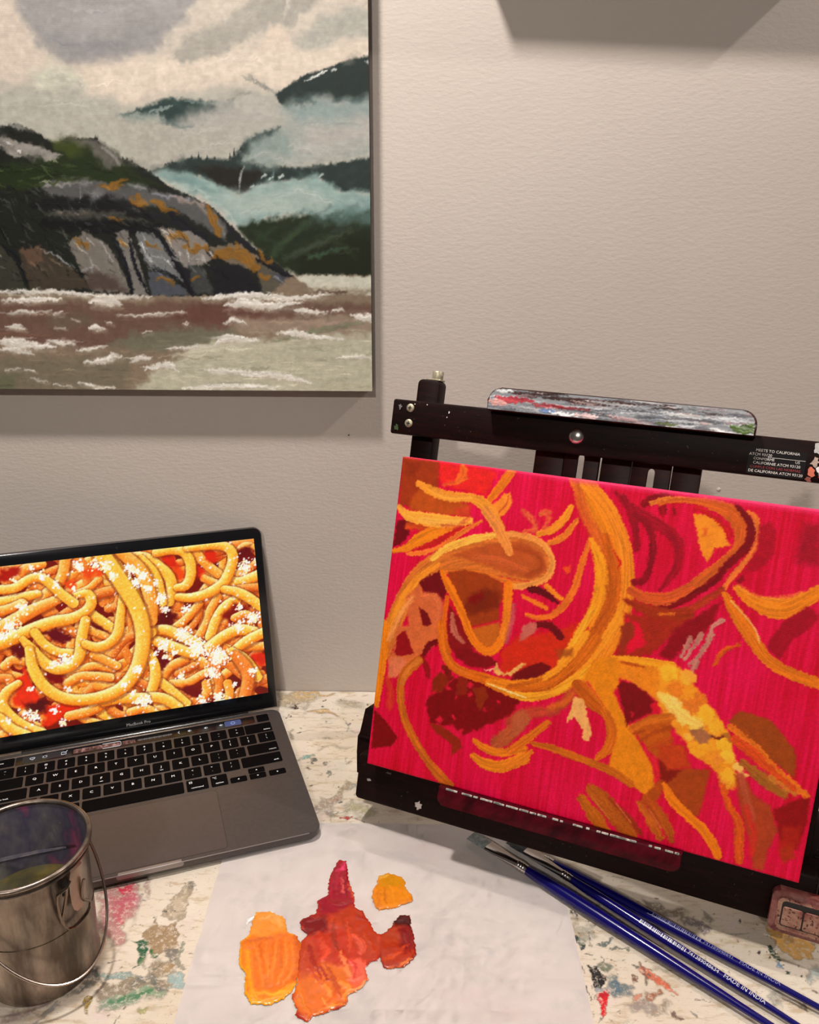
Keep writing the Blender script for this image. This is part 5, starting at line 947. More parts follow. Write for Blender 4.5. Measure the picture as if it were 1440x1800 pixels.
TABLE_ART=[
('P',[48.5,153.9,70,162.3,84,166.6,87.6,146.7,89.6,127.8,91.8,107.5,83.9,102.8,76.9,109.6,61.8,133.6],(214,110,122),3.3,6.7,0.75,0.3),
('P',[67.8,159.6,81.8,163.8,82.5,151.8,76.9,150.4],(196,24,62),2,4,0.9,0.3),
('P',[59,152.8,81.5,151.8,85.4,136.5,85,116.8,73.2,128.8],(196,60,88),3.4,7.7,0.6,0.3),
('P',[77.4,125.2,85.5,124.1,86.7,114.5],(200,50,80),1.4,3.7,0.7,0.3),
('S',[91.1,166.7,98,152.1],[7,2.3],(222,130,140),1.5,3,0.6,0.5,0.12),
('P',[113.1,129.4,117.4,145.9,121.6,156.4,126.9,167.3,131.9,166,132.6,148.7,132.2,127.3,127.3,123.5,119.2,128.3],(176,156,124),0.7,2.4,0.8,0.3),
('P',[119.2,132,121,147.3,127.3,157.9,131,147.4,129.9,132.2,125.1,128.4],(202,184,158),1.9,2.9,0.7,0.3),
('P',[126.1,168.7,131.5,168.7,133.4,160,128.3,159.9],(120,114,100),0.8,1,0.9,0.3),
('P',[104.2,113.6,109.5,118.4,108.8,130.6,113.8,118.5,120.6,119.8,128.8,123.6,132.4,115.2,134.5,100.1,129.3,95.5,123.1,91,110.3,99.8],(150,124,92),0.7,2.3,1,0.3),
('P',[98.2,105.3,107.8,104.9,112.3,100.9,113.6,88.6,106.6,78.8,108,91.9],(24,84,52),0.7,2.2,1,0.3),
('P',[114.4,95.3,123.4,91.5,122.4,87.1,116.1,89.8],(44,96,44),0.7,2.2,1,0.3),
('P',[109,88.6,115.4,92,116.8,81,107.7,80.9],(110,130,80),1.7,3.5,0.7,0.3),
('P',[127.7,97.8,135.8,99,138.7,87.9,133.5,86.7,129.6,91.1],(118,112,102),0.7,1.8,1,0.3),
('S',[138.3,103.6,139.2,96.8,138.5,92.3],[2,3.5,2],(132,138,118),0.4,0.9,1,0.5,0.12),
('S',[138.1,86.8,145.8,78.3],[5,4],(150,142,120),0.6,1.7,0.8,0.5,0.12),
('P',[128.3,82.3,135.3,83.5,136.7,74.9,131.3,74.9],(160,108,44),1.3,2.6,1,0.3),
('P',[118.5,87.6,131.1,88.9,145.2,77.2,130.7,70.6,118.2,70.5],(158,138,108),1.7,4.3,0.85,0.3),
('S',[81.8,74.1,99.8,71.8,115.2,71.5],[5.8,7.8,4.9],(130,166,162),1,2.5,0.85,0.5,0.12),
('P',[134.3,73.8,147.6,75.1,149.5,60.6,137.2,60.5],(150,180,180),1,2.5,0.9,0.3),
('P',[83.7,63.8,109.6,69.3,134.9,71.8,134.8,59.4,105.3,55,90.8,48.8],(138,120,94),1.6,4.9,0.85,0.3),
('S',[111.2,64.2,124.2,68.5,136,61.5],[3.8],(80,90,90),1.2,4.1,0.7,0.5,0.12),
('S',[93.6,46,110.6,52.1,123.7,58.2,136.2,57.4],[7.4,11.2,10.2,5.6],(126,164,130),2,4,0.8,0.5,0.12),
('S',[99.7,50.9,114.4,54.1,125.4,58.3],[3.7,7.5,5.6],(62,122,80),1.6,3.2,0.85,0.5,0.12),
('P',[78.6,53.6,83.5,54.7,86.9,43.9,86.5,39.1,82.6,42.9],(140,110,22),0.6,1.6,1,0.3),
('P',[70.4,78.2,83.1,78.4,84.2,70,71.2,61.5],(72,72,66),2.1,5,0.8,0.3),
('S',[61.3,55.3,72,59.5,82.6,72],[2.8,4.7,2.8],(90,100,96),1.6,4.1,0.7,0.5,0.12),
('S',[110.6,44.3,112.5,49.1],[0.5,1.3,0.5],(50,40,36),0.4,1.6,0.9,0.5,0.12),
('S',[107.5,32.8,110.1,40.4],[0.5,1.3,0.4],(50,40,36),0.4,1.5,0.9,0.5,0.12),
('S',[93.8,119.4,101.8,121.3],[0.6,1.5,0.5],(50,40,36),0.5,1.9,0.9,0.5,0.12),
('S',[93.1,146.8,99.7,148.2],[0.7,1.6,0.6],(50,40,36),0.5,2,0.9,0.5,0.12),
('S',[121.4,134.5,126,135.9],[0.7,1.6,0.6],(50,40,36),0.5,1.9,0.9,0.5,0.12),
('S',[84.8,83.8,95.4,85.1],[0.6,1.4,0.5],(50,40,36),0.4,1.7,0.9,0.5,0.12),
('S',[124.1,77.9,127.7,84.5],[0.6,1.4,0.5],(50,40,36),0.4,1.7,0.9,0.5,0.12),
('S',[95.7,78.6,96.7,81.3],[0.6,1.4,0.5],(50,40,36),0.4,1.7,0.9,0.5,0.12),
('S',[133.4,122.4,133.9,118.8],[0.6,1.5,0.5],(50,40,36),0.5,1.9,0.9,0.5,0.12),
('S',[120.9,44.4,124.9,42.5,127.6,45],[2.2,3.1,2.2],(176,180,90),0.6,1.2,0.8,0.5,0.12),
('S',[32.8,35.9,45.2,45.3,56,59.7],[8.8],(214,150,160),2.4,4.7,0.6,0.5,0.12),
('S',[51,31.7,60.8,47.8],[3.5],(150,160,160),1,2.3,0.7,0.5,0.12),
('S',[184,471.2,197.7,473.4,211.6,472.8,228.3,476],[4.1,5.9,5.4,4.1],(212,158,62),2.5,8.4,0.9,0.5,0.12),
('S',[203,435.3,217.6,433.9,233.2,430],[3.8,7.7,3.8],(214,168,84),2.4,7.9,0.9,0.5,0.12),
('P',[158.8,460.7,172.5,468.2,203.1,459.9,202,443.9,196.7,431.7,188.7,441.9,174.1,443.3,162.8,441.3],(204,178,134),4.1,11.4,0.8,0.3),
('P',[231.1,455.1,242.6,457.2,260.6,452.3,250.1,434.6,237.2,439.5],(206,184,146),6.5,11.4,0.7,0.3),
('S',[185.6,466.7,202.5,465.3],[8],(214,176,106),5,11.7,0.6,0.5,0.12),
('P',[177.7,438.2,182.3,447,185.8,438.4,181,434.8],(54,24,26),1.2,4,1,0.3),
('P',[183.1,392.1,188.4,393.8,191,378.3,186.4,378.2],(160,140,100),3,7.4,0.8,0.3),
('P',[217.2,383.5,229.6,386.9,234.2,376.2,221.4,377.4],(196,178,140),5.2,8.8,0.7,0.3),
('S',[199.9,340.9,207.1,346,217.3,349.1],[1.6,3.8,1.8],(116,186,172),1.4,4.2,0.85,0.5,0.12),
('P',[212.9,341.2,214.4,344.2,217.4,343.4,218.3,340.4,215.9,338.3],(96,100,90),0.7,2.1,1,0.3),
('P',[230.4,318.7,232.7,323.1,237.1,321.9,238.3,317.6,234.7,314.4],(120,122,104),0.7,2,1,0.3),
('P',[227,337.2,228.2,339.6,230.5,339,231.2,336.6,229.3,334.9],(110,104,90),0.7,2.1,1,0.3),
('P',[226.9,333,227.9,335,229.8,334.5,230.4,332.5,228.8,331.1],(120,116,96),0.7,2,1,0.3),
('P',[210.2,326.5,211.2,328.6,213.4,328,214,325.9,212.3,324.4],(70,60,54),0.7,2,1,0.3),
('P',[267,449.8,268.3,452.3,270.4,451.6,271,449.2,269.1,447.4],(50,40,40),0.8,2.4,1,0.3),
('P',[233.2,457.9,234.1,459.9,235.9,459.4,236.4,457.4,234.9,455.9],(50,40,40),0.8,2.5,1,0.3),
('P',[214.3,457.4,215.1,459.2,216.6,458.7,217.1,457,215.8,455.7],(50,40,40),0.8,2.5,1,0.3),
('P',[214.2,334.9,214.9,336.3,216.3,335.9,216.7,334.5,215.6,333.5],(60,56,50),0.7,2.1,1,0.3),
('P',[217,298.6,217.7,300.1,219.2,299.7,219.7,298.2,218.5,297.2],(110,100,80),0.6,1.9,1,0.3),
('P',[211.2,310.9,211.8,312.1,212.9,311.8,213.3,310.7,212.4,309.9],(70,60,50),0.7,2,1,0.3),
('P',[247.3,274.6,248.6,276.9,251,276.3,251.6,274.1,249.6,272.5],(80,76,60),0.6,1.9,1,0.3),
('P',[250.6,414.5,251.2,415.6,252.1,415.3,252.4,414.3,251.6,413.5],(60,40,40),0.8,2.3,1,0.3),
('P',[256.9,426.3,257.4,427.5,258.5,427.2,258.8,426,257.9,425.2],(60,40,40),0.8,2.4,1,0.3),
('P',[177.7,423.7,178.5,425.6,180.2,425.1,180.8,423.2,179.5,421.9],(110,70,70),0.8,2.4,1,0.3),
('P',[173.1,419.4,173.9,421.3,175.6,420.8,176.2,419,174.9,417.6],(90,50,50),0.8,2.3,1,0.3),
('P',[215.1,445.1,215.8,446.8,217.4,446.4,217.8,444.7,216.6,443.4],(90,80,70),0.8,2.4,1,0.3),
('P',[220.2,411.4,221.1,413.2,222.8,412.8,223.2,410.9,221.9,409.6],(150,150,140),0.8,2.3,1,0.3),
('P',[246.9,407.9,248.3,410.7,250.8,409.9,251.4,407.2,249.3,405.2],(120,110,120),0.8,2.3,1,0.3),
('S',[252.8,299.3,247.1,287.7,239.6,280,235.1,276.3],[11.2,8.1,6.1,5.1],(172,148,118),2.5,6.3,0.85,0.5,0.12),
('P',[232.4,278.7,246.9,280.2,247,260.8,234.9,261.7],(176,148,130),3.7,8.6,0.7,0.3),
('P',[233,257,243.3,257.2,239.9,243.2,235,245.4],(150,144,136),3,8.3,0.7,0.3),
('S',[259.8,294.3,262.7,300.8,266.5,294.4,264.6,285.5],[3.1],(150,160,156),1.3,2.6,0.8,0.5,0.12),
('S',[261,278,263.9,270.7,268,269.6],[1.6],(150,150,140),1.2,2.5,0.7,0.5,0.12),
('S',[252.8,252.7,256.5,251.6,261.9,252.8],[2.3,4.2,1],(168,26,24),0.6,2.4,1,0.5,0.12),
('S',[261.9,252.8,267.6,250.6,275,245.6],[0.8],(170,80,50),0.6,1.2,0.9,0.5,0.12),
('P',[254.9,271.7,276.8,272.2,289.4,258,277.9,250.8,257.6,257.4],(202,196,120),6.1,8.5,0.7,0.3),
('S',[242.5,421,246.9,406.3,247.4,393.5],[0.6,1.7,0.6],(130,116,100),1.1,3.8,0.8,0.5,0.12),
('S',[251.1,344.1,255.9,338.5,250.1,334.2],[0.6,1.5,0.6],(130,116,100),1,3.4,0.8,0.5,0.12),
('S',[196,392.4,207.9,392.7],[0.6,1.7,0.6],(130,116,100),1.1,3.7,0.8,0.5,0.12),
('S',[250.2,393.6,260.3,393],[0.6,1.7,0.6],(130,116,100),1.1,3.7,0.8,0.5,0.12),
('S',[229.6,259.3,257.5,259.8],[0.5,1.4,0.5],(130,116,100),0.9,3,0.8,0.5,0.12),
('S',[241.2,254.8,242.1,245.5],[0.5,1.3,0.5],(130,116,100),0.9,3,0.8,0.5,0.12),
('S',[258.7,466.6,266.5,470.4],[0.7,1.9,0.7],(130,116,100),1.3,4.2,0.8,0.5,0.12),
('S',[239.7,296.5,242.2,301.7],[0.5,1.5,0.5],(130,116,100),1,3.2,0.8,0.5,0.12),
('S',[219.9,357.9,236.8,367.2,255,364.6],[3.4],(214,180,150),3.6,7.2,0.6,0.5,0.12),
('P',[608.1,130.1,627.8,121.5,645.2,115.1,635.9,95.5,621.8,94.7,614,104.1,611.3,118.6],(200,150,76),0.9,2.7,1,0.3),
('P',[622.2,116.1,631.6,117.6,627.6,108.2,618.9,108.1],(150,110,60),1.8,3.7,0.7,0.3),
('P',[547,136.9,557.5,138.5,567.7,122,561.5,116.5,550,128.5],(128,112,122),1.4,4.7,0.85,0.3),
('P',[519.3,150.9,553.2,142.7,543,131.2,522.2,132.3],(120,102,78),3.4,6.8,0.8,0.3),
('P',[563,141.4,570.1,135.8,564.2,131.5],(90,84,88),1.4,3.8,0.7,0.3),
('S',[607.3,107.3,607.6,101.5,608,94.5],[2.3,4.7,2.8],(28,60,46),0.4,1.3,1,0.5,0.12),
('P',[605.9,93.2,609,92,608.6,87.1,605.1,87.6],(118,154,182),0.7,1.3,1,0.3),
('P',[609.1,84.6,613.3,83.5,611.2,81,608.9,81.6],(30,66,50),0.4,1.3,1,0.3),
('P',[594.9,101,597.7,103.4,598.7,101.1,595.9,98.7],(46,40,34),0.4,1.3,1,0.3),
('P',[621,76,622.4,77.1,622.9,76,621.5,74.9],(46,40,34),0.4,1.3,1,0.3),
('P',[619.1,79.3,621,80.8,621.6,79.3,619.7,77.9],(46,40,34),0.4,1.3,1,0.3),
('P',[601.1,96.3,603,97.8,603.6,96.3,601.7,94.8],(46,40,34),0.4,1.3,1,0.3),
('P',[602,102,603.6,103.3,604.1,102.1,602.5,100.8],(46,40,34),0.4,1.3,1,0.3),
('P',[590.3,132.2,593.2,134.8,594.3,132.3,591.3,129.7],(46,40,34),0.5,1.4,1,0.3),
('P',[589.1,101.2,590.3,102.2,590.8,101.2,589.5,100.2],(46,40,34),0.4,1.3,1,0.3),
('P',[616.3,79.9,617.3,80.6,617.6,79.9,616.6,79.1],(46,40,34),0.4,1.3,1,0.3),
('P',[610.2,89.3,611.5,90.3,611.9,89.3,610.7,88.3],(46,40,34),0.4,1.3,1,0.3),
('P',[582.9,112.8,583.8,113.6,584.2,112.8,583.2,112],(46,40,34),0.5,1.4,1,0.3),
('P',[626.7,86.7,638.3,89.3,639,77.2,626.5,72.3],(166,178,176),2.6,4.3,0.85,0.3),
('P',[546.8,98,554.5,95.6,550.3,89.3,545.9,91.7],(222,212,140),1.3,3.5,0.8,0.3),
('P',[558.4,83.9,561.9,83.3,559.3,80.2],(212,204,60),0.6,1.3,1,0.3),
('P',[530.1,113.3,537.5,105.6,534.8,100.4,528.9,105.4],(170,160,152),2.3,4.5,0.8,0.3),
('P',[586.9,60.1,603,65,595.3,51.3,587.2,53.4],(160,178,158),2.8,4.9,0.6,0.3),
('S',[600.1,58.1,607.2,53.7,608.7,48.2],[2.1,4.2,1.1],(80,70,60),0.8,4,0.8,0.5,0.12),
('S',[599,60.3,606.6,57],[3.2],(200,140,130),1.6,4.1,0.7,0.5,0.12),
('P',[452.3,141.9,454.9,142,454.8,136.5,452.8,137.6],(30,26,26),0.5,1.4,1,0.3),
('S',[457.1,139.8,457.4,132.2],[1.9,2.3],(50,40,40),0.5,1.9,1,0.5,0.12),
('P',[450.5,117.5,455.2,115.5,459.8,111.5,459.3,104.5,456.3,99.5,455.1,106.4,450.7,109.3],(42,54,50),0.5,1.8,1,0.3),
('P',[450.7,137.5,456.2,130.1,457.4,118.6,451.4,117.5,449.7,126.8],(218,190,158),1.9,3.8,0.7,0.3),
('P',[458,121.7,474.2,127.2,472.2,109.7,459.1,101.5,457.7,111.5],(206,202,178),2.8,5.5,0.6,0.3),
('S',[468.1,130.3,467.6,128.1],[0.9,1.9,0.8],(50,60,110),0.5,2.4,0.9,0.5,0.12),
('S',[464.9,118.7,463.2,103.5],[1.1,2.2,0.9],(60,62,84),0.5,2.3,0.9,0.5,0.12),
('S',[470.1,107.6,475.9,107.7,482.6,111.8],[2.3,4.5,1.8],(74,98,92),0.5,2.3,0.9,0.5,0.12),
('S',[476.7,103.7,485.5,102.9,493,103.5],[1,2,0.8],(112,116,102),0.4,2.2,0.9,0.5,0.12),
('S',[457.5,97.6,462.2,96.7],[1.3,2.7,1.1],(40,36,40),0.4,2.2,0.9,0.5,0.12),
('S',[469.3,95.8,469.3,90.1],[0.7,1.4,0.6],(40,36,34),0.4,2.2,0.9,0.5,0.12),
('S',[472.7,93,479.6,91.2],[0.6,1.2,0.5],(60,52,48),0.4,2.2,0.9,0.5,0.12),
('S',[483.2,93.1,487.7,91.8],[0.7,1.4,0.6],(110,100,90),0.4,2.2,0.9,0.5,0.12),
('S',[452.5,87.9,452.6,80.4],[0.6,1.2,0.5],(40,40,44),0.4,2.1,0.9,0.5,0.12),
('S',[452.7,68.6,454.2,56.4],[1.6,3.3,1.3],(24,26,30),0.4,2,0.9,0.5,0.12),
('S',[456.8,69.6,456.5,56.4],[0.7,1.3,0.5],(40,40,44),0.4,2.1,0.9,0.5,0.12),
('S',[532,56.6,538.4,57.6],[1,1.9,0.8],(60,30,28),0.4,2,0.9,0.5,0.12),
('S',[471.2,47.7,475.2,48.6],[0.6,1.3,0.5],(60,50,50),0.4,2,0.9,0.5,0.12),
('S',[454,47.9,452.8,42],[0.4,0.8,0.3],(60,56,56),0.4,2,0.9,0.5,0.12),
('S',[458,42.1,457.5,38],[0.5,1.1,0.4],(40,40,40),0.4,1.9,0.9,0.5,0.12),
('S',[510.9,47,513.7,43.7,518.2,43.8],[1.6,3.2,1.3],(108,76,62),0.4,2,0.9,0.5,0.12),
('S',[527,48,529,44.7],[1.6,3.2,1.3],(150,144,136),0.4,2,0.9,0.5,0.12),
('S',[491.8,88.5,496.7,85.7],[1.3,2.6,1],(90,80,70),0.4,2.2,0.9,0.5,0.12),
('P',[465.1,87.2,469.5,89.1,476.1,88.3,474.1,82.6,467.7,80.7],(112,122,98),1.1,2.6,0.9,0.3),
('P',[467.3,78.8,477.2,80.8,478.9,74.4,489.5,66.5,485.7,57.7,478.5,59.3,471.6,62.7,467.9,70.6],(86,118,122),2.1,4.2,0.85,0.3),
('P',[468.9,75.2,475.6,73.5,478.6,66.3,473.1,62.7],(70,100,120),2.1,3.3,0.8,0.3),
('P',[456.9,88,464.1,86.2,469.3,73.4,463.7,65.2,458.6,66.9,458.2,76.8],(14,14,17),0.4,1.3,1,0.3),
('P',[459.4,66.9,467.7,66.2,466.6,64.4,458.5,62.5],(150,154,156),0.6,1.6,1,0.3),
('P',[458.3,61.6,468.3,65.3,468,59.2,462.1,43.8,458.9,42.5,459.4,52.2],(204,8,26),0.4,1.2,1,0.3),
('P',[458.3,61.6,468.1,64.4,467.7,59.2,459.7,57.3],(170,6,30),0.6,1.6,0.8,0.3),
('S',[497.4,88.6,503.7,79.3,512.8,69.5,518.3,62.1],[2.5,5.9,5.9,2.5],(224,94,50),0.8,3.4,0.9,0.5,0.12),
('S',[499.9,90.5,499.1,83,498.9,70.2],[1.7,2.6,1.7],(110,80,60),0.6,2.1,0.8,0.5,0.12),
('P',[489.9,79.1,493.4,79.2,494.8,73.7,490.1,69.2],(122,80,62),0.6,1.7,1,0.3),
('P',[498.6,65.7,505.5,68.5,506.6,61.4,500.4,55.3,496.9,59.6],(166,86,44),1.6,3.3,0.9,0.3),
('P',[487.6,62.1,493.2,63,492.2,56,486.6,55.1],(224,138,110),1.2,2.4,0.9,0.3),
('P',[477.7,55.8,497.8,57,507.9,49.5,491.6,45,478.9,48.2],(168,150,150),2.8,5.6,0.7,0.3),
('S',[493.8,47.6,503.1,48.6,511.9,52.9],[3.2],(170,140,100),2,4.8,0.7,0.5,0.12),
('S',[507.1,83.1,519.3,84.2],[2.6],(216,200,120),1.7,3.4,0.6,0.5,0.12)]
PUDDLES={'orange':([-124.8,510.4,-123.8,518.7,-112.7,520.5,-104.7,516.9,-97.5,511.9,-95.4,500.9,-86.3,495.1,-80.5,483.7,-80.2,465.3,-80.6,451.3,-83.9,442.8,-93,435.2,-102.7,432.3,-113.1,434.1,-118.8,442.3,-121.1,459.4,-127.6,467.3,-131.3,488.6,-125.2,495.5],(234, 124, 22),(244, 172, 14),[
('P',[-121.1,494.6,-99.3,496.9,-85.3,487.4,-81.1,454.8,-94.4,444.3,-112,444.1,-120.3,464.8],(232,116,24),3.8,1.9,1,0.3),
('P',[-125.6,510.4,-122.4,519.7,-112.4,518.9,-98.1,510.9,-96.4,498.9,-114.8,494.7,-126.2,496.5],(238,150,52),3.1,2.1,1,0.3),
('S',[-116.2,512.6,-108.5,514.8,-100.5,504.8],[4.3],(244,170,90),2.1,2.1,0.8,0.5,0.12),
('S',[-119.7,486.9,-111.8,468.5,-105.3,447.6],[1.3,3.6,1.3],(240,140,52),1.4,1,0.7,1,0.12),
('S',[-110.7,488.9,-105.7,468.6,-102.3,447.6],[1.3,3.6,1.3],(240,140,52),1.4,1,0.7,1,0.12),
('S',[-101.9,492.9,-101.8,472.3,-99.9,451.1],[1.3,3.7,1.3],(240,140,52),1.4,1,0.7,1,0.12),
('S',[-95.5,493,-92.6,472.4,-95.4,451.1],[1.3,3.7,1.3],(240,140,52),1.4,1,0.7,1,0.12),
('S',[-90,487.4,-85.5,465.3,-92.2,449.5],[1.3,3.6,1.3],(240,140,52),1.4,1,0.7,1,0.12),
('S',[-115,487,-108.2,464.9],[1,2.4,1],(216,98,16),1.5,1,0.7,-0.6,0.12),
('S',[-104.7,491,-102.9,465],[1,2.4,1],(216,98,16),1.5,1,0.7,-0.6,0.12),
('S',[-98.4,491.1,-94.6,465.1],[1,2.4,1],(216,98,16),1.5,1,0.7,-0.6,0.12),
('S',[-123,479.3,-116.8,454.3,-109.4,437.5,-98.9,436,-85.6,444.5],[4.1],(242,166,16),2.3,1.4,0.9,1,0.12),
('S',[-108.8,442.5,-94.1,442.7,-82.1,451.3],[3.1],(246,180,40),1.8,1.4,0.8,1,0.12),
('S',[-86.3,495.1,-81.2,479.9,-79.6,454.8],[6.7],(200,72,14),3.9,1.9,0.7,0.5,0.12),
('S',[-129.8,490.6,-117.3,490.8,-105,492.9],[1.7],(190,90,40),1.5,2,0.6,0.5,0.12)]),
'red':([-64.4,567.3,-60.2,580.1,-53.4,578.7,-50.9,568.7,-48.4,551.4,-43.5,541.4,-42.1,526.3,-34.7,521.1,-29.7,511.9,-24.8,502,-16.6,496.2,-17.7,480.9,-20.5,473.5,-26.5,470.6,-30.1,466.1,-26.9,456.4,-30.6,448.6,-41.2,441.8,-41.4,434.3,-49,430.2,-55.9,426.9,-64.9,424.4,-69.3,418.8,-80,425,-77.8,429.8,-83.4,439.5,-80.6,451.3,-82.2,463.5,-84.3,479.9,-81.9,491.3,-78.5,496.2,-85,503,-86,511,-80.8,515.2,-73.9,518.4,-73.8,533.3,-66,538.8,-66.8,555.6],(196, 62, 18),(170, 40, 14),[
('P',[-82.7,491.3,-74.6,503.2,-45.8,503.6,-28.1,503.9,-20.5,473.5,-43.3,469.5,-73.3,465.5],(188,46,14),4,3,1,0.3),
('P',[-74.8,534.3,-67.1,559.1,-65.2,575.6,-51.2,578.3,-48.7,554.8,-42.5,526.3,-59.7,515.6,-72.9,517.4],(150,8,34),4.5,2.2,1,0.3),
('P',[-86.3,507,-82.5,515.2,-62.9,515.5,-61.6,501.4,-78.4,495.2],(120,10,14),3.1,2.1,1,0.3),
('P',[-60.1,519.7,-44.1,526.3,-30.3,514,-21.5,498.1,-16.1,480.9,-28.1,471.5,-45.3,497.7],(178,52,14),4.1,2.6,1,0.3),
('P',[-82,461.8,-64.6,469.2,-43,465.9,-27.4,459,-33.9,441.9,-54.6,428.5,-68.2,422,-81.7,437.9],(224,110,26),3.6,2.7,1,0.3),
('P',[-43.5,473.1,-29.7,473.3,-27.3,455.6,-38.6,446.8],(232,96,70),2.8,2.4,1,0.3),
('P',[-57.9,573.3,-54,579.4,-53.8,566.3,-60.8,566.2],(226,60,110),2.4,2.4,1,0.3),
('P',[-85.8,491.2,-73.2,491.4,-64.2,465.6,-78.1,454.8],(184,60,20),3.9,2.4,0.8,0.3),
('S',[-54.8,557,-52.7,541.2],[2,3.9,2],(226,110,90),1.7,1.7,0.85,0.9,0.12),
('S',[-47.5,550.3,-43.7,532.7],[2.5,5,2.5],(228,120,70),1.7,1.7,0.85,0.9,0.12),
('S',[-59.1,566.2,-59,545.6],[1.4,2.8,1.4],(190,30,60),1.7,1.7,0.85,0.9,0.12),
('S',[-66.9,491.5,-61.1,480.2,-63.5,472.8],[3.4,6.8,3.4],(214,72,40),1.5,1.5,0.85,0.9,0.12),
('S',[-75.9,487.6,-71.1,472.7,-63.1,455],[1.7,3.3,1.7],(160,30,14),1.4,1.4,0.85,0.9,0.12),
('S',[-47.7,507.6,-43.3,491.9,-44.1,480.5],[2.6,5.2,2.6],(204,70,30),1.5,1.5,0.85,0.9,0.12),
('S',[-57.7,511.5,-57.9,495.6,-51.8,480.4],[1.8,3.5,1.8],(150,40,14),1.5,1.5,0.85,0.9,0.12),
('S',[-40.4,495.8,-33.6,488.2,-34.6,478.8],[3.1,6.2,3.1],(226,90,60),1.5,1.5,0.85,0.9,0.12),
('S',[-50.3,480.4,-44.5,465.9,-37.7,455.4],[2,4,2],(240,140,80),1.4,1.4,0.85,0.9,0.12),
('S',[-42.2,455.3,-33.3,457.2,-27.8,466.1],[1.9,3.9,1.9],(236,110,80),1.4,1.4,0.85,0.9,0.12),
('S',[-66.1,455,-56.2,444.9,-50.6,431.8],[2,4.1,2],(238,140,50),1.4,1.4,0.85,0.9,0.12),
('S',[-62.8,451.6,-54.2,455.2,-51.5,441.6,-58.9,428.4],[1.4,2.8,1.4],(208,84,20),1.4,1.4,0.85,0.9,0.12),
('S',[-52.4,451.7,-41.7,448.5,-43.9,438.4],[2.4,4.7,2.4],(240,150,60),1.4,1.4,0.85,0.9,0.12),
('S',[-81.1,454.8,-75.9,437.9,-68.6,425.1],[2,4,2],(234,126,30),1.3,1.3,0.85,0.9,0.12),
('S',[-61.6,469.2,-52.7,455.2,-46.9,440],[1.6,3.2,1.6],(188,70,24),1.4,1.4,0.85,0.9,0.12),
('S',[-73.3,465.5,-66.1,455],[2.1,4.2,2.1],(196,60,40),1.4,1.4,0.85,0.9,0.12),
('S',[-41.5,445.1,-32.8,448.6,-27.3,455.6],[1.3,2.5,1.3],(244,170,110),1.4,1.4,0.85,0.9,0.12),
('S',[-78.2,480,-79.4,465.4],[1.3,2.7,1.3],(200,80,40),1.4,1.4,0.85,0.9,0.12),
('S',[-64.2,465.6,-57.2,455.1],[1.3,2.6,1.3],(150,20,30),1.4,1.4,0.85,0.9,0.12),
('S',[-32.6,497.9,-23.9,480.8],[2.6,5.2,2.6],(190,66,16),1.5,1.5,0.85,0.9,0.12),
('S',[-78.7,511.2,-69.2,513.4],[0.9,1.8,0.9],(170,50,50),1.6,1.6,0.85,0.9,0.12),
('S',[-63.2,554.5,-63.1,534.5],[1.4,2.7,1.4],(170,16,50),1.7,1.7,0.85,0.9,0.12),
('S',[-53.3,559.3,-49.9,536.9],[1,2,1],(120,4,24),1.7,1.7,0.85,0.9,0.12),
('S',[-64.5,532.3,-54.4,530.3,-46.2,532.6],[2.5,4.9,2.5],(150,20,24),1.6,1.6,0.85,0.9,0.12),
('S',[-38.5,515.9,-31.8,511.9],[1.8,3.6,1.8],(150,24,14),1.6,1.6,0.85,0.9,0.12),
('S',[-76.3,429.8,-69.6,422],[2.3,4.5,2.3],(226,110,30),1.3,1.3,0.85,0.9,0.12),
('S',[-54.9,431.7,-43.6,435.1],[1.5,3.1,1.5],(242,160,50),1.3,1.3,0.85,0.9,0.12),
('S',[-43.5,473.1,-36.9,466,-37.7,455.4],[1.2,2.3,1.2],(210,50,40),1.4,1.4,0.85,0.9,0.12),
('S',[-59.9,438.2,-56.4,431.7,-63,426.8],[1.1,2.1,1.1],(242,160,80),1.3,1.3,0.85,0.9,0.12)]),
'dark':([-19.9,498.1,-12.1,504.1,-9.8,510.2,-4.3,518.5,4.7,518.2,5.5,508.4,8,492.7,10,481.3,6.4,473.9,-0.4,467.4,-11,464.6,-16.4,466.3,-19,475.3,-21,486.5],(168, 48, 14),(150, 40, 14),[
('P',[-12.3,512.2,-4.3,518.5,4.7,518.6,4.7,506.4,-5.7,506.2],(54,16,12),3.1,2.1,1,0.3),
('P',[-18.4,500.1,-4.1,504.3,-3.8,488.7,-14.7,484.7],(170,54,12),4,2,1,0.3),
('P',[-5.7,506.2,5.6,504.4,8.7,485.1,-0.6,481.2],(120,16,12),3,2,1,0.3),
('S',[-17.4,473.5,-8.3,477.3,2.5,488.8],[2,4.1,2],(206,76,26),1.5,1.5,0.85,0.9,0.12),
('S',[-15.6,466.3,-5,466.5,7.2,475.7],[1.3,2.7,1.3],(222,110,50),1.4,1.4,0.85,0.9,0.12),
('S',[-9.9,481,-0.6,481.2],[2.6,5.1,2.6],(180,50,20),1.5,1.5,0.85,0.9,0.12),
('S',[0.8,498.4,4.1,481.2],[1.7,3.5,1.7],(140,20,16),1.5,1.5,0.85,0.9,0.12),
('S',[-18.8,469.9,-14.1,464.5],[1,2,1],(140,16,16),1.4,1.4,0.85,0.9,0.12),
('S',[-2,470.1,4.1,472.9],[1.2,2.3,1.2],(236,140,60),1.4,1.4,0.85,0.9,0.12),
('S',[-7.4,512.3,-1,512.4],[0.7,1.5,0.7],(110,60,60),1.6,1.6,0.85,0.9,0.12)]),
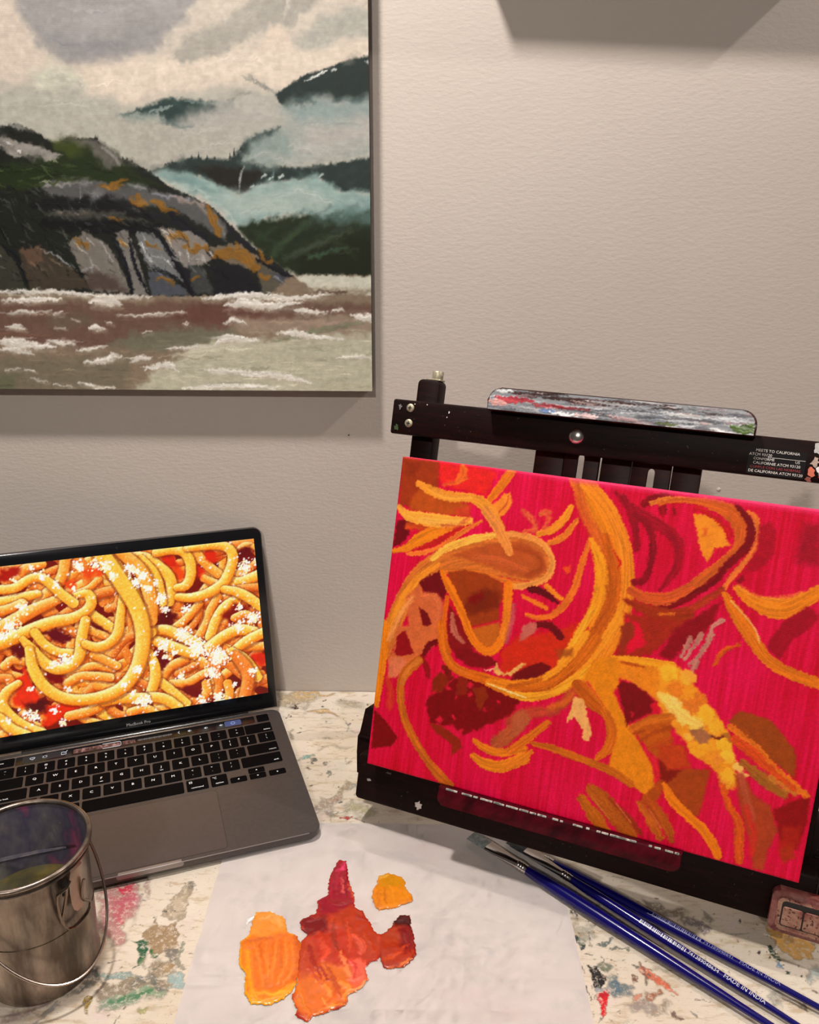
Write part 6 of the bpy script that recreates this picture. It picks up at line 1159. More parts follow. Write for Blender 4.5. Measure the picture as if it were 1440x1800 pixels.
'ochre':([-24,560.9,-15.5,565.1,-1.5,560.2,1.2,546.6,6.8,537.8,5.8,532.4,-4.4,526.9,-14.3,523.6,-21.6,522.4,-25.1,526.6,-28.3,535.1,-28.8,545,-24.5,551.8],(228, 140, 24),(220, 130, 20),[
('P',[-24.1,562.1,-13.7,564.6,0.3,557.9,-1.4,548.8,-21.8,548.4],(206,140,20),3.4,2.3,1,0.3),
('S',[-23.3,543.9,-21,526.6],[2.3,4.6,2.3],(200,110,16),1.6,1.6,0.85,1,0.12),
('S',[-13.3,548.6,-9.4,528.9],[2.9,5.7,2.9],(236,150,30),1.7,1.7,0.85,1,0.12),
('S',[-1.4,551,2.1,535.6],[2.3,4.6,2.3],(238,156,40),1.7,1.7,0.85,1,0.12),
('S',[-18.3,546.2,-16.1,528.8],[1.3,2.7,1.3],(190,104,20),1.7,1.7,0.85,1,0.12),
('S',[-22.2,558.7,-15.4,561.1],[1.6,3.2,1.6],(244,196,90),1.7,1.7,0.85,1,0.12),
('S',[-26.7,543.9,-24.4,528.7],[1.5,3.1,1.5],(214,126,20),1.6,1.6,0.85,1,0.12)]),
}
BRUSH={'b1': [[0.0627, 0.6117, 0.004], [0.075, 0.5945, 0.005], [0.1065, 0.5652, 0.006], [0.1673, 0.5203, 0.006], [0.2597, 0.42, 0.005]], 'b2': [[0.0983, 0.5945, 0.006], [0.1085, 0.5846, 0.006], [0.1426, 0.5512, 0.006], [0.2352, 0.461, 0.005], [0.2817, 0.4207, 0.0045]], 'b3': [[0.0941, 0.6025, 0.004], [0.1079, 0.5914, 0.005], [0.1305, 0.5743, 0.0055], [0.2067, 0.5143, 0.0055], [0.3037, 0.4334, 0.005]]}

rng = np.random.default_rng(7); random.seed(5)

# ------------------------------------------------------------------ wall, floor
m_wall = mat('wall_paint', L3(198, 184, 168), .62, 0, .3); t = NT(m_wall)
v = t.coords((1, 1, 1)); vs = t.coords((.62, 1, 1.35))
n1 = t.noise(vs, 250, 4, .62); n2 = t.noise(v, 6, 4, .6)
t.base(t.ramp(n2, [(.3, L3(195, 184, 174)), (.7, L3(199, 188, 179))]))
t.normal(t.bump(n1, .30, .0011))
bm = bmesh.new(); box(bm, -1.6, 2.2, D, D+.1, -.75, 1.75)
tag(obj('wall_back', bm, m_wall, smooth=False), kind='structure')
wall = bpy.data.objects['wall_back']
m_hole = mat('nail_hole', (.06, .045, .035), .9)
bm = bmesh.new(); bmesh.ops.create_cone(bm, cap_ends=True, segments=10, radius1=.0011, radius2=.0006, depth=.0016, matrix=Matrix.Translation((-.0665, D, .3187)) @ Matrix.Rotation(R(90), 4, 'X'))
obj('nail_hole', bm, m_hole, wall)
bm = bmesh.new(); bmesh.ops.create_uvsphere(bm, u_segments=12, v_segments=8, radius=.003, matrix=Matrix.Translation((.3845*.88, D+.0012, .2628+.0)) @ Matrix.Scale(.7, 4, (0, 1, 0)))
obj('paint_bump', bm, m_wall, wall)
m_floor = noisy('floor_wood', L3(96, 66, 44), L3(120, 86, 58), 8, .5, stretch=(1, 8, 1))
bm = bmesh.new(); box(bm, -1.6, 2.2, -2.2, D+.1, -.80, -.75); tag(obj('floor', bm, m_floor, smooth=False), kind='structure')

# ------------------------------------------------------------------ table
TW, TH = 665, (D-.001-TY0)*1000
art = Art(TW, TH, .8)
art.run(TABLE_ART)
for i in range(420):                                              # small flecks of dried paint
    x, y = rng.uniform(0, TW), rng.uniform(0, TH); r = rng.choice([.5, .7, .9, 1.2, 1.7], p=[.34, .3, .2, .11, .05])
    c = [(46, 38, 34), (60, 56, 50), (110, 70, 60), (120, 130, 120), (150, 60, 60), (90, 84, 70), (60, 90, 80), (170, 140, 90)][rng.integers(8)]
    a = rng.uniform(0, 6.28); dx, dy = math.cos(a)*r, math.sin(a)*r
    art.stroke([x-dx, y-dy*.6, x+dx, y+dy*.6], [r*1.1], c, .4, .5, .85, .5, .1)
for i in range(70):                                               # knife scratches and dragged smears
    x, y = rng.uniform(0, TW), rng.uniform(0, TH); l = rng.uniform(5, 26); a = rng.normal(0, .25)
    c = [(168, 150, 128), (186, 168, 140), (150, 140, 126), (206, 176, 150), (120, 100, 84)][rng.integers(5)]
    art.stroke([x-l/2, y-l/2*a, x, y+rng.normal(0, .8), x+l/2, y+l/2*a], [.4, rng.uniform(.6, 1.6), .4], c, .5, .8, .6, -.3, .2)
place = lambda x, y, h: np.stack([TX0+x/1000, TY0+y/1000, h/1000], -1)
def table_material(name, painted):
    m = mat(name, (1, 1, 1), .5, 0, .4); t = NT(m)
    a = t.n('ShaderNodeAttribute', attribute_name='paint'); vv = t.coords((1, 1, 1)); vx = t.coords((1, 3.4, 1))
    b1 = t.ramp(t.noise(vv, 9, 5, .6), [(.3, L3(221, 210, 194)), (.52, L3(213, 200, 182)), (.7, L3(203, 187, 163))])
    b2 = t.mix(t.ramp(t.noise(vx, 36, 6, .72), [(.52, (0, 0, 0)), (.64, (.85,)*3)]), b1, L3(184, 162, 132))
    b3 = t.mix(t.ramp(t.noise(vv, 24, 4, .6), [(.58, (0, 0, 0)), (.74, (.6,)*3)]), b2, L3(212, 186, 190))
    b4 = t.mix(t.ramp(t.noise(vv, 150, 4, .75), [(.61, (0, 0, 0)), (.69, (.8,)*3)]), b3, L3(142, 124, 104))
    b5 = t.mix(t.ramp(t.noise(vx, 340, 2, .7), [(.69, (0, 0, 0)), (.74, (.9,)*3)]), b4, L3(70, 58, 48))
    b6 = t.mix(t.ramp(t.noise(vv, 17, 3, .6), [(.62, (0, 0, 0)), (.78, (.55,)*3)]), b5, L3(178, 190, 176))
    mixf = t.n('ShaderNodeMath', operation='MULTIPLY'); t.l(a.outputs['Alpha'], mixf.inputs[0])
    gr = t.ramp(t.noise(vv, 230, 6, .8), [(.40, (.30,)*3), (.50, (1, 1, 1))]); t.l(gr, mixf.inputs[1])
    t.base(t.mix(mixf.outputs[0], b6, a.outputs['Color']) if painted else b6)
    t.normal(t.bump(t.noise(vx, 120, 6, .75), .5, .0010))
    return m
m_table = table_material('painted_tabletop', True)
top = mesh_obj('painted_table', art.mesh('painted_table', place, (1.0, 1.0, 1.0), .25), m_table)
tag(top, 'white worktable covered in dried paint smears and splatters against the wall', 'table')
bm = bmesh.new(); box(bm, -.45, .48, .10, D-.002, -.03, -.0004, .001); obj('table_slab', bm, table_material('bare_tabletop', False), top)
m_leg = noisy('table_leg_wood', L3(150, 120, 86), L3(120, 92, 62), 14, .5, stretch=(6, 6, 1))
for x in (-.40, .43):
    for y in (.15, D-.06):
        bm = bmesh.new(); box(bm, x-.025, x+.025, y-.025, y+.025, -.75, -.03, .003); obj('leg', bm, m_leg, top)

# ------------------------------------------------------------------ seascape painting on the wall
def tilt_frame(corner, ang):
    c, s = math.cos(ang), math.sin(ang)
    return corner, np.array([c, 0, s]), np.array([-s, 0, c])
m_sea = vcol('seascape_oil', .42, .25, .2)
m_canvas_edge = noisy('raw_canvas_edge', L3(70, 66, 58), L3(46, 44, 40), 60, .8)
def wall_canvas(name, br, wmm, hmm, depth, ang, label, cat):
    br, U, V = tilt_frame(np.array(br), ang)
    mid = br - U*wmm/2000
    root = empty(name, (mid[0], D, mid[2]), label, cat); base = np.array([mid[0], D, mid[2]])
    T = Matrix(((U[0], 0, V[0], br[0]-base[0]-U[0]*wmm/1000), (0, 1, 0, 0), (U[2], 0, V[2], br[2]-base[2]-U[2]*wmm/1000), (0, 0, 0, 1)))
    bm = bmesh.new(); box(bm, 0, wmm/1000, -depth+.0006, -.0005, 0, hmm/1000, .0012)
    obj('stretcher_frame', bm, m_canvas_edge, root, T=T)
    return root, base, br, U, V
SD = .020
sea_root, sbase, sbr, sU, sV = wall_canvas('seascape_painting', SEABR, 508, 406, SD, TILT, 'unframed oil painting of a rocky headland, misty hills and choppy brown water on the wall', 'painting')
art = Art(508, 406, .85, (190, 184, 172)); art.run(SEA_ART)
X, Y = art.X, art.Y
for i in range(260):                                              # short loose brush marks on the water
    x = rng.uniform(80, 508); y = abs(rng.normal(0, 50)); 
    if y > 108: continue
    j, k = min(int(y/.85), art.ny-1), min(int(x/.85), art.nx-1); c = art.c[j, k]*rng.uniform(.86, 1.16); l = rng.uniform(4, 16)
    art.stroke([x-l, y+rng.normal(0, .6), x, y+rng.normal(0, .7), x+l, y+rng.normal(0, .6)], [.4, rng.uniform(.8, 2.2), .3], np.clip(c, 0, 245), .8, 1, .6, .5, .2)
for i in range(900):                                              # knifed planes and cracks on the rocks
    x = rng.uniform(90, 430); y = rng.uniform(112, 262); j, k = min(int(y/.85), art.ny-1), min(int(x/.85), art.nx-1); c = art.c[j, k]
    if y > 290-(x-100)*.62 or c.mean() > 150: continue
    f = rng.uniform(.45, 1.75); c2 = np.clip(c*f+(14 if f > 1.2 else 0), 0, 215); l = rng.uniform(2, 8); a = rng.normal(-.9 if y < 185 else -.25, .35); dx, dy = l*math.cos(a), l*math.sin(a)
    art.stroke([x-dx, y-dy, x+rng.normal(0, .6), y+rng.normal(0, .6), x+dx, y+dy], [.4, rng.uniform(.8, 2.6), .3], c2, .6, 1, .7, .6, .25)
for i in range(420):                                              # scumbled sky and mist
    x = rng.uniform(80, 508); y = rng.uniform(170, 406); j, k = min(int(y/.85), art.ny-1), min(int(x/.85), art.nx-1)
    c = art.c[j, k]*rng.uniform(.95, 1.05); 
    if c.mean() < 110: c = art.c[j, k]*rng.uniform(.8, 1.3)
    l = rng.uniform(3, 9); a = rng.normal(.2, .5); dx, dy = l*math.cos(a), l*math.sin(a)
    art.stroke([x-dx, y-dy, x, y+rng.normal(0, .8), x+dx, y+dy], [1, rng.uniform(3, 8), 1], np.clip(c, 0, 245), 2.5, 1.2, .45, .3, .06)
art.c *= (1+(fbm(X*.12, Y*.5, 3, 3)-.5)*.09)[..., None]; art.c = np.clip(art.c, 0, 250)
def place(x, y, h): return (sbr-sbase)[None] + np.outer((x-508)/1000, sU) + np.outer(y/1000, sV) + np.outer(-(h/1000)+.0, [0, 1, 0])
sbr = sbr.copy(); sbr[1] = D-SD
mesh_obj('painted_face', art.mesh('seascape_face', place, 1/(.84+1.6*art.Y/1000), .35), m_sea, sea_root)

# the neighbouring canvas hangs just above the frame; its shadow falls into view
nb_root, *_ = wall_canvas('upper_canvas', (.347, D, .740), 291, 400, .038, -R(1.75), 'canvas hung high on the wall above the easel, throwing a hard shadow', 'painting')

# ------------------------------------------------------------------ easel frame of reference
eo = np.array(EAS['o']); cw_, sw_ = math.cos(EAS['yw']), math.sin(EAS['yw']); st_, ct_ = math.sin(EAS['ct']), math.cos(EAS['ct'])
eU = np.array([cw_, sw_, 0.]); eV = np.array([-sw_*st_, cw_*st_, ct_]); eN = np.cross(eU, eV)
EM = Matrix(((eU[0], eV[0], eN[0], eo[0]), (eU[1], eV[1], eN[1], eo[1]), (eU[2], eV[2], eN[2], eo[2]), (0, 0, 0, 1)))
UC = EAS['w']/2; UM = lambda u: 2*UC-u
cxy = eo + eU*UC - eN*.05
easel = empty('table_easel', (cxy[0], cxy[1], 0), 'dark stained wooden table easel splashed with paint, holding the red canvas', 'easel')
TE = Matrix.Translation(-easel.location) @ EM
m_wood = mat('dark_stained_wood', L3(22, 12, 10), .5, 0, .10); t = NT(m_wood); v = t.coords((2, 2, 14))
f = t.noise(v, 22, 5, .6); t.base(t.mix(t.ramp(t.noise(t.coords((1, 1, 1)), 420, 2, .6), [(.70, (0, 0, 0)), (.74, (.5,)*3)]), t.ramp(f, [(.35, L3(18, 10, 9)), (.7, L3(34, 14, 11))]), L3(90, 80, 74)))
t.normal(t.bump(f, .12, .0005))
m_wood2 = noisy('red_stained_slats', L3(34, 11, 8), L3(56, 19, 12), 22, .5, stretch=(2, 2, 10), bump=.1, spec=.2)
m_steel = mat('steel', (.62, .58, .54), .28, 1.0)
m_brassy = noisy('worn_zinc', L3(196, 186, 160), L3(150, 140, 116), 300, .45, metal=.6)
def ebox(name, u0, u1, v0, v1, n0, n1, m, bev=.0015, parent=None):
    bm = bmesh.new(); box(bm, u0, u1, v0, v1, n0, n1, bev); return obj(name, bm, m, parent or easel, T=TE)
def eprism(name, poly, n0, n1, m, bev=.001, parent=None):
    bm = bmesh.new(); prism(bm, poly, n0, n1, bev); return obj(name, bm, m, parent or easel, T=TE)
# top crossbar
crossbar = ebox('crossbar', -.0234, UM(-.0234), .2958, .3262, -.036, -.020, m_wood, .002)
# side posts with rounded tops and a bolt on top
for k, uc in enumerate((.0015, UM(.0015))):
    post = eprism('side_post', rrect(uc-.0105, uc+.0105, -.030, .3467, .0045, 4, (1, 1, 0, 0)), -.056, -.0365, m_wood, .002)
    ebox('bolt_plate', uc-.004, uc+.0095, .3465, .3479, -.053, -.040, m_brassy, .0004, post)
    bm = bmesh.new(); lathe(bm, [(.0001, .3477), (.0048, .3477), (.0050, .3483), (.0050, .3543), (.0046, .3550), (.0001, .3550)], 20)
    bm.transform(Matrix.Translation((uc+.0045, 0, -.046)) @ Matrix(((1, 0, 0, 0), (0, 0, 1, 0), (0, -1, 0, 0), (0, 0, 0, 1))))
    obj('bolt', bm, m_brassy, post, T=TE)
# middle slats, two of them slotted
for a, b, s in ((.1050, .1302, 0), (.1308, .1602, .1448), (.1616, .1862, 0), (.1870, .2180, .2026), (.2186, .2408, 0)):
    d0 = -.0372 if s else -.0395
    if s:
        tp = .2925 if s > .2 else .2975
        arc = [(s+.0035*math.cos(R(q)), tp-.0035+.0035*math.sin(R(q))) for q in range(180, -1, -30)]
        poly = [(a, -.03), (s-.0035, -.03)] + arc + [(s+.0035, -.03), (b, -.03), (b, .31), (a, .31)]
        eprism('slotted_slat', poly, -.0425, d0, m_wood2, .0006)
    else: ebox('slat', a, b, -.03, .31, -.050, d0, m_wood2, .001)
# clamp knob and screws
def dome(name, u, v_, n0, r, h, m, parent, cross=False):
    bm = bmesh.new(); lathe(bm, [(.0001, h)] + [(r*math.sin(R(q)), h*math.cos(R(q))) for q in (15, 30, 45, 60, 75, 88)] + [(r, -.001)], 24)
    bm.transform(Matrix.Translation((u, v_, n0))); o = obj(name, bm, m, parent, T=TE)
    if cross:
        for dx, dy in ((.0017, .0004), (.0004, .0017)):
            bm = bmesh.new(); box(bm, u-dx, u+dx, v_-dy, v_+dy, n0+h*.55, n0+h+.0002); obj('screw_slot', bm, m_black, o, T=TE)
    return o
m_black = mat('black_recess', (.008, .007, .007), .5)
dome('clamp_knob', .1419, .3108, -.0200, .0068, .0042, m_steel, easel)
for uu in (-.0063, UM(-.0063)):
    for vv_ in (.3196, .3062): dome('screw', uu, vv_, -.0200, .0037, .0011, m_brassy, easel, True)
# paint-smeared clamp jaw on the crossbar
m_jaw = noisy('dark_jaw_wood', L3(38, 20, 16), L3(70, 30, 24), 40, .35, stretch=(1, 1, 6))
jaw = eprism('upper_jaw', rrect(.0668, .2755, .3243, .3432, .011, 6, (1, 1, 0, 0)), -.034, -.0065, m_jaw, .0022)
art = Art(206, 17.4, .55, (128, 130, 134), 68.0, 325.0)
for i in range(150):
    x = rng.uniform(68, 274); y = rng.uniform(325, 342); l = rng.uniform(3, 22)
    g = y > 336.5
    c = [(150, 152, 156), (100, 104, 110), (176, 176, 178), (132, 112, 116), (74, 74, 80), (150, 128, 126)][rng.integers(6)] if not g or rng.random() < .35 else [(46, 22, 18), (60, 30, 26), (34, 18, 16)][rng.integers(3)]
    if g and x > 190 and rng.random() < .3: c = (110, 112, 116)
    art.stroke([x-l, y+rng.normal(0, .5), x, y+rng.normal(0, .4), x+l, y+rng.normal(0, .5)], [.5, rng.uniform(1, 3), .5], c, .5, .8, .85, .6, .3)
for x, y, l, w_, c in ((92, 337, 16, 4, (160, 44, 56)), (86, 335, 8, 4, (190, 70, 76)), (120, 334, 14, 3, (150, 60, 66)), (136, 334, 18, 2.4, (120, 36, 44)), (78, 333, 8, 5, (190, 140, 134)), (120, 330, 6, 3.4, (104, 130, 176)), (134, 328.6, 12, 3, (216, 216, 218)), (152, 329, 9, 4, (186, 160, 160)), (80, 343, 10, 2.4, (190, 192, 192)), (226, 337, 18, 2, (206, 206, 206)), (262, 337, 12, 2.4, (190, 192, 194)), (180, 330, 10, 3, (160, 130, 132)), (214, 329, 8, 2.4, (74, 84, 30)), (268, 330.5, 8, 5.5, (66, 88, 28)), (272, 333, 5, 4, (70, 92, 34)), (250, 328.2, 6, 2.4, (224, 222, 220))):
    x -= 2.2; y -= 2; art.stroke([x-l, y+.4, x, y-.2, x+l, y-.3], [w_*.4, w_, w_*.5], c, .5, 1.2, .95, .9, .25)
jpl = lambda x, y, h: (np.array(TE.translation)[None]  + np.outer(x/1000, eU) + np.outer(y/1000, eV) + np.outer(-.0063+h/1000, eN))
dist_ok = np.ones(art.X.shape, bool)
rx = 9.5
for cx_ in (68.0+rx, 274.0-rx):
    side = (art.X < cx_) if cx_ < 150 else (art.X > cx_)
    dist_ok &= ~(side & (art.Y > 342.2-rx) & ((art.X-cx_)**2+(art.Y-342.2+rx)**2 > rx*rx))
mesh_obj('dried_paint', art.mesh('jaw_paint', jpl, (1.25, 1.25, 1.25), .4, dist_ok), vcol('jaw_paint', .35, .5), jaw)
# lower ledge that carries the canvas
m_ledge = noisy('maroon_ledge', L3(84, 10, 24), L3(44, 6, 12), 50, .34, stretch=(1, 4, 1), bump=.15, spec=.1)
ledge = eprism('canvas_ledge', rrect(.0715, .2742, -.0162, -.0002, .006, 5, (0, 0, 1, 1)), -.034, .0062, m_ledge, .0012)
m_chip = noisy('paint_chips', L3(214, 206, 194), L3(120, 130, 124), 300, .5)
bm = bmesh.new()
for i in range(70):
    u = rng.uniform(.074, .272); l = rng.uniform(.0006, .003)
    box(bm, u-l, u+l, -.0012, .0003, .0052+rng.uniform(0, .0006), .0066, .0002, 1)
tag(obj('chipped_edge', bm, m_chip, ledge, T=TE), kind='stuff')
# bottom bar, side brackets, back feet
bar = eprism('bottom_bar', rrect(-.0165, UM(-.0165), -.0445, -.0002, .004, 4), -.040, -.0195, m_wood, .002)
for sgn in (0, 1):
    mu = (lambda u: UM(u)) if sgn else (lambda u: u)
    eprism('side_bracket', [(mu(u), v_) for u, v_ in ((-.0255, .034), (-.022, .037), (-.006, .037), (-.006, -.030), (-.0265, -.030), (-.0285, -.0095), (-.030, .0060), (-.0255, .0145))], -.062, -.0405, m_wood, .0015)
    ebox('bracket_rib', mu(-.0262), mu(-.012), .0060, .0085, -.0405, -.0385, m_wood, .0006)
    p = eo + eU*mu(.0015) - eN*.058 + eV*.16; q = p + np.array([0.02 if not sgn else -.02, .075, 0]); q[2] = .004; q[1] = min(q[1], D-.02)
    bm = bmesh.new(); tube(bm, [p, q], .006, 8); obj('rear_leg', bm, m_wood, easel, T=Matrix.Translation(-easel.location))
    fp = eo + eU*mu(.002) - eN*.062
    bm = bmesh.new(); box(bm, fp[0]-.009, fp[0]+.009, fp[1]-.008, fp[1]+.02, .0, .06, .002); obj('foot', bm, m_wood, easel, T=Matrix.Translation(-easel.location))
# latch
m_latch = mat('stained_latch', L3(120, 70, 60), .35, .25, .5); t = NT(m_latch); v = t.coords()
t.base(t.mix(t.ramp(t.noise(v, 420, 3, .7), [(.56, (0, 0, 0)), (.62, (1, 1, 1))]), t.ramp(t.noise(v, 60, 3, .6), [(.4, L3(168, 128, 108)), (.6, L3(132, 76, 66))]), L3(60, 16, 18)))
m_latch_r = noisy('latch_red', L3(96, 24, 26), L3(140, 92, 84), 120, .3, spec=.6)
latch = eprism('latch', rrect(.3430, .4010, -.0470, -.0135, .005, 5), -.0196, -.0105, m_latch_r, .0018)
eprism('latch_frame', rrect(.3475, .3965, -.0440, -.0185, .004, 5), -.0106, -.0092, m_latch, .0008, latch)
eprism('latch_recess', rrect(.3505, .3935, -.0405, -.0205, .003, 5), -.0094, -.0090, m_black, 0, latch)
for a, b in ((.3515, .3655), (.3665, .3805), (.3815, .3925)): eprism('latch_pad', rrect(a, b, -.0395, -.0245, .0016, 3), -.0091, -.0078, m_latch, .0005, latch)
# splotches of dried paint on bar and crossbar
def blotch(name, u, v_, n_, r, col, parent, sx=1, seed=0, T=TE):
    g = np.random.default_rng(seed); pl = []
    for i in range(14):
        a = 2*math.pi*i/14; q = r*g.uniform(.45, 1.1); pl.append((u+q*math.cos(a)*sx, v_+q*math.sin(a)))
    bm = bmesh.new(); prism(bm, pl, n_-.0004, n_+.0003, 0); return obj(name, bm, noisy(name, L3(*col), L3(*[min(255, int(x*1.15)) for x in col]), 300, .6), parent, T=T, smooth=False)
blotch('paint_fleck', .0469, -.0345, -.0194, .0048, (196, 190, 184), bar, .8, 1)
for i, (u, v_, r, c, sx) in enumerate(((-.004, -.0235, .0016, (130, 128, 124), 1.4), (.015, -.012, .0012, (60, 56, 54), 3), (.030, -.030, .0007, (80, 70, 66), 1))): blotch('paint_fleck', u, v_, -.0194, r, c, bar, sx, 10+i)
for i, (u, v_, r, c, sx) in enumerate(((.3235, .3225, .0048, (180, 178, 176), 1.0), (.3225, .3130, .0042, (170, 150, 136), .8), (.3215, .3050, .0046, (196, 104, 78), .6), (.3300, .3150, .0050, (210, 176, 170), 1.0), (.3310, .3020, .0040, (170, 40, 50), 1.1), (.3275, .3085, .0036, (206, 200, 196), 1), (.3200, .2995, .0025, (120, 60, 50), 1), (-.0155, .3215, .0028, (96, 96, 92), .7), (-.0170, .3030, .0032, (48, 66, 30), .8), (.0305, .3210, .0012, (210, 206, 200), .6), (.0290, .3165, .0007, (210, 206, 200), .6), (-.002, .3250, .0005, (220, 220, 214), 1), (.0095, .3255, .0005, (220, 220, 214), 1))): blotch('paint_fleck', u-(.0037 if u > .2 else .0003), v_-.0018, -.0196, r, c, crossbar, sx, 30+i)

# ------------------------------------------------------------------ lettering
def text(name, s, size, T, m, parent, ext=0, align='CENTER', bold=0):
    c = bpy.data.curves.new(name, 'FONT'); c.body = s; c.size = size; c.align_x = align; c.align_y = 'CENTER'; c.resolution_u = 2; c.offset = bold
    o = bpy.data.objects.new(name, c); COL.objects.link(o); bpy.context.view_layer.update()
    dg = bpy.context.evaluated_depsgraph_get(); me = bpy.data.meshes.new_from_object(o.evaluated_get(dg))
    bpy.data.objects.remove(o); bpy.data.curves.remove(c)
    me.name = name; me.transform(T); me.materials.clear()
    return mesh_obj(name, me, m, parent)
m_white = mat('white_print', L3(226, 222, 214), .6); m_redprint = mat('red_print', L3(150, 50, 52), .6)
m_sticker = mat('black_sticker', L3(14, 10, 10), .5, 0, .15)
stk = eprism('sticker', rrect(.2730, .3130, .2972, .3172, .001, 2), -.0202, -.0198, m_sticker, 0, crossbar)
SK = TE @ Matrix.Rotation(R(-.4), 4, 'Z')
for i, (s, uu, sz, m_) in enumerate((('MEETS TO CALIFORNIA', .2965, .0029, m_white), ('ATCM 93120', .2850, .0029, m_white), ('CONFORME                   US', .2965, .0027, m_white), ('CALIFORNIE ATCM 93120', .2970, .0029, m_white), ('CUMPLE CON LAS NORMAS', .2965, .0028, m_redprint), ('DE CALIFORNIA ATCM 93120', .2970, .0029, m_white))):
    text('sticker_lettering', s, sz, TE @ Matrix.Translation((uu-.0037, .3152-.0031*i, -.0195)), m_, crossbar)
ebox('sticker_rule', .2865, .3125, .31055, .31080, -.0199, -.0197, m_white, 0, crossbar)
for i, s in enumerate(('93-12', 'PHEN', '93120')): text('sticker_lettering', s, .0032, TE @ Matrix.Translation((.3262, .3107-.0042*i, -.0193)), m_white, crossbar)

# ------------------------------------------------------------------ red canvas on the easel
CWm, CHm = EAS['w']*1000, EAS['h']*1000
pc = eo + eU*UC - eN*.009
canv = empty('spaghetti_canvas', tuple(pc), 'red stretched canvas with an unfinished orange spaghetti painting, standing on the easel', 'painting')
TC = Matrix.Translation(-canv.location) @ EM
m_redge = noisy('pink_canvas_edge', L3(206, 24, 72), L3(226, 60, 110), 60, .6, stretch=(1, 1, 6))
bm = bmesh.new(); box(bm, 0, CWm/1000, .0002, CHm/1000, -.019, -.0006, .0012, 3); obj('canvas_body', bm, m_redge, canv, T=TC)
art = Art(CWm, CHm, .7, (208, 8, 52))
X, Y = art.X, art.Y
st = vnoise(X*.9, Y*.03, 5)*.6+vnoise(X*.35, Y*.015, 9)*.4; g = fbm(X*.02, Y*.02, 4, 3)
art.c[..., 0] = 196+40*(st-.3)+18*(g-.5); art.c[..., 1] = 2+24*np.clip(st-.5, 0, 1)+8*(g-.5); art.c[..., 2] = 50+44*(st-.4)+34*(g-.5)
art.c = np.clip(art.c, 0, 255); art.h[:] = .15*st
art.run(CANVAS_ART)
edge = np.clip((Y-(CHm-5))/4, 0, 1)*np.clip((X-70)/80, 0, 1); edge = edge[..., None]*.7; art.c = art.c*(1-edge)+np.array([236, 70, 120])*edge
art.c = np.clip(art.c*(1+(fbm(X*1.1, Y*1.1, 77, 2)-.5)*.16)[..., None], 0, 255)
cpl = lambda x, y, h: (np.array(TC.translation)[None] + np.outer(x/1000, eU) + np.outer(y/1000, eV) + np.outer(h/1000, eN))
# the rim is rolled over the stretcher bars
roll = np.minimum(np.minimum(X, CWm-X), np.minimum(Y, CHm-Y)); art.h -= np.clip(1-roll/1.2, 0, 1)**2*2.0
m_can = vcol('canvas_oil', .5, .16, .35)
mesh_obj('painted_face', art.mesh('canvas_face', cpl, (1.14, .96, 1.02), .35), m_can, canv)

# ------------------------------------------------------------------ laptop
cy, sy = math.cos(LAP['yw']), math.sin(LAP['yw'])
LW, LD = 304.1, 212.4
lc = (LAP['px'] + (-LW/2*cy - LD/2*sy)/1000, LAP['py'] + (-LW/2*sy + LD/2*cy)/1000, 0)
lap = empty('laptop', lc, 'open space grey laptop showing a close-up of spaghetti on its screen', 'laptop', rz=LAP['yw'])
TL = Matrix.Scale(.001, 4) @ Matrix.Translation((LW/2, -LD/2, 0))       # millimetres: x from the right edge, y from the front, z up
ZT = 12.5
m_alu = noisy('space_grey_aluminium', L3(82, 75, 73), L3(77, 70, 68), 260, .42, metal=.45)
m_alu2 = mat('rim_highlight_metal', (.75, .73, .72), .25, 1.0)
m_glass = mat('black_glass', (.006, .006, .007), .18, 0, .5)
m_key = noisy('black_keycap', L3(10, 9, 10), L3(13, 12, 13), 90, .55, spec=.02)
m_leg_w = mat('key_legend', L3(222, 222, 222), .5); t = NT(m_leg_w); t.b.inputs['Emission Color'].default_value = (1, 1, 1, 1); t.b.inputs['Emission Strength'].default_value = .35
m_rub = mat('rubber', (.02, .02, .02), .8)
# base: rounded slab with an undercut lower edge
bm = bmesh.new()
o1 = rrect(-LW, 0, 0, LD, 11, 8); lv = [(1.0, 2.2, 4.5), (1.0, 3.2, 2.0), (1.0, 5.5, .4), (1.0, ZT-.7, 0), (1.0, ZT, .5)]
rings = []
for _, z, ins in lv:
    cx0, cy0 = -LW/2, LD/2
    rings.append([bm.verts.new((cx0+(x-cx0)*(1-2*ins/LW), cy0+(y-cy0)*(1-2*ins/LD), z)) for x, y in o1])
for a, b in zip(rings, rings[1:]):
    for i in range(len(a)): bm.faces.new((a[i], a[(i+1) % len(a)], b[(i+1) % len(a)], b[i]))
bm.faces.new(rings[0][::-1]); bm.faces.new(rings[-1])
deck = obj('base', bm, m_alu, lap, T=TL)
def lbox(name, x0, x1, y0, y1, z0, z1, m, bev=0, parent=None, r=0):
    bm = bmesh.new()
    if r: prism(bm, rrect(x0, x1, y0, y1, r, 3), z0, z1, bev, 1)
    else: box(bm, x0, x1, y0, y1, z0, z1, bev)
    return obj(name, bm, m, parent or lap, T=TL)
for x in (-22, -LW+22):
    for y in (20, LD-20):
        bm = bmesh.new(); lathe(bm, [(7, 0), (8, .6), (8, 2.4)], 20, True, True); bm.transform(Matrix.Translation((x, y, 0))); obj('rubber_foot', bm, m_rub, lap, T=TL)
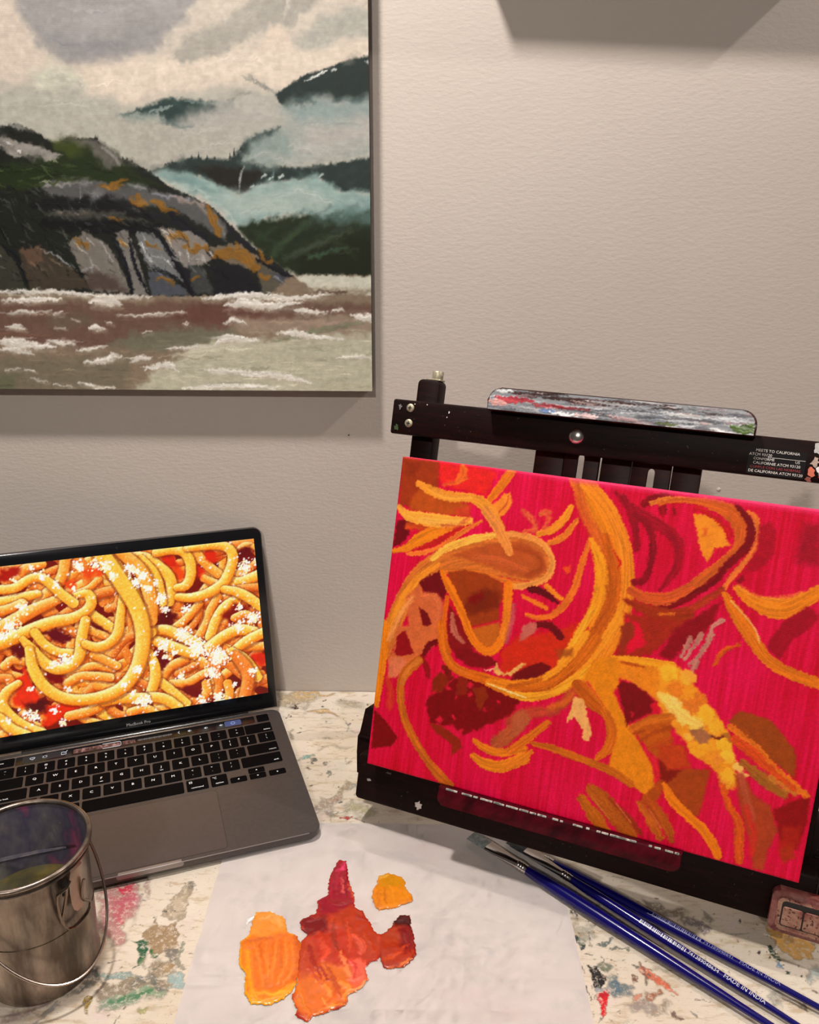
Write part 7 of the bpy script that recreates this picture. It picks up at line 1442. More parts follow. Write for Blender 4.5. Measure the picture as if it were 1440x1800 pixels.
# thumb groove on the front edge
m_groove = mat('groove_aluminium', L3(150, 142, 140), .35, .6)
bm = bmesh.new(); prism(bm, rrect(-LW/2-28, -LW/2+28, 7.6, ZT+.12, 2.2, 4), -.35, 3.2, .3); bm.transform(Matrix(((1, 0, 0, 0), (0, 0, 1, 0), (0, 1, 0, 0), (0, 0, 0, 1)))); obj('thumb_groove', bm, m_groove, lap, T=TL)
lbox('front_chamfer', -LW+12, -12, -.12, .35, ZT-1.0, ZT-.15, m_groove, .1)
# trackpad with its seam
lbox('trackpad_seam', -219.4, -84.7, 4.2, 88.3, ZT-.2, ZT+.03, m_black, 0, None, 4)
m_pad = noisy('trackpad_glass', L3(86, 77, 74), L3(82, 73, 71), 200, .38, metal=.4)
pad = lbox('trackpad', -218.9, -85.2, 4.7, 87.8, ZT-.2, ZT+.07, m_pad, 0, None, 3.6)
# keyboard
lbox('rim_highlight', -292.5, -12.9, 205.3, 206.5, ZT-.2, ZT+.5, m_alu2, .2)  # brighter metal strip stands for the highlight along the well's back edge
keymesh = {}
def key(x0, x1, y0, y1, leg=None, sz=3.3, pos='C'):
    w_, h_ = round(x1-x0, 2), round(y1-y0, 2)
    if (w_, h_) not in keymesh:
        bm = bmesh.new(); prism(bm, rrect(-w_/2, w_/2, -h_/2, h_/2, 1.4, 3), -.3, .75, .3, 1)
        bm.transform(Matrix.Scale(.001, 4)); me = bpy.data.meshes.new('key'); bmesh.ops.recalc_face_normals(bm, faces=bm.faces); bm.to_mesh(me); bm.free(); me.materials.append(m_key); keymesh[(w_, h_)] = me
    o = bpy.data.objects.new('key', keymesh[(w_, h_)]); COL.objects.link(o); o.parent = lap
    o.location = TL @ Vector(((x0+x1)/2+.8, (y0+y1)/2, ZT))
    S = Matrix.Scale(.001, 4)
    for s, dx, dy, k in leg or []:
        text('legend', s, k, S @ Matrix.Translation((dx, dy, .80)), m_leg_w, o)
    return o
KP, KW = 19.25, 16.8
rowy = dict(num=(171.2, 187.3), q=(152.6, 168.9), a=(133.4, 149.6), z=(113.8, 130.2), b=(93.2, 110.4))
c = lambda s: [(s, 0, .4, 4.6)]
d2 = lambda a, b: [(a, 0, 3.2, 3.4), (b, 0, -2.6, 3.8)]
for i, (a, b) in enumerate((('!', '1'), ('@', '2'), ('#', '3'), ('$', '4'), ('%', '5'), ('^', '6'), ('&', '7'), ('*', '8'), ('(', '9'), (')', '0'), ('_', '-'), ('+', '='))):
    x = -264.65+KP*i; key(x-KW/2, x+KW/2, *rowy['num'], d2(a, b))
key(-291.8, -275.4, *rowy['num'], d2('~', '`')); key(-43.6, -14.8, *rowy['num'], [('delete', 8.5, -4.6, 3.0)])
for i, s in enumerate('QWERTYUIOP'): x = -255.0+KP*i; key(x-KW/2, x+KW/2, *rowy['q'], c(s))
for i, (a, b) in enumerate((('{', '['), ('}', ']'))): x = -62.5+KP*i; key(x-KW/2, x+KW/2, *rowy['q'], d2(a, b))
key(-32.2, -14.8, *rowy['q'], d2('|', '\\')); key(-291.8, -265.8, *rowy['q'], [('tab', -9, -4.6, 3.0)])
for i, s in enumerate('ASDFGHJKL'):
    x = -250.0+KP*i; k = key(x-KW/2, x+KW/2, *rowy['a'], c(s))
    if s in 'FJ': bm = bmesh.new(); box(bm, -1.6, 1.6, -5.4, -4.9, .7, .95); bm.transform(Matrix.Scale(.001, 4)); obj('home_ridge', bm, m_leg_w, k)
for i, (a, b) in enumerate(((':', ';'), ('"', "'"))): x = -76.8+KP*i; key(x-KW/2, x+KW/2, *rowy['a'], d2(a, b))
key(-46.4, -14.8, *rowy['a'], [('return', 9.5, -4.4, 3.0)]); key(-291.8, -260.9, *rowy['a'], [('caps lock', -6, -4.6, 3.0)])
for i, s in enumerate('ZXCVBNM'): x = -239.8+KP*i; key(x-KW/2, x+KW/2, *rowy['z'], c(s))
for i, (a, b) in enumerate((('<', ','), ('>', '.'), ('?', '/'))): x = -105.1+KP*i; key(x-KW/2, x+KW/2, *rowy['z'], d2(a, b))
key(-55.7, -14.8, *rowy['z'], [('shift', 14.5, -4.4, 3.0)]); key(-291.8, -250.8, *rowy['z'], [('shift', -14.5, -4.4, 3.0)])
key(-209.8, -115.6, *rowy['b'])
kc = key(-112.9, -92.1, *rowy['b'], [('command', -.4, -4.4, 3.0)]); ko = key(-89.4, -73.2, *rowy['b'], [('option', 0, -4.4, 3.0)])
# command and option marks drawn as fine wires
S3 = Matrix.Scale(.001, 4)
pts = []
for ccx, ccy, a0 in ((.75, .75, 270), (-.75, .75, 0), (-.75, -.75, 90), (.75, -.75, 180)):
    pts += [(ccx+.5*(1 if ccx > 0 else -1)*0+.55*math.cos(R(a0+q))*1, ccy+.55*math.sin(R(a0+q)), .85) for q in range(0, 271, 45)]
bm = bmesh.new(); tube(bm, [(x*1.1-6.2, y*1.1+4.2, z) for x, y, z in pts], .17, 5, True); obj('legend', bm, m_leg_w, kc, T=S3)
bm = bmesh.new(); tube(bm, [(-6, 5.4, .85), (-4.9, 5.4, .85), (-3.4, 2.9, .85), (-2.2, 2.9, .85)], .17, 5); tube(bm, [(-3.8, 5.4, .85), (-2.2, 5.4, .85)], .17, 5); obj('legend', bm, m_leg_w, ko, T=S3)
key(-232.9, -212.2, *rowy['b'], [('command', .4, -4.4, 3.0)]); key(-252.1, -235.6, *rowy['b'], [('option', 0, -4.4, 3.0)]); key(-271.4, -254.8, *rowy['b'], [('control', 0, -4.4, 3.0)]); key(-291.8, -274.1, *rowy['b'], [('fn', 4, 4.4, 3.0)])
def arrow(x0, x1, y0, y1, ang):
    o = key(x0, x1, y0, y1); bm = bmesh.new(); prism(bm, [(1.1*math.cos(R(ang+q)), 1.1*math.sin(R(ang+q))) for q in (0, 120, 240)], .75, .85); obj('legend', bm, m_leg_w, o, T=S3)
arrow(-70.8, -54.4, 93.2, 101.4, 180); arrow(-51.6, -35.2, 102.6, 110.4, 90); arrow(-51.6, -35.2, 93.2, 101.4, 270); arrow(-32.0, -15.2, 93.2, 101.4, 0)
# touch bar, escape and power keys
key(-291.8, -276.4, 191.0, 204.2, [('esc', -4, 0, 3.0)]); key(-27.9, -14.8, 191.0, 204.2)
tb = lbox('touch_bar', -274.4, -29.6, 191.0, 204.2, ZT-.2, ZT+.35, m_glass, .15, None, 1.2)
def glow(name, col, k=1.0):
    m = mat(name, (0, 0, 0), .5); t = NT(m); t.b.inputs['Emission Color'].default_value = (*L3(*col), 1); t.b.inputs['Emission Strength'].default_value = k; return m
g_w = glow('touch_white', (205, 208, 214)); g_b = glow('touch_blue', (62, 76, 120)); g_d = glow('touch_dim', (30, 31, 36))
m_strip = mat('touch_strip', (0, 0, 0), .5); t = NT(m_strip); t.l(t.ramp(t.noise(t.coords((1, .5, 1)), 260, 4, .7), [(.36, L3(40, 22, 26)), (.52, L3(116, 74, 66)), (.68, L3(190, 150, 140))]), t.b.inputs['Emission Color']); t.b.inputs['Emission Strength'].default_value = 1
lbox('scrub_strip', -219, -172.5, 193.6, 200.6, ZT+.3, ZT+.42, m_strip, 0, tb, 1); lbox('scrub_strip', -170, -157, 194, 200.2, ZT+.3, ZT+.42, m_strip, 0, tb)
bm = bmesh.new(); tube(bm, [(-190, 201.2, ZT+.5), (-173, 201.2, ZT+.5), (-171.6, 199.8, ZT+.5), (-171.6, 194.2, ZT+.5), (-173, 192.9, ZT+.5), (-190, 192.9, ZT+.5)], .28, 5); obj('scrub_handle', bm, g_w, tb, T=TL)
for x0, x1 in ((-268, -249), (-246, -228)): lbox('touch_button', x0, x1, 192.4, 202.8, ZT+.3, ZT+.42, g_d, 0, tb, 1.4)
lbox('touch_button', -62.5, -44.5, 192.6, 202.8, ZT+.3, ZT+.42, g_b, 0, tb, 1.6)
bm = bmesh.new()
tube(bm, [(-258.5+2.4*(16*math.sin(a)**3)/16, 197.6+2.2*(13*math.cos(a)-5*math.cos(2*a)-2*math.cos(3*a)-math.cos(4*a))/16, ZT+.5) for a in np.linspace(0, 6.283, 24, endpoint=False)], .28, 5, True); obj('touch_icon', bm, g_w, tb, T=TL)
bm = bmesh.new(); tube(bm, [(-230.6, 196, ZT+.5), (-230.6, 199.6, ZT+.5), (-227.4, 199.6, ZT+.5)], .28, 5); tube(bm, [(-230.6, 195.4, ZT+.5), (-226, 195.4, ZT+.5), (-226, 198.2, ZT+.5)], .28, 5); tube(bm, [(-227.6, 198.2, ZT+.5), (-224.8, 201.4, ZT+.5)], .28, 5); obj('touch_icon', bm, g_w, tb, T=TL)
bm = bmesh.new()
for q in range(8): tube(bm, [(-246.6+1.2*math.cos(q*.785), 197.4+1.2*math.sin(q*.785), ZT+.5), (-246.6+2.6*math.cos(q*.785), 197.4+2.6*math.sin(q*.785), ZT+.5)], .2, 4)
obj('touch_icon', bm, g_w, tb, T=TL)
bm = bmesh.new()
for q in range(36):
    x = -154.5+q*1.0; hh = 1.1+1.2*((q*7) % 5)/4
    box(bm, x, x+.55, 197.4-hh, 197.4+hh*.6, ZT+.3, ZT+.45)
obj('touch_scale', bm, glow('touch_grey', (120, 118, 120)), tb, T=TL)
bm = bmesh.new(); tube(bm, [(-111, 199.6, ZT+.5), (-112.6, 197.6, ZT+.5), (-111, 195.6, ZT+.5)], .3, 5); obj('touch_icon', bm, g_w, tb, T=TL)
for x in (-100.5, -83.0, -66.5):
    bm = bmesh.new(); prism(bm, [(x-1.6, 196.7), (x-.6, 196.7), (x+.6, 195.6), (x+.6, 199.6), (x-.6, 198.5), (x-1.6, 198.5)], ZT+.3, ZT+.48)
    tube(bm, [(x+1.4, 196.6, ZT+.5), (x+1.8, 197.6, ZT+.5), (x+1.4, 198.6, ZT+.5)], .2, 4); obj('touch_icon', bm, g_w, tb, T=TL)
bm = bmesh.new(); tube(bm, [(-53.5+2.2*math.cos(a), 197.6+2.2*math.sin(a), ZT+.5) for a in np.linspace(0, 6.283, 20, endpoint=False)], .3, 5, True); obj('touch_icon', bm, glow('touch_lilac', (150, 170, 226)), tb, T=TL)
# hinge and lid
bm = bmesh.new(); tube(bm, [(-LW+34, 212.6, 9.6), (-34, 212.6, 9.6)], 4.2, 16); obj('hinge', bm, m_glass, lap, T=TL)
ph = LAP['phi']
TLID = TL @ Matrix.Translation((0, LAP['yh']*1000, LAP['zh']*1000)) @ Matrix(((1, 0, 0, 0), (0, math.cos(ph), math.sin(ph), 0), (0, math.sin(ph), -math.cos(ph), 0), (0, 0, 0, 1)))   # (x, s, depth behind the glass)
def lidp(name, poly, z0, z1, m, bev=0, parent=None):
    bm = bmesh.new(); prism(bm, poly, z0, z1, bev, 2); return obj(name, bm, m, parent or lap, T=TLID)
S0 = LAP['s0']*1000; ST = S0+179+12.5
lidp('lid', rrect(-LW, 0, 1.5, ST, 9, 8, (1, 1, 0, 0)), .5, 5.2, m_alu, .5)
lidp('bezel', rrect(-LW+1.0, -1.0, 2.2, ST-1.0, 8.2, 8, (1, 1, 0, 0)), .0, .7, m_glass, .15)
text('lid_lettering', 'MacBook Pro', 4.6, TLID @ Matrix.Translation((-LW/2, 10.2, -.08)), mat('grey_print', L3(196, 192, 190), .5), lap)
bm = bmesh.new(); lathe(bm, [(.0001, -.06), (1.0, -.06), (1.0, .1)], 16); bm.transform(Matrix.Translation((-LW/2, ST-6.2, 0))); obj('camera_lens', bm, mat('lens', (.02, .02, .03), .1), lap, T=TLID)
# the picture on the screen
NB = [((255, 188, 62), (255, 238, 170), (238, 122, 20)), ((250, 164, 56), (255, 224, 150), (226, 98, 16)), ((236, 126, 40), (255, 184, 100), (190, 66, 12))]
art = Art(286.5, 179, .6, (110, 14, 6)); X, Y = art.X, art.Y
art.c[..., 0] = 110+60*(fbm(X*.06, Y*.06, 1)-.4); art.c[..., 1] = 14+40*np.clip(fbm(X*.05, Y*.05, 8)-.5, 0, 1)
for i in range(190):
    x, y = rng.uniform(0, 286), rng.uniform(0, 179); a = rng.uniform(0, 6.28); l = rng.uniform(10, 34); k = rng.normal(0, .6)
    p = [x-l*math.cos(a-k), y-l*math.sin(a-k), x, y, x+l*math.cos(a+k), y+l*math.sin(a+k)]
    art.stroke(p, [rng.uniform(8, 12)], None, .4, .3, 1, .1, 0, NB[rng.choice([1, 2, 2])])
def noodle(P, w_, k, sh=.5):
    art.stroke([p+(.5 if i % 2 == 0 else -.9) for i, p in enumerate(P)], [q*1.3 for q in w_], (112, 26, 6), 1.3, .3, sh, .1, 0)
    art.stroke(P, w_, None, .35, .35, 1, .1, 0, NB[k])
def crumbs(x, y, r, n, amt=1):
    for i in range(n):
        rr = r*abs(rng.normal(0, .5)); a = rng.uniform(0, 6.28); px_, py_ = x+rr*math.cos(a), y+rr*math.sin(a); s = rng.uniform(.5, 1.7)
        c = np.array([(255, 252, 246), (250, 240, 236), (255, 244, 206), (240, 226, 226), (252, 222, 160)][rng.integers(5)], float)
        art.poly([px_-s, py_-s*.5, px_-s*.2, py_-s, px_+s*.8, py_-s*.7, px_+s, py_+s*.5, px_, py_+s], c, .35, .5, .95*amt, .2)
for it in SCREEN_ART:
    if it[0] == 'P': art.poly(*it[1:])
    elif it[0] == 'N': noodle(it[1], it[2], it[3]); \
        [crumbs(it[1][2*k]+rng.normal(0, 1.5), it[1][2*k+1]+rng.normal(0, 1.5), max(it[2])*.9, rng.integers(0, 4), .8) for k in range(len(it[1])//2)]
    elif it[0] == 'C': crumbs(it[1][0], it[1][1], it[2]*.95, int(it[3]*1.5))
art.c = np.clip(art.c*1.04, 0, 255); art.h[:] = 0
o3 = np.array(TLID @ Vector((-.0088*1000-286.5, S0, -.12))); ex = np.array(TLID.to_3x3() @ Vector((1, 0, 0))); es = np.array(TLID.to_3x3() @ Vector((0, 1, 0)))
scr = mesh_obj('screen', art.mesh('screen', lambda x, y, h: o3[None]+np.outer(x, ex)+np.outer(y, es), (1, 1, 1), 0), vcol('screen_picture', .25, .4, 0, True), lap)

# ------------------------------------------------------------------ palette paper with paint
m_paper = mat('palette_paper', L3(226, 218, 214), .42, 0, .35); t = NT(m_paper); v = t.coords()
p1 = t.ramp(t.noise(v, 16, 5, .62), [(.38, L3(243, 236, 232)), (.60, L3(239, 231, 228)), (.76, L3(224, 219, 218))])
p2 = t.mix(t.ramp(t.noise(v, 42, 4, .6), [(.56, (0, 0, 0)), (.72, (.5,)*3)]), p1, L3(222, 218, 218)); p3 = t.mix(t.ramp(t.noise(v, 13, 3, .5), [(.6, (0, 0, 0)), (.75, (.35,)*3)]), p2, L3(240, 220, 216))
t.base(p3); t.normal(t.bump(t.noise(v, 30, 5, .6), .16, .002))
bm = bmesh.new(); nx, ny = 40, 36; px0, px1, py0, py1 = -.1645, .1373, .29, .6288
gv = [[bm.verts.new((px0+(px1-px0)*i/nx+.0012*(vnoise(np.array([j*.4]), np.array([i*.2]), 3)[0]-.5), py0+(py1-py0)*j/ny, .0004+.0005*vnoise(np.array([i*.35]), np.array([j*.35]), 2)[0])) for i in range(nx+1)] for j in range(ny+1)]
for j in range(ny):
    for i in range(nx): bm.faces.new((gv[j][i], gv[j][i+1], gv[j+1][i+1], gv[j+1][i]))
bmesh.ops.solidify(bm, geom=bm.faces[:], thickness=.00025)
pap = obj('palette_paper', bm, m_paper); tag(pap, 'sheet of translucent white palette paper lying on the table under the paint', 'paper')
m_pnt = vcol('wet_paint', .22, .5, 0, False, .4)
PL = dict(orange=('bright orange paint puddle with yellow rim, leftmost on the palette paper', 0), red=('large mixed puddle of crimson, rust and orange paint in the middle of the paper', 1), dark=('brown and orange paint dab with a black tip, right of the mixed puddle', 2), ochre=('separate small ochre yellow paint dab at the top right of the puddles', 3))
for nm, (outl, base, edgec, items) in PUDDLES.items():
    p = np.asarray(outl).reshape(-1, 2); x0, y0 = p.min(0)-3; x1, y1 = p.max(0)+3
    art = Art(x1-x0, y1-y0, .5, None, x0, y0); art.c[:] = base; k0 = art.k
    art.k = 900+PL[nm][1]*50
    art.poly(outl, edgec, .3, 1.0, 1, .7); mask = art.a.copy()
    cx_, cy_ = p.mean(0); inner = (p-[cx_, cy_])*.93+[cx_, cy_]; art.poly(list(inner.ravel()), base, 1.6, 1.0, 1, 1.1)
    art.run(items); art.a = mask
    hh = np.clip(mask, 0, 1)
    for _ in range(7): hh = (hh+np.roll(hh, 1, 0)+np.roll(hh, -1, 0)+np.roll(hh, 1, 1)+np.roll(hh, -1, 1))/5*(mask > .3)
    
    hs = art.h.copy()
    for _ in range(3): hs = (hs*2+np.roll(hs, 1, 0)+np.roll(hs, -1, 0)+np.roll(hs, 1, 1)+np.roll(hs, -1, 1))/6
    art.h = hh*(1.0+.75*hs+.5*(fbm(art.X*.12, art.Y*.12, 60, 2)-.4))
    me = art.mesh('paint_puddle', lambda x, y, h: np.stack([x/1000, y/1000, .0009+np.maximum(h, 0)/1000*.9], -1), (.92, .84, .86), 1.0, mask > .35)
    tag(mesh_obj('paint_puddle', me, m_pnt), PL[nm][0], 'paint', 'paint puddles on the palette paper')
# thin white smear at the top of the orange puddle
art = Art(24, 24, .5, None, -133, 497); art.c[:] = (232, 228, 226)
art.stroke([-129.5, 503, -128, 511, -122, 515.5, -114, 517, -108, 520], [1.5, 3.5, 3, 2.4, .8], (236, 232, 230), .4, .8, 1, .8, .2); mk = art.a > .35
tag(mesh_obj('paint_smear', art.mesh('paint_smear', lambda x, y, h: np.stack([x/1000, y/1000, .0009+np.maximum(h, 0)/1000], -1), (1, 1, 1), 1, mk), m_pnt), 'thin white paint smear curling round the top of the orange puddle', 'paint', 'paint puddles on the palette paper')

# ------------------------------------------------------------------ three brushes
m_blue = mat('blue_lacquer', L3(14, 8, 92), .2, 0, .35, .35); m_ferr = mat('nickel_ferrule', (.62, .58, .55), .2, 1.0)
m_hair = noisy('synthetic_bristles', L3(150, 156, 152), L3(96, 104, 104), 260, .45, stretch=(1, 1, 1)); m_hair2 = noisy('dark_bristles', L3(58, 66, 68), L3(30, 34, 36), 260, .5)
def axis_frame(a, b):
    a, b = Vector(a), Vector(b); x = (b-a).normalized(); z = Vector((0, 0, 1)); y = z.cross(x).normalized(); z = x.cross(y)
    return Matrix(((x.x, y.x, z.x, a.x), (x.y, y.y, z.y, a.y), (x.z, y.z, z.z, a.z), (0, 0, 0, 1)))
def loft(bm, secs, n=20):
    rings = [[bm.verts.new((x, ry*math.cos(2*math.pi*k/n), rz*math.sin(2*math.pi*k/n)+dz)) for k in range(n)] for x, ry, rz, dz in secs]
    for a, b in zip(rings, rings[1:]):
        for k in range(n): bm.faces.new((a[k], a[(k+1) % n], b[(k+1) % n], b[k]))
    bm.faces.new(rings[0][::-1]); bm.faces.new(rings[-1]); return bm
def brush(key_, rad, wid, hair_m, label, total, lift):
    P = [Vector(q) for q in BRUSH[key_]]; a, b = P[2], P[-1]; z0 = rad+lift
    a = Vector((a.x, a.y, z0)); b = Vector((b.x, b.y, z0*.92 if lift < .003 else rad*.9)); F = axis_frame(a, b)
    root = empty('paintbrush', (a.x, a.y, 0), label, 'brush', 'blue handled paintbrushes'); T = Matrix.Translation(-root.location) @ F
    lh = (Vector((P[1].x, P[1].y, 0))-Vector((a.x, a.y, 0))).length; lt = (Vector((P[0].x, P[0].y, 0))-Vector((a.x, a.y, 0))).length
    # the head droops a little so that the hair rests on the sheet
    bm = bmesh.new(); hs = [(0, rad*.72), (.006, rad*.80), (.02, rad*.95), (.04, rad), (.07, rad*.98), (.10, rad*.86), (.15, rad*.68), (total*.8, rad*.5), (total-.006, rad*.42), (total, rad*.2)]
    loft(bm, [(x, r, r, 0) for x, r in hs]); h = obj('handle', bm, m_blue, root, T=T)
    bm = bmesh.new(); r0 = rad*.76; secs = [(.001, r0, r0, 0)]
    for q in (.002, .0045, .007): secs += [(-q, r0*1.02, r0*1.02, 0), (-q-.0006, r0*1.12, r0*1.12, 0), (-q-.0014, r0*1.12, r0*1.12, 0), (-q-.0020, r0*1.0, r0*1.0, 0)]
    secs += [(-lh*.5, (r0+wid)/2, r0*.8, 0), (-lh*.8, wid*.95, r0*.5, 0), (-lh, wid, r0*.36, 0)]
    loft(bm, secs); obj('ferrule', bm, m_ferr, root, T=T)
    bm = bmesh.new(); hl = lt-lh
    loft(bm, [(-lh+.001, wid*.95, r0*.33, 0), (-lh-hl*.3, wid*1.02, r0*.33, -.0003), (-lh-hl*.75, wid*.98, r0*.24, -.0008), (-lh-hl, wid*.9, r0*.06, -.0012)]); obj('bristles', bm, hair_m, root, T=T)
    return root, T, rad
b1 = brush('b1', .0058, .0068, m_hair, 'blue handled flat brush with pale wide bristles, nearest the viewer of three', .24, .0006)
b3 = brush('b3', .0052, .0050, m_hair2, 'blue handled brush lying closest to the easel, its worn barcode lettering faint', .24, .0006)
b2 = brush('b2', .0044, .0062, m_hair2, 'slim blue handled brush between the other two, printed MADE IN INDIA', .22, .0058)
def on_handle(parts, s, size, x0, ang, m, T, rad_at, root, name='lettering'):
    c = bpy.data.curves.new(name, 'FONT'); c.body = s; c.size = size; c.align_x = 'LEFT'; c.align_y = 'CENTER'; c.resolution_u = 2
    o = bpy.data.objects.new(name, c); COL.objects.link(o); bpy.context.view_layer.update(); me = bpy.data.meshes.new_from_object(o.evaluated_get(bpy.context.evaluated_depsgraph_get()))
    bpy.data.objects.remove(o); bpy.data.curves.remove(c)
    bm = bmesh.new(); bm.from_mesh(me); bmesh.ops.triangulate(bm, faces=bm.faces[:])
    for _ in range(4):
        es = [e for e in bm.edges if abs(e.verts[0].co.y-e.verts[1].co.y) > .0005]
        if not es: break
        bmesh.ops.subdivide_edges(bm, edges=es, cuts=1); bmesh.ops.triangulate(bm, faces=bm.faces[:])
    bm.to_mesh(me); bm.free()
    for v_ in me.vertices:
        x, y = v_.co.x+x0, v_.co.y; r = rad_at(x)+.00012; a = ang+y/r; v_.co = (x, -r*math.cos(a)*1.0, r*math.sin(a)) if False else (x, r*math.sin(a), r*math.cos(a))
    me.transform(T); me.materials.clear(); mesh_obj(name, me, m, root)
def rad_fn(rad, total): return lambda x: float(np.interp(x, [0, .006, .02, .04, .07, .10, .15, total*.8], [rad*q for q in (.72, .8, .95, 1, .98, .86, .68, .5)]))
def barcode(root, T, rf, x0, x1, ang, m, seed):
    g = np.random.default_rng(seed); bm = bmesh.new(); x = x0
    while x < x1:
        w_ = g.choice([.0004, .0007, .0011]); n = 5
        r = rf(x)+.0001; top = [bm.verts.new((x, r*math.sin(ang+q), r*math.cos(ang+q))) for q in np.linspace(-.42, .42, n)]; bot = [bm.verts.new((x+w_, r*math.sin(ang+q), r*math.cos(ang+q))) for q in np.linspace(-.42, .42, n)]
        for k in range(n-1): bm.faces.new((top[k], bot[k], bot[k+1], top[k+1]))
        x += w_+g.choice([.0004, .0006, .0009])
    obj('barcode', bm, m, root, T=T, smooth=False)
m_print = mat('silver_print', L3(206, 206, 216), .4); m_print2 = mat('faint_print', L3(120, 122, 168), .4)
rf2 = rad_fn(.0044, .22); barcode(b2[0], b2[1], rf2, .066, .106, -.25, m_print, 3)
on_handle(None, '741389048634', .0042, .1075, -.25, m_print, b2[1], rf2, b2[0]); on_handle(None, 'MADE IN INDIA', .0046, .1365, -.25, m_print, b2[1], rf2, b2[0])
rf3 = rad_fn(.0052, .24); barcode(b3[0], b3[1], rf3, .094, .135, -.1, m_print2, 5)
on_handle(None, '741389048641', .0040, .1365, -.1, m_print2, b3[1], rf3, b3[0]); on_handle(None, 'MADE IN INDIA', .0044, .165, -.1, m_print2, b3[1], rf3, b3[0])

# ------------------------------------------------------------------ steel brush washer pail
PX, PY, PR, PH, PB = -.2790, .4702, .0472, .1152, .0414
pail = empty('steel_pail', (PX, PY, 0), 'small stainless steel brush washer pail stained with paint, in front of the laptop', 'pail')
m_pail = mat('steel_stains_reflections', (.3, .27, .25), .3, .9); t = NT(m_pail); v = t.coords((1, 1, .55))
f1 = t.noise(t.coords((1, 1, .22)), 44, 5, .6); t.base(t.mix(t.ramp(t.noise(t.coords(), 34, 4, .6), [(.52, (0, 0, 0)), (.72, (.55,)*3)]), t.ramp(f1, [(.35, L3(168, 152, 140)), (.62, L3(96, 86, 78))]), L3(92, 72, 64)))  # vertical dark streaks stand in for reflections of the room; blotches are stains
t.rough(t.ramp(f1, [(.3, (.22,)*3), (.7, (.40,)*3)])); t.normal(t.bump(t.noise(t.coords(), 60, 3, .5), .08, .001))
m_in = mat('stained_inside', (.2, .2, .2), .4, .0, .5); t = NT(m_in); v = t.coords((1, 1, .6))
i1 = t.ramp(t.noise(v, 28, 4, .6), [(.30, L3(140, 138, 128)), (.44, L3(96, 92, 96)), (.55, L3(70, 66, 84)), (.64, L3(140, 66, 96)), (.76, L3(170, 150, 148))])
i2 = t.mix(t.ramp(t.noise(v, 46, 3, .6), [(.60, (0, 0, 0)), (.70, (.8,)*3)]), i1, L3(70, 84, 44)); t.base(t.mix(t.ramp(t.noise(v, 90, 3, .7), [(.66, (0, 0, 0)), (.74, (.8,)*3)]), i2, L3(150, 146, 140)))
bm = bmesh.new(); lathe(bm, [(.0001, .0005), (PB-.004, .0005), (PB-.001, .0000), (PB, .0022), (PB, .0040), (PB-.0004, .0060), (PR-.0024, PH-.012), (PR-.0012, PH-.004), (PR-.0006, PH-.002)], 96)
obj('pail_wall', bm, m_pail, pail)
bm = bmesh.new(); lathe(bm, [(PR-.0016, PH-.002), (PR-.0034, PH-.012), (PB-.002, .008), (.0001, .008)], 96); obj('pail_inside', bm, m_in, pail)
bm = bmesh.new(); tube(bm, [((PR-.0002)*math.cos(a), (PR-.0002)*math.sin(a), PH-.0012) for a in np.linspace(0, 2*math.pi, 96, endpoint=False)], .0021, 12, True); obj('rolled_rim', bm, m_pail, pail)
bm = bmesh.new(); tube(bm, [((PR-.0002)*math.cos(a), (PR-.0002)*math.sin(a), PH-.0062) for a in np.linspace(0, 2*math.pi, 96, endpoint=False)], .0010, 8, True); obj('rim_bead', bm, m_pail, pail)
# paint water and the perforated washing plate inside
m_water = noisy('dirty_paint_water', L3(40, 46, 44), L3(96, 84, 40), 50, .08, spec=.6, coat=.5)
bm = bmesh.new(); lathe(bm, [(.0001, .0570), (.0435, .0570)], 64); obj('paint_water', bm, m_water, pail)
for i, (x, y, r, c_, sx) in enumerate(((.018, -.012, .011, (150, 112, 30), 1.8), (.022, .006, .007, (52, 96, 62), .7), (-.004, -.014, .013, (70, 92, 86), 1.5), (.006, -.006, .006, (150, 156, 156), 1.2), (-.022, -.01, .010, (96, 104, 100), 1.0))):
    g = np.random.default_rng(60+i); pl = [(x+r*g.uniform(.6, 1.1)*math.cos(a)*sx, y+r*g.uniform(.6, 1.1)*math.sin(a)) for a in np.linspace(0, 6.283, 16, endpoint=False)]
    bm = bmesh.new(); prism(bm, pl, .0566, .0578, .0004, 1); obj('paint_scum', bm, noisy('scum', L3(*c_), L3(*[int(q*.7) for q in c_]), 120, .15, spec=.6), pail)
bm = bmesh.new(); pl = [(-.036, -.002), (-.020, .008), (.004, .0165), (.022, .0220), (.0205, .0245), (.002, .0200), (-.022, .0120), (-.037, .003)]
prism(bm, pl, .0895, .0910, .0005, 1); obj('washing_plate', bm, noisy('plate_steel', L3(120, 116, 118), L3(74, 72, 90), 90, .35, metal=.7), pail)
# bail handle
al, be, LB, z0, Re = .92, .86, .088, .0920, .0490
e1 = Vector((math.cos(al), math.sin(al), 0)); fr = Vector((math.sin(al), -math.cos(al), 0)); dr = fr*math.cos(be)+Vector((0, 0, -math.sin(be)))
bp_ = [Vector((0, 0, z0))+e1*(math.cos(a)*Re)+dr*(math.sin(a)*LB) for a in np.linspace(0, math.pi, 60)]
bm = bmesh.new(); tube(bm, bp_, .0011, 10); obj('bail_handle', bm, mat('bail_steel', L3(168, 150, 138), .22, 1.0), pail)
for s in (1, -1):
    bm = bmesh.new(); lathe(bm, [(.0001, .0045), (.0042, .0040), (.0050, .0015), (.0052, -.0015)], 18); q = e1*s
    bm.transform(Matrix.Translation(q*.0460+Vector((0, 0, z0))) @ q.to_track_quat('Z', 'Y').to_matrix().to_4x4()); obj('ear', bm, m_pail, pail)
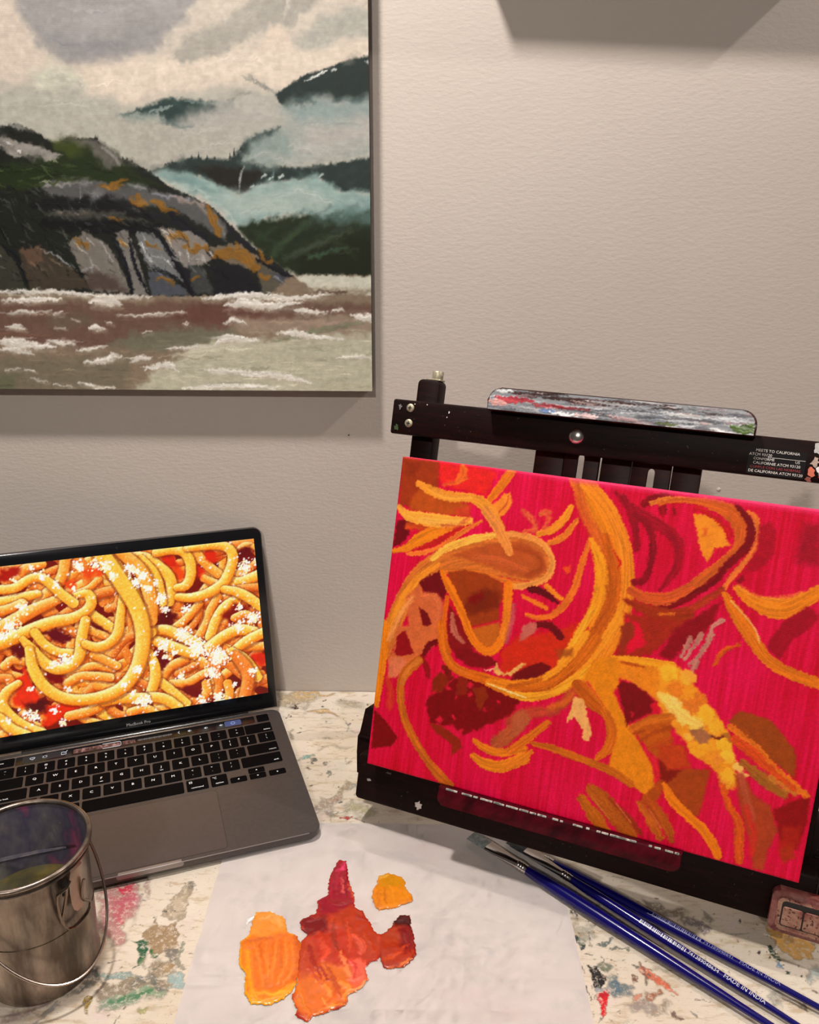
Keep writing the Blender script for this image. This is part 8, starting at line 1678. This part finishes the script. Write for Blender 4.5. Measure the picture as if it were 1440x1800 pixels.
# wire clasp with its tongue plate
def onp(deg, z, out=.0):
    deg -= 2.5; z += .0055; r = PB+.0008+(PR-PB)*z/PH+out; return Vector((r*math.cos(R(deg)), r*math.sin(R(deg)), z))
m_wire = mat('clasp_steel', L3(120, 104, 94), .22, 1.0)
m_plate = noisy('clasp_plate', L3(206, 186, 170), L3(186, 166, 150), 60, .34, metal=.85)
bm = bmesh.new(); rows = []
for z, hw, o_ in ((.1080, 5.5, .0036), (.1060, 6.0, .0044), (.1040, 6.0, .0036), (.0960, 6.2, .0016), (.0860, 6.6, .0014), (.0760, 6.6, .0018), (.0700, 5.4, .0022), (.0672, 2.6, .0026)):
    rows.append([bm.verts.new(onp(-20+k*hw/3, z, o_)) for k in range(-3, 4)])
for a, b in zip(rows, rows[1:]):
    for k in range(6): bm.faces.new((a[k], a[k+1], b[k+1], b[k]))
bmesh.ops.solidify(bm, geom=bm.faces[:], thickness=.0008); obj('clasp_plate', bm, m_plate, pail)
wire = [(-27, .1000, .004), (-31, .0965, .0045), (-38, .0930, .003), (-38.5, .0800, .002), (-37.5, .0680, .002), (-33.5, .0575, .0022), (-24, .0555, .0026), (-13, .0575, .0030), (-7.0, .0630, .003), (-12, .0690, .0026), (-15.5, .0735, .0024), (-15, .0830, .0028), (-13, .0900, .0036)]
q = spline([tuple(onp(a, z, o_)) for a, z, o_ in wire], .003); bm = bmesh.new(); tube(bm, [tuple(x) for x in q], .00115, 8); obj('clasp_wire', bm, m_wire, pail)
bm = bmesh.new(); tube(bm, [onp(-30, .0975, .004), onp(-31.5, .0880, .003), onp(-34.5, .0760, .002), onp(-37.5, .0680, .002)], .00115, 8); obj('clasp_wire', bm, m_wire, pail)
bm = bmesh.new(); v0 = [onp(-33, .1015, .0006), onp(-26, .1015, .0006), onp(-26, .0870, .0006), onp(-33, .0870, .0006)]; f = bm.faces.new([bm.verts.new(x) for x in v0]); bmesh.ops.solidify(bm, geom=bm.faces[:], thickness=.0005); obj('clasp_slot', bm, m_black, pail)
